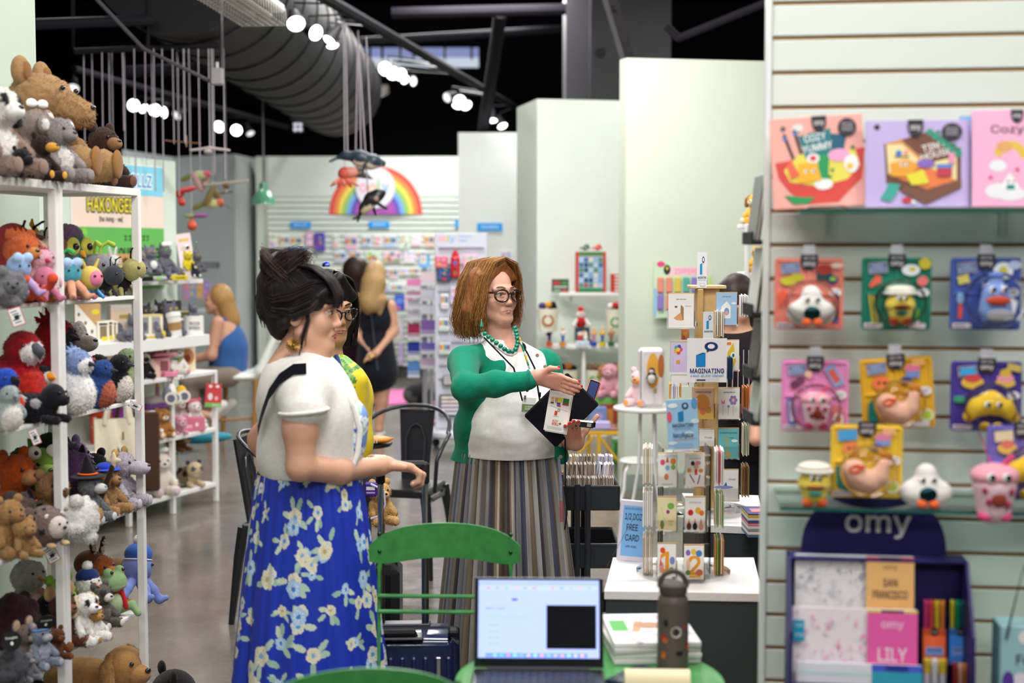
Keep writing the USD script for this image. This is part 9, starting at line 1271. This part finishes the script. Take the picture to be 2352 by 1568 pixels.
t.part('back_panel',MB().box((0,.16,h/2),(w,.006,h),nv),'card',False)
for x in(-1,1):t.part('side_panel',MB().poly([(0,0),(.16,0),(.16,h),(.09,h),(0,h*.55)],nv,-.003,depth=.006,T=TR(x*w/2,0,0)@RZ(90)),'card',False)
t.part('top_flap',MB().box((0,.13,h-.003),(w,.06,.006),'#332b70',.001),'card',False);t.part('floor_panel',MB().box((0,.08,.003),(w,.16,.006),nv),'card',False);t.part('front_panel',MB().box((0,.0,.03),(w,.005,.06),nv),'card',False)
hw,h2=wsz(1851,2187,1162,1268,off-.17);ho=[(hw/2*math.cos(a)*(1 if abs(math.cos(a))>.0 else 1),h-.01+h2*1.35*abs(math.sin(a))**.75)for a in np.linspace(0,PI,36)];t.part('header',MB().poly(ho,nv,.166,depth=.004),'card',False)
t.part('lettering',MB().prints([('t',(rw(2016,1200,.13)[0]-s),rw(2016,1209,.13)[1]-z,.046,'omy','#f3ecf3',wsz(1941,2094,1180,1236,.13)[0])],.1655),'paper',False)
def flatp(name,label,cat,px0,px1,py0,py1,o,col,its,m='card',dep=.008):
 w,h=wsz(px0,px1,py0,py1,o);s,z=rw((px0+px1)/2,py1,o);t=Th(name,label,cat,RW@TR(s,-o,z)@RX(-4));t.part('sleeve',MB().box((0,dep/2,h/2),(w,dep,h),col,.001),m,False)
 if its:t.part('print',MB().prints([scaled(i,w,h)for i in its],0),'paper',False)
 return t
r=random.Random(2);dl=[('r',r.uniform(-.48,.12),r.uniform(.05,.95),r.uniform(.008,.04),r.uniform(.008,.06),r.choice(['#b9b7c4','#cfcdd6','#a9a7b5']),r.uniform(-60,60))for _ in range(90)];dp=[('r',r.uniform(-.48,.1),r.uniform(.05,.95),r.uniform(.008,.03),r.uniform(.01,.06),r.choice(['#f3c6dc','#f6d4e4','#f08abf','#efbfd8']),r.uniform(-60,60))for _ in range(70)]
flatp('colouring_poster','folded doodle poster with an orange SAN FRANCISCO band','poster pack',1822,2098,1286,1470,.2,'#e9e5e6',dl+[('r',.3,.5,.4,1,'#f0bb78'),('r',.3,.97,.4,.06,'#c93a44'),('r',.3,.97,.18,.06,'#5a2a30'),('t',.3,.87,.05,'omy','#8a6a4a',.12),('t',.3,.7,.09,'SAN','#453530',.12),('t',.3,.56,.09,'FRANCISCO','#453530',.29)])
flatp('colouring_poster','folded doodle poster with a hot pink LILY band','poster pack',1816,2106,1410,1600,.24,'#efe6ea',dp+[('r',.3,.5,.4,1,'#ee62ad'),('r',.3,.985,.4,.03,'#e0d23a'),('r',.3,.985,.18,.03,'#5a4a20'),('t',.3,.82,.09,'omy','#f3c4dc',.18),('t',.3,.5,.15,'LILY','#f4dbe8',.23),('r',-.45,.74,.09,.24,'#1f9fc4'),('t',-.45,.8,.03,'COLOR','#d9eef4',.06),('t',-.45,.69,.03,'POSTER','#d9eef4',.07)])
flatp('colouring_poster','folded poster with blue and teal bands at the bottom of the display','poster pack',1826,2118,1537,1640,.27,'#e6e6ec',[('r',.3,.5,.4,1,'#3aa8c4'),('r',.3,.93,.4,.14,'#4a62d0'),('r',.3,.93,.18,.14,'#2f3a9a'),('r',-.2,.8,.58,.06,'#c9e4e6')])
def pens(label,px0,px1,py0,py1,o,col,cs):
 t=flatp('marker_pack',label,'marker pack',px0,px1,(py0+py1)/2-4,py1,o,col,[('e',0,.93,.18,.12,'#26242c'),('t',0,.92,.06,'omy','#d9d3d6',.24),('r',0,.4,.76,.22,'#7a9ad9'),('t',0,.43,.07,'MARKERS','#26305a',.6)],dep=.018);w,h=wsz(px0,px1,py0,py1,o);n=len(cs)
 for i,c in enumerate(cs):
  x=-w/2+w*(i+.5)/n;t.part('marker',MB().cyl((x,.009,h*.3),(x,.009,h*.93),w/n*.42,c,n=12),'plastic');t.part('cap',MB().cyl((x,.009,h*.72),(x,.009,h*.95),w/n*.46,c if i%2 else '#e9cf3a' if n<4 else c,n=12),'plastic')
 t.part('clear_wrap',MB().box((0,.009,h*.72),(w*1.02,.022,h*.54),'#fff',.002),'film',False)
pens('orange marker pack with pink, red, yellow and orange pens',2119,2173,1376,1528,.2,'#ee6a3f',['#d0408a','#dd4a52','#dccb34','#e08a35']);pens('blue marker pack with yellow, green and teal pens',2180,2233,1376,1528,.2,'#3f86e0',['#d9cf3a','#1f9a68','#1f7a8a','#2a86c4'])
pens('teal marker pack with white pens at the bottom of the display',2119,2176,1512,1650,.25,'#2fb5b5',['#ece6f2','#f1eef4','#e6e0ee']);pens('coral marker pack with dark red, peach and yellow pens at the bottom',2186,2241,1522,1660,.25,'#ee8a6a',['#a5342f','#eeb09a','#e08a2f','#e5b02f'])
w,h=wsz(2296,2400,1440,1650,.28);t=Th('gift_bag','pale teal gift bag with a black cord handle at the lower right','gift bag',WX(2346,1545,.28));t.part('bag',MB().box((0,.04,0),(w,.08,h),'#9cc2c6',.003),'paper',False);t.part('side_gusset',MB().box((-w/2-.001,.04,0),(.002,.07,h*.98),'#5f8a90'),'paper',False)
t.part('handle',MB().tube([(-w*.38,-.002,h*.36),(-w*.3,-.004,h*.55),(.0,-.0,h*1.15),(w*.3,-.004,h*.55),(w*.38,-.002,h*.36)],.0022,'#16161a',6),'fabric');t.part('print',MB().prints([('t',.01,h*.14,.02,'Fun','#2b2b33',w*.5),('e',-.0,-h*.12,.02,.024,'#e6e0ea'),('e',-.026,-h*.1,.012,.022,'#5a3a9a'),('e',.01,h*.38,.018,.016,'#e9e4ea')],-.0005),'paper',False)
# foreground: green folding chairs, green table and what lies on it
def garden_chair(label,X):
 t=Th('garden_chair',label,'chair',X);g='#3f8a48'
 n=30;v=[];cols=[]
 for i in range(n+1):
  s=i/n*2-1;x=s*.215;y=.055*(1-s*s);hh=.05*(1-abs(s)**6*.55);zc=.885-.028*s*s
  for yy,z in((y-.003,zc-hh),(y-.003,zc+hh),(y+.004,zc+hh),(y+.004,zc-hh)):v.append((x,yy,z))
 f=gridfaces(n+1,4,True);f=np.vstack([f,[[0,1,2],[0,2,3],[4*n,4*n+2,4*n+1],[4*n,4*n+3,4*n+2]]])
 t.part('backrest',MB().add((np.array(v),f[:,::-1]),g),'chip',40)
 for sx_ in(-1,1):
  t.part('post',MB().tube([(sx_*.185,.028,.86),(sx_*.188,.01,.8),(sx_*.19,.0,.45),(sx_*.19,-.2,0.005)],[.012,.005,.005,.006],g,8),'chip');t.part('leg',MB().tube([(sx_*.18,-.33,.46),(sx_*.18,-.1,.25),(sx_*.18,.12,.005)],.006,g,8),'chip')
  for z in(.86,.91):t.part('bolt',MB().ell((sx_*.187,.01,z),(.006,.004,.006),'#2f5a34',2),'metal')
 for z in(.735,.69):t.part('cross_bar',MB().cyl((-.19,.0,z),(.19,.0,z),.006,g,n=8),'chip')
 for i in range(6):t.part('seat_slat',MB().box((0,-.05-.055*i,.46),(.37,.045,.008),g,.003),'chip',False)
 return t
cx=at(1022,1260,4.0)[0];ch=garden_chair('green chipped metal folding chair directly behind the laptop',TR(cx,3.98,at(1022,1268,4.0)[2]-.885 if 0 else.0)@RZ(-2))
copy_of(ch,'garden_chair','green metal folding chair whose top edge shows at the bottom left','chair',TR(at(835,1560,2.72)[0],2.70,-.04)@RZ(8))
tx,ty=.178,3.21;t=Th('garden_table','round green metal garden table under the laptop and bottle','table',(tx,ty,0));g='#4b9a55'
t.part('table_top',MB().lathe([(0,.722),(.298,.722),(.31,.715),(.312,.722),(.308,.732),(.29,.729),(0,.729)],g,n=64),'gloss',40)
for a in(.8,2.3,4.0,5.4):t.part('leg',MB().tube([(.2*math.cos(a),.2*math.sin(a),.72),(.22*math.cos(a),.22*math.sin(a),.4),(.27*math.cos(a),.27*math.sin(a),0)],.009,g,8),'gloss')
LX=TR(at(1237,1540,3.25)[0],3.255,.73)@RZ(-1.5);t=Th('laptop','open grey laptop showing a bright web page on the green table','laptop',LX);lw=.303
t.part('base',MB().box((0,-.106,.0075),(lw,.212,.013),'#6f7074',.004),'metal',False);t.part('keyboard_well',MB().box((0,-.075,.0143),(lw*.9,.11,.001),'#2a2b30'),'plastic',False)
km=MB()
for r in range(6):
 for q in range(14):t.part('key',MB().box((-lw*.42+lw*.84*(q+.5)/14,-.03-.0175*r,.0158),(.0165,.0145,.002),'#1b1c21',.0006),'plastic',False)
t.part('trackpad',MB().box((0,-.17,.0143),(.11,.07,.0008),'#7d7e83'),'plastic',False);t.part('hinge',MB().cyl((-.12,.002,.012),(.12,.002,.012),.006,'#3f4045'),'rubber')
LID=TR(0,.004,.014)@RX(-14);lh=.208
t.part('lid',MB().box((0,.0035,lh/2),(lw,.005,lh),'#85868a',.0024,LID),'metal',False);t.part('bezel',MB().box((0,.0006,lh/2+.001),(lw*.985,.001,lh*.975),'#17181d',0,LID),'gloss',False)
sw_,sh_=lw*.935,lh*.86;P=[('r',0,.112,sw_,sh_,'#aebdf0')]
P+=[('r',0,.112+sh_*.46,sw_,sh_*.05,'#a3b4ea'),('r',0,.112+sh_*.40,sw_*.98,sh_*.05,'#b5c2f2')]+[('r',-sw_*.42+sw_*.84*i/11,.112+sh_*.4,sw_*.03,sh_*.02,c)for i,c in enumerate(['#d0787f','#8aa0e0','#7fb0e8','#d9a07a','#8f9ae8','#c97a9a','#a0c0f0','#d98a8a','#7a90e0','#9ab0f0','#c9a0b0','#8aa8f0'])]
P+=[('r',-sw_*.2,.112+sh_*.25,sw_*.045,sh_*.025,'#4a3fd0'),('t',-sw_*.36,.112+sh_*.14,.006,'Get in Touch','#8290d0',sw_*.16)]+[('r',-sw_*.25,.112+sh_*(.04-.012*i),sw_*.36,sh_*.004,'#9aaae6')for i in range(3)]+[('r',-sw_*.37,.112-sh_*(.08+.08*i),sw_*.1,sh_*.012,'#95a4e2')for i in range(4)]
P+=[('r',sw_*.27,.112-sh_*.1,sw_*.41,sh_*.56,'#0a090d'),('r',-.005,.112-sh_*.465,sw_*.84,sh_*.055,'#6f93ec')]+[('r',-sw_*.36+sw_*.72*i/13,.112-sh_*.465,sw_*.028,sh_*.035,c)for i,c in enumerate(['#9cc0f8','#6fb8d0','#c98ab0','#8fd0b0','#7aa0f0','#d0a0c0','#9ac0f0','#e08a8a','#7ab0e8','#b0a0e8','#d0907a','#90c8e8','#c0b0f0','#e0a0a0'])]
t.part('screen',MB().prints(P,.0,LID),'screen',False);t.part('screen_glass',MB().box((0,-.0032,lh/2+.001),(lw*.985,.0008,lh*.975),'#fff',0,LID),'lens_glass',False)
bx=at(1545,1500,3.27)[0];t=Th('water_bottle','taupe metal water bottle with a loop cap and leaf stickers','bottle',(bx,3.27,.73));c='#5b514d'
t.part('body',MB().lathe([(0,0),(.034,0),(.0365,.004),(.0365,.165),(.034,.178),(.0285,.186),(.0285,.19),(0,.19)],c,n=40),'satin',40);t.part('cap',MB().lathe([(.0,.188),(.032,.189),(.033,.193),(.033,.208),(.029,.212),(0,.213)],'#4a413e',n=40),'rubber',40)
t.part('loop',MB().tube([(.031*math.cos(a),0,.206+.034*math.sin(a))for a in np.linspace(-.1,PI+.1,22)],.006,'#4a413e',10),'rubber',60)
def wrap(items,R,y0):
 m=MB().prints(items,0);v,f,cc=m.get();th=v[:,0]/R;r=R+.0003-v[:,1];return MB().add((np.stack([r*np.sin(th),-r*np.cos(th),v[:,2]],-1),f,cc))
t.part('sticker',wrap([('e',.004,.105,.0125,.013,'#d9d6d3'),('e',.004,.105,.005,.0055,'#1c1b1d'),('e',-.021,.125,.006,.009,'#242224'),('e',-.026,.09,.008,.008,'#b5342c'),('e',-.022,.085,.006,.006,'#d0762c'),('e',-.026,.05,.006,.009,'#c96a2a'),('e',.012,.055,.009,.006,'#1f1d20'),('e',.036,.07,.007,.012,'#c0462c'),('e',.024,.117,.004,.005,'#b5402f')],.0365,0),'paper',False)
mz=.73
for i,(c,lab,dx,a)in enumerate([('#d9d6d2','bottom white magazine of the pile behind the bottle',0,4),('#e4e1e0','second magazine of the pile behind the bottle',.006,2),('#cfcac8','third magazine of the pile behind the bottle',-.004,6),('#e9e6e6','top magazine of the pile with a green and brown cover picture',.003,3)]):
 M_=TR(at(1490,1460,3.46)[0]+dx,3.47,mz+.0065+i*.0135)@RZ(a);tt=Th('magazine',lab,'magazine',M_);tt.part('pages',MB().box((0,0,0),(.21,.27,.0125),c,.002),'paper',False)
 if i==3:tt.part('print',MB().prints([('r',-.075,.02,.04,.1,'#5fae5f'),('p',[(-.05,-.04),(-.03,.06),(-.01,.06),(-.03,-.04)],'#d99a7a'),('e',.0,.02,.04,.03,'#b58a72'),('r',.06,.02,.02,.2,'#c9bfc6',20),('r',.02,-.09,.02,.1,'#d0c6cc',30),('r',-.06,-.09,.015,.1,'#cfc6cb',25)],0,TR(0,0,.0064)@RX(-90)),'paper',False)
one('phone','dark blue phone lying before the magazine pile','phone',MB().box((0,0,.006),(.08,.15,.011),'#1d2740',.004),'gloss',TR(at(1462,1510,3.2)[0],3.22,mz)@RZ(-35),False)
nb=Th('open_notebook','open cream paged notebook with a red cover at the table front','notebook',TR(at(1512,1545,3.06)[0],3.06,mz)@RZ(-2));nb.part('cover',MB().box((0,0,.004),(.148,.16,.008),'#a52a2a',.003),'satin',False)
for s in(1,):
 g=[(.055*math.cos(a)-0,.028*math.sin(a))for a in np.linspace(0,PI,14)];nb.part('page_block',MB().add((np.array([(x,y,.03+.028*math.sin(a))for x in(-.072,.072)for y,a in[(.07-.05*(1-math.cos(q))/2*1.1,q)for q in np.linspace(0,PI,12)]]),gridfaces(2,12)),'#e8d9b0').box((0,.045,.02),(.142,.05,.03),'#e3d3a6',.004),'paper',50);nb.part('page_block',MB().box((0,-.04,.012),(.142,.075,.012),'#ece3cf',.003),'paper',False);nb.part('picture',MB().prints([('r',0,0,.13,.06,'#3a5a8a'),('r',.02,.0,.03,.05,'#8a6a4a')],0,TR(0,-.042,.0185)@RX(-90)),'paper',False)
t=Th('gold_bracelet','small tangle of gold jewellery left of the open notebook','jewellery',(at(1408,1540,3.1)[0],3.12,mz));t.part('chain',MB().tube([(.03*math.cos(a)*(1+.3*math.sin(3*a)),.02*math.sin(a),.006+.004*math.sin(5*a))for a in np.linspace(0,2*PI,30)],.0035,'#d9a94a',6),'steel');t.part('charm',MB().ell((-.025,-.01,.01),.008,'#f0c060',2),'steel');t.part('charm',MB().ell((.02,-.018,.008),(.01,.006,.006),'#e0b050',2),'steel')
one('blue_pouch','pale blue soft pouch at the bottom edge before the notebook','pouch',MB().add(organic([E((0,0,.014),(.035,.03,.014),'#6f86d6')],.006)),'fabric',(at(1425,1562,3.0)[0],3.0,mz),True)
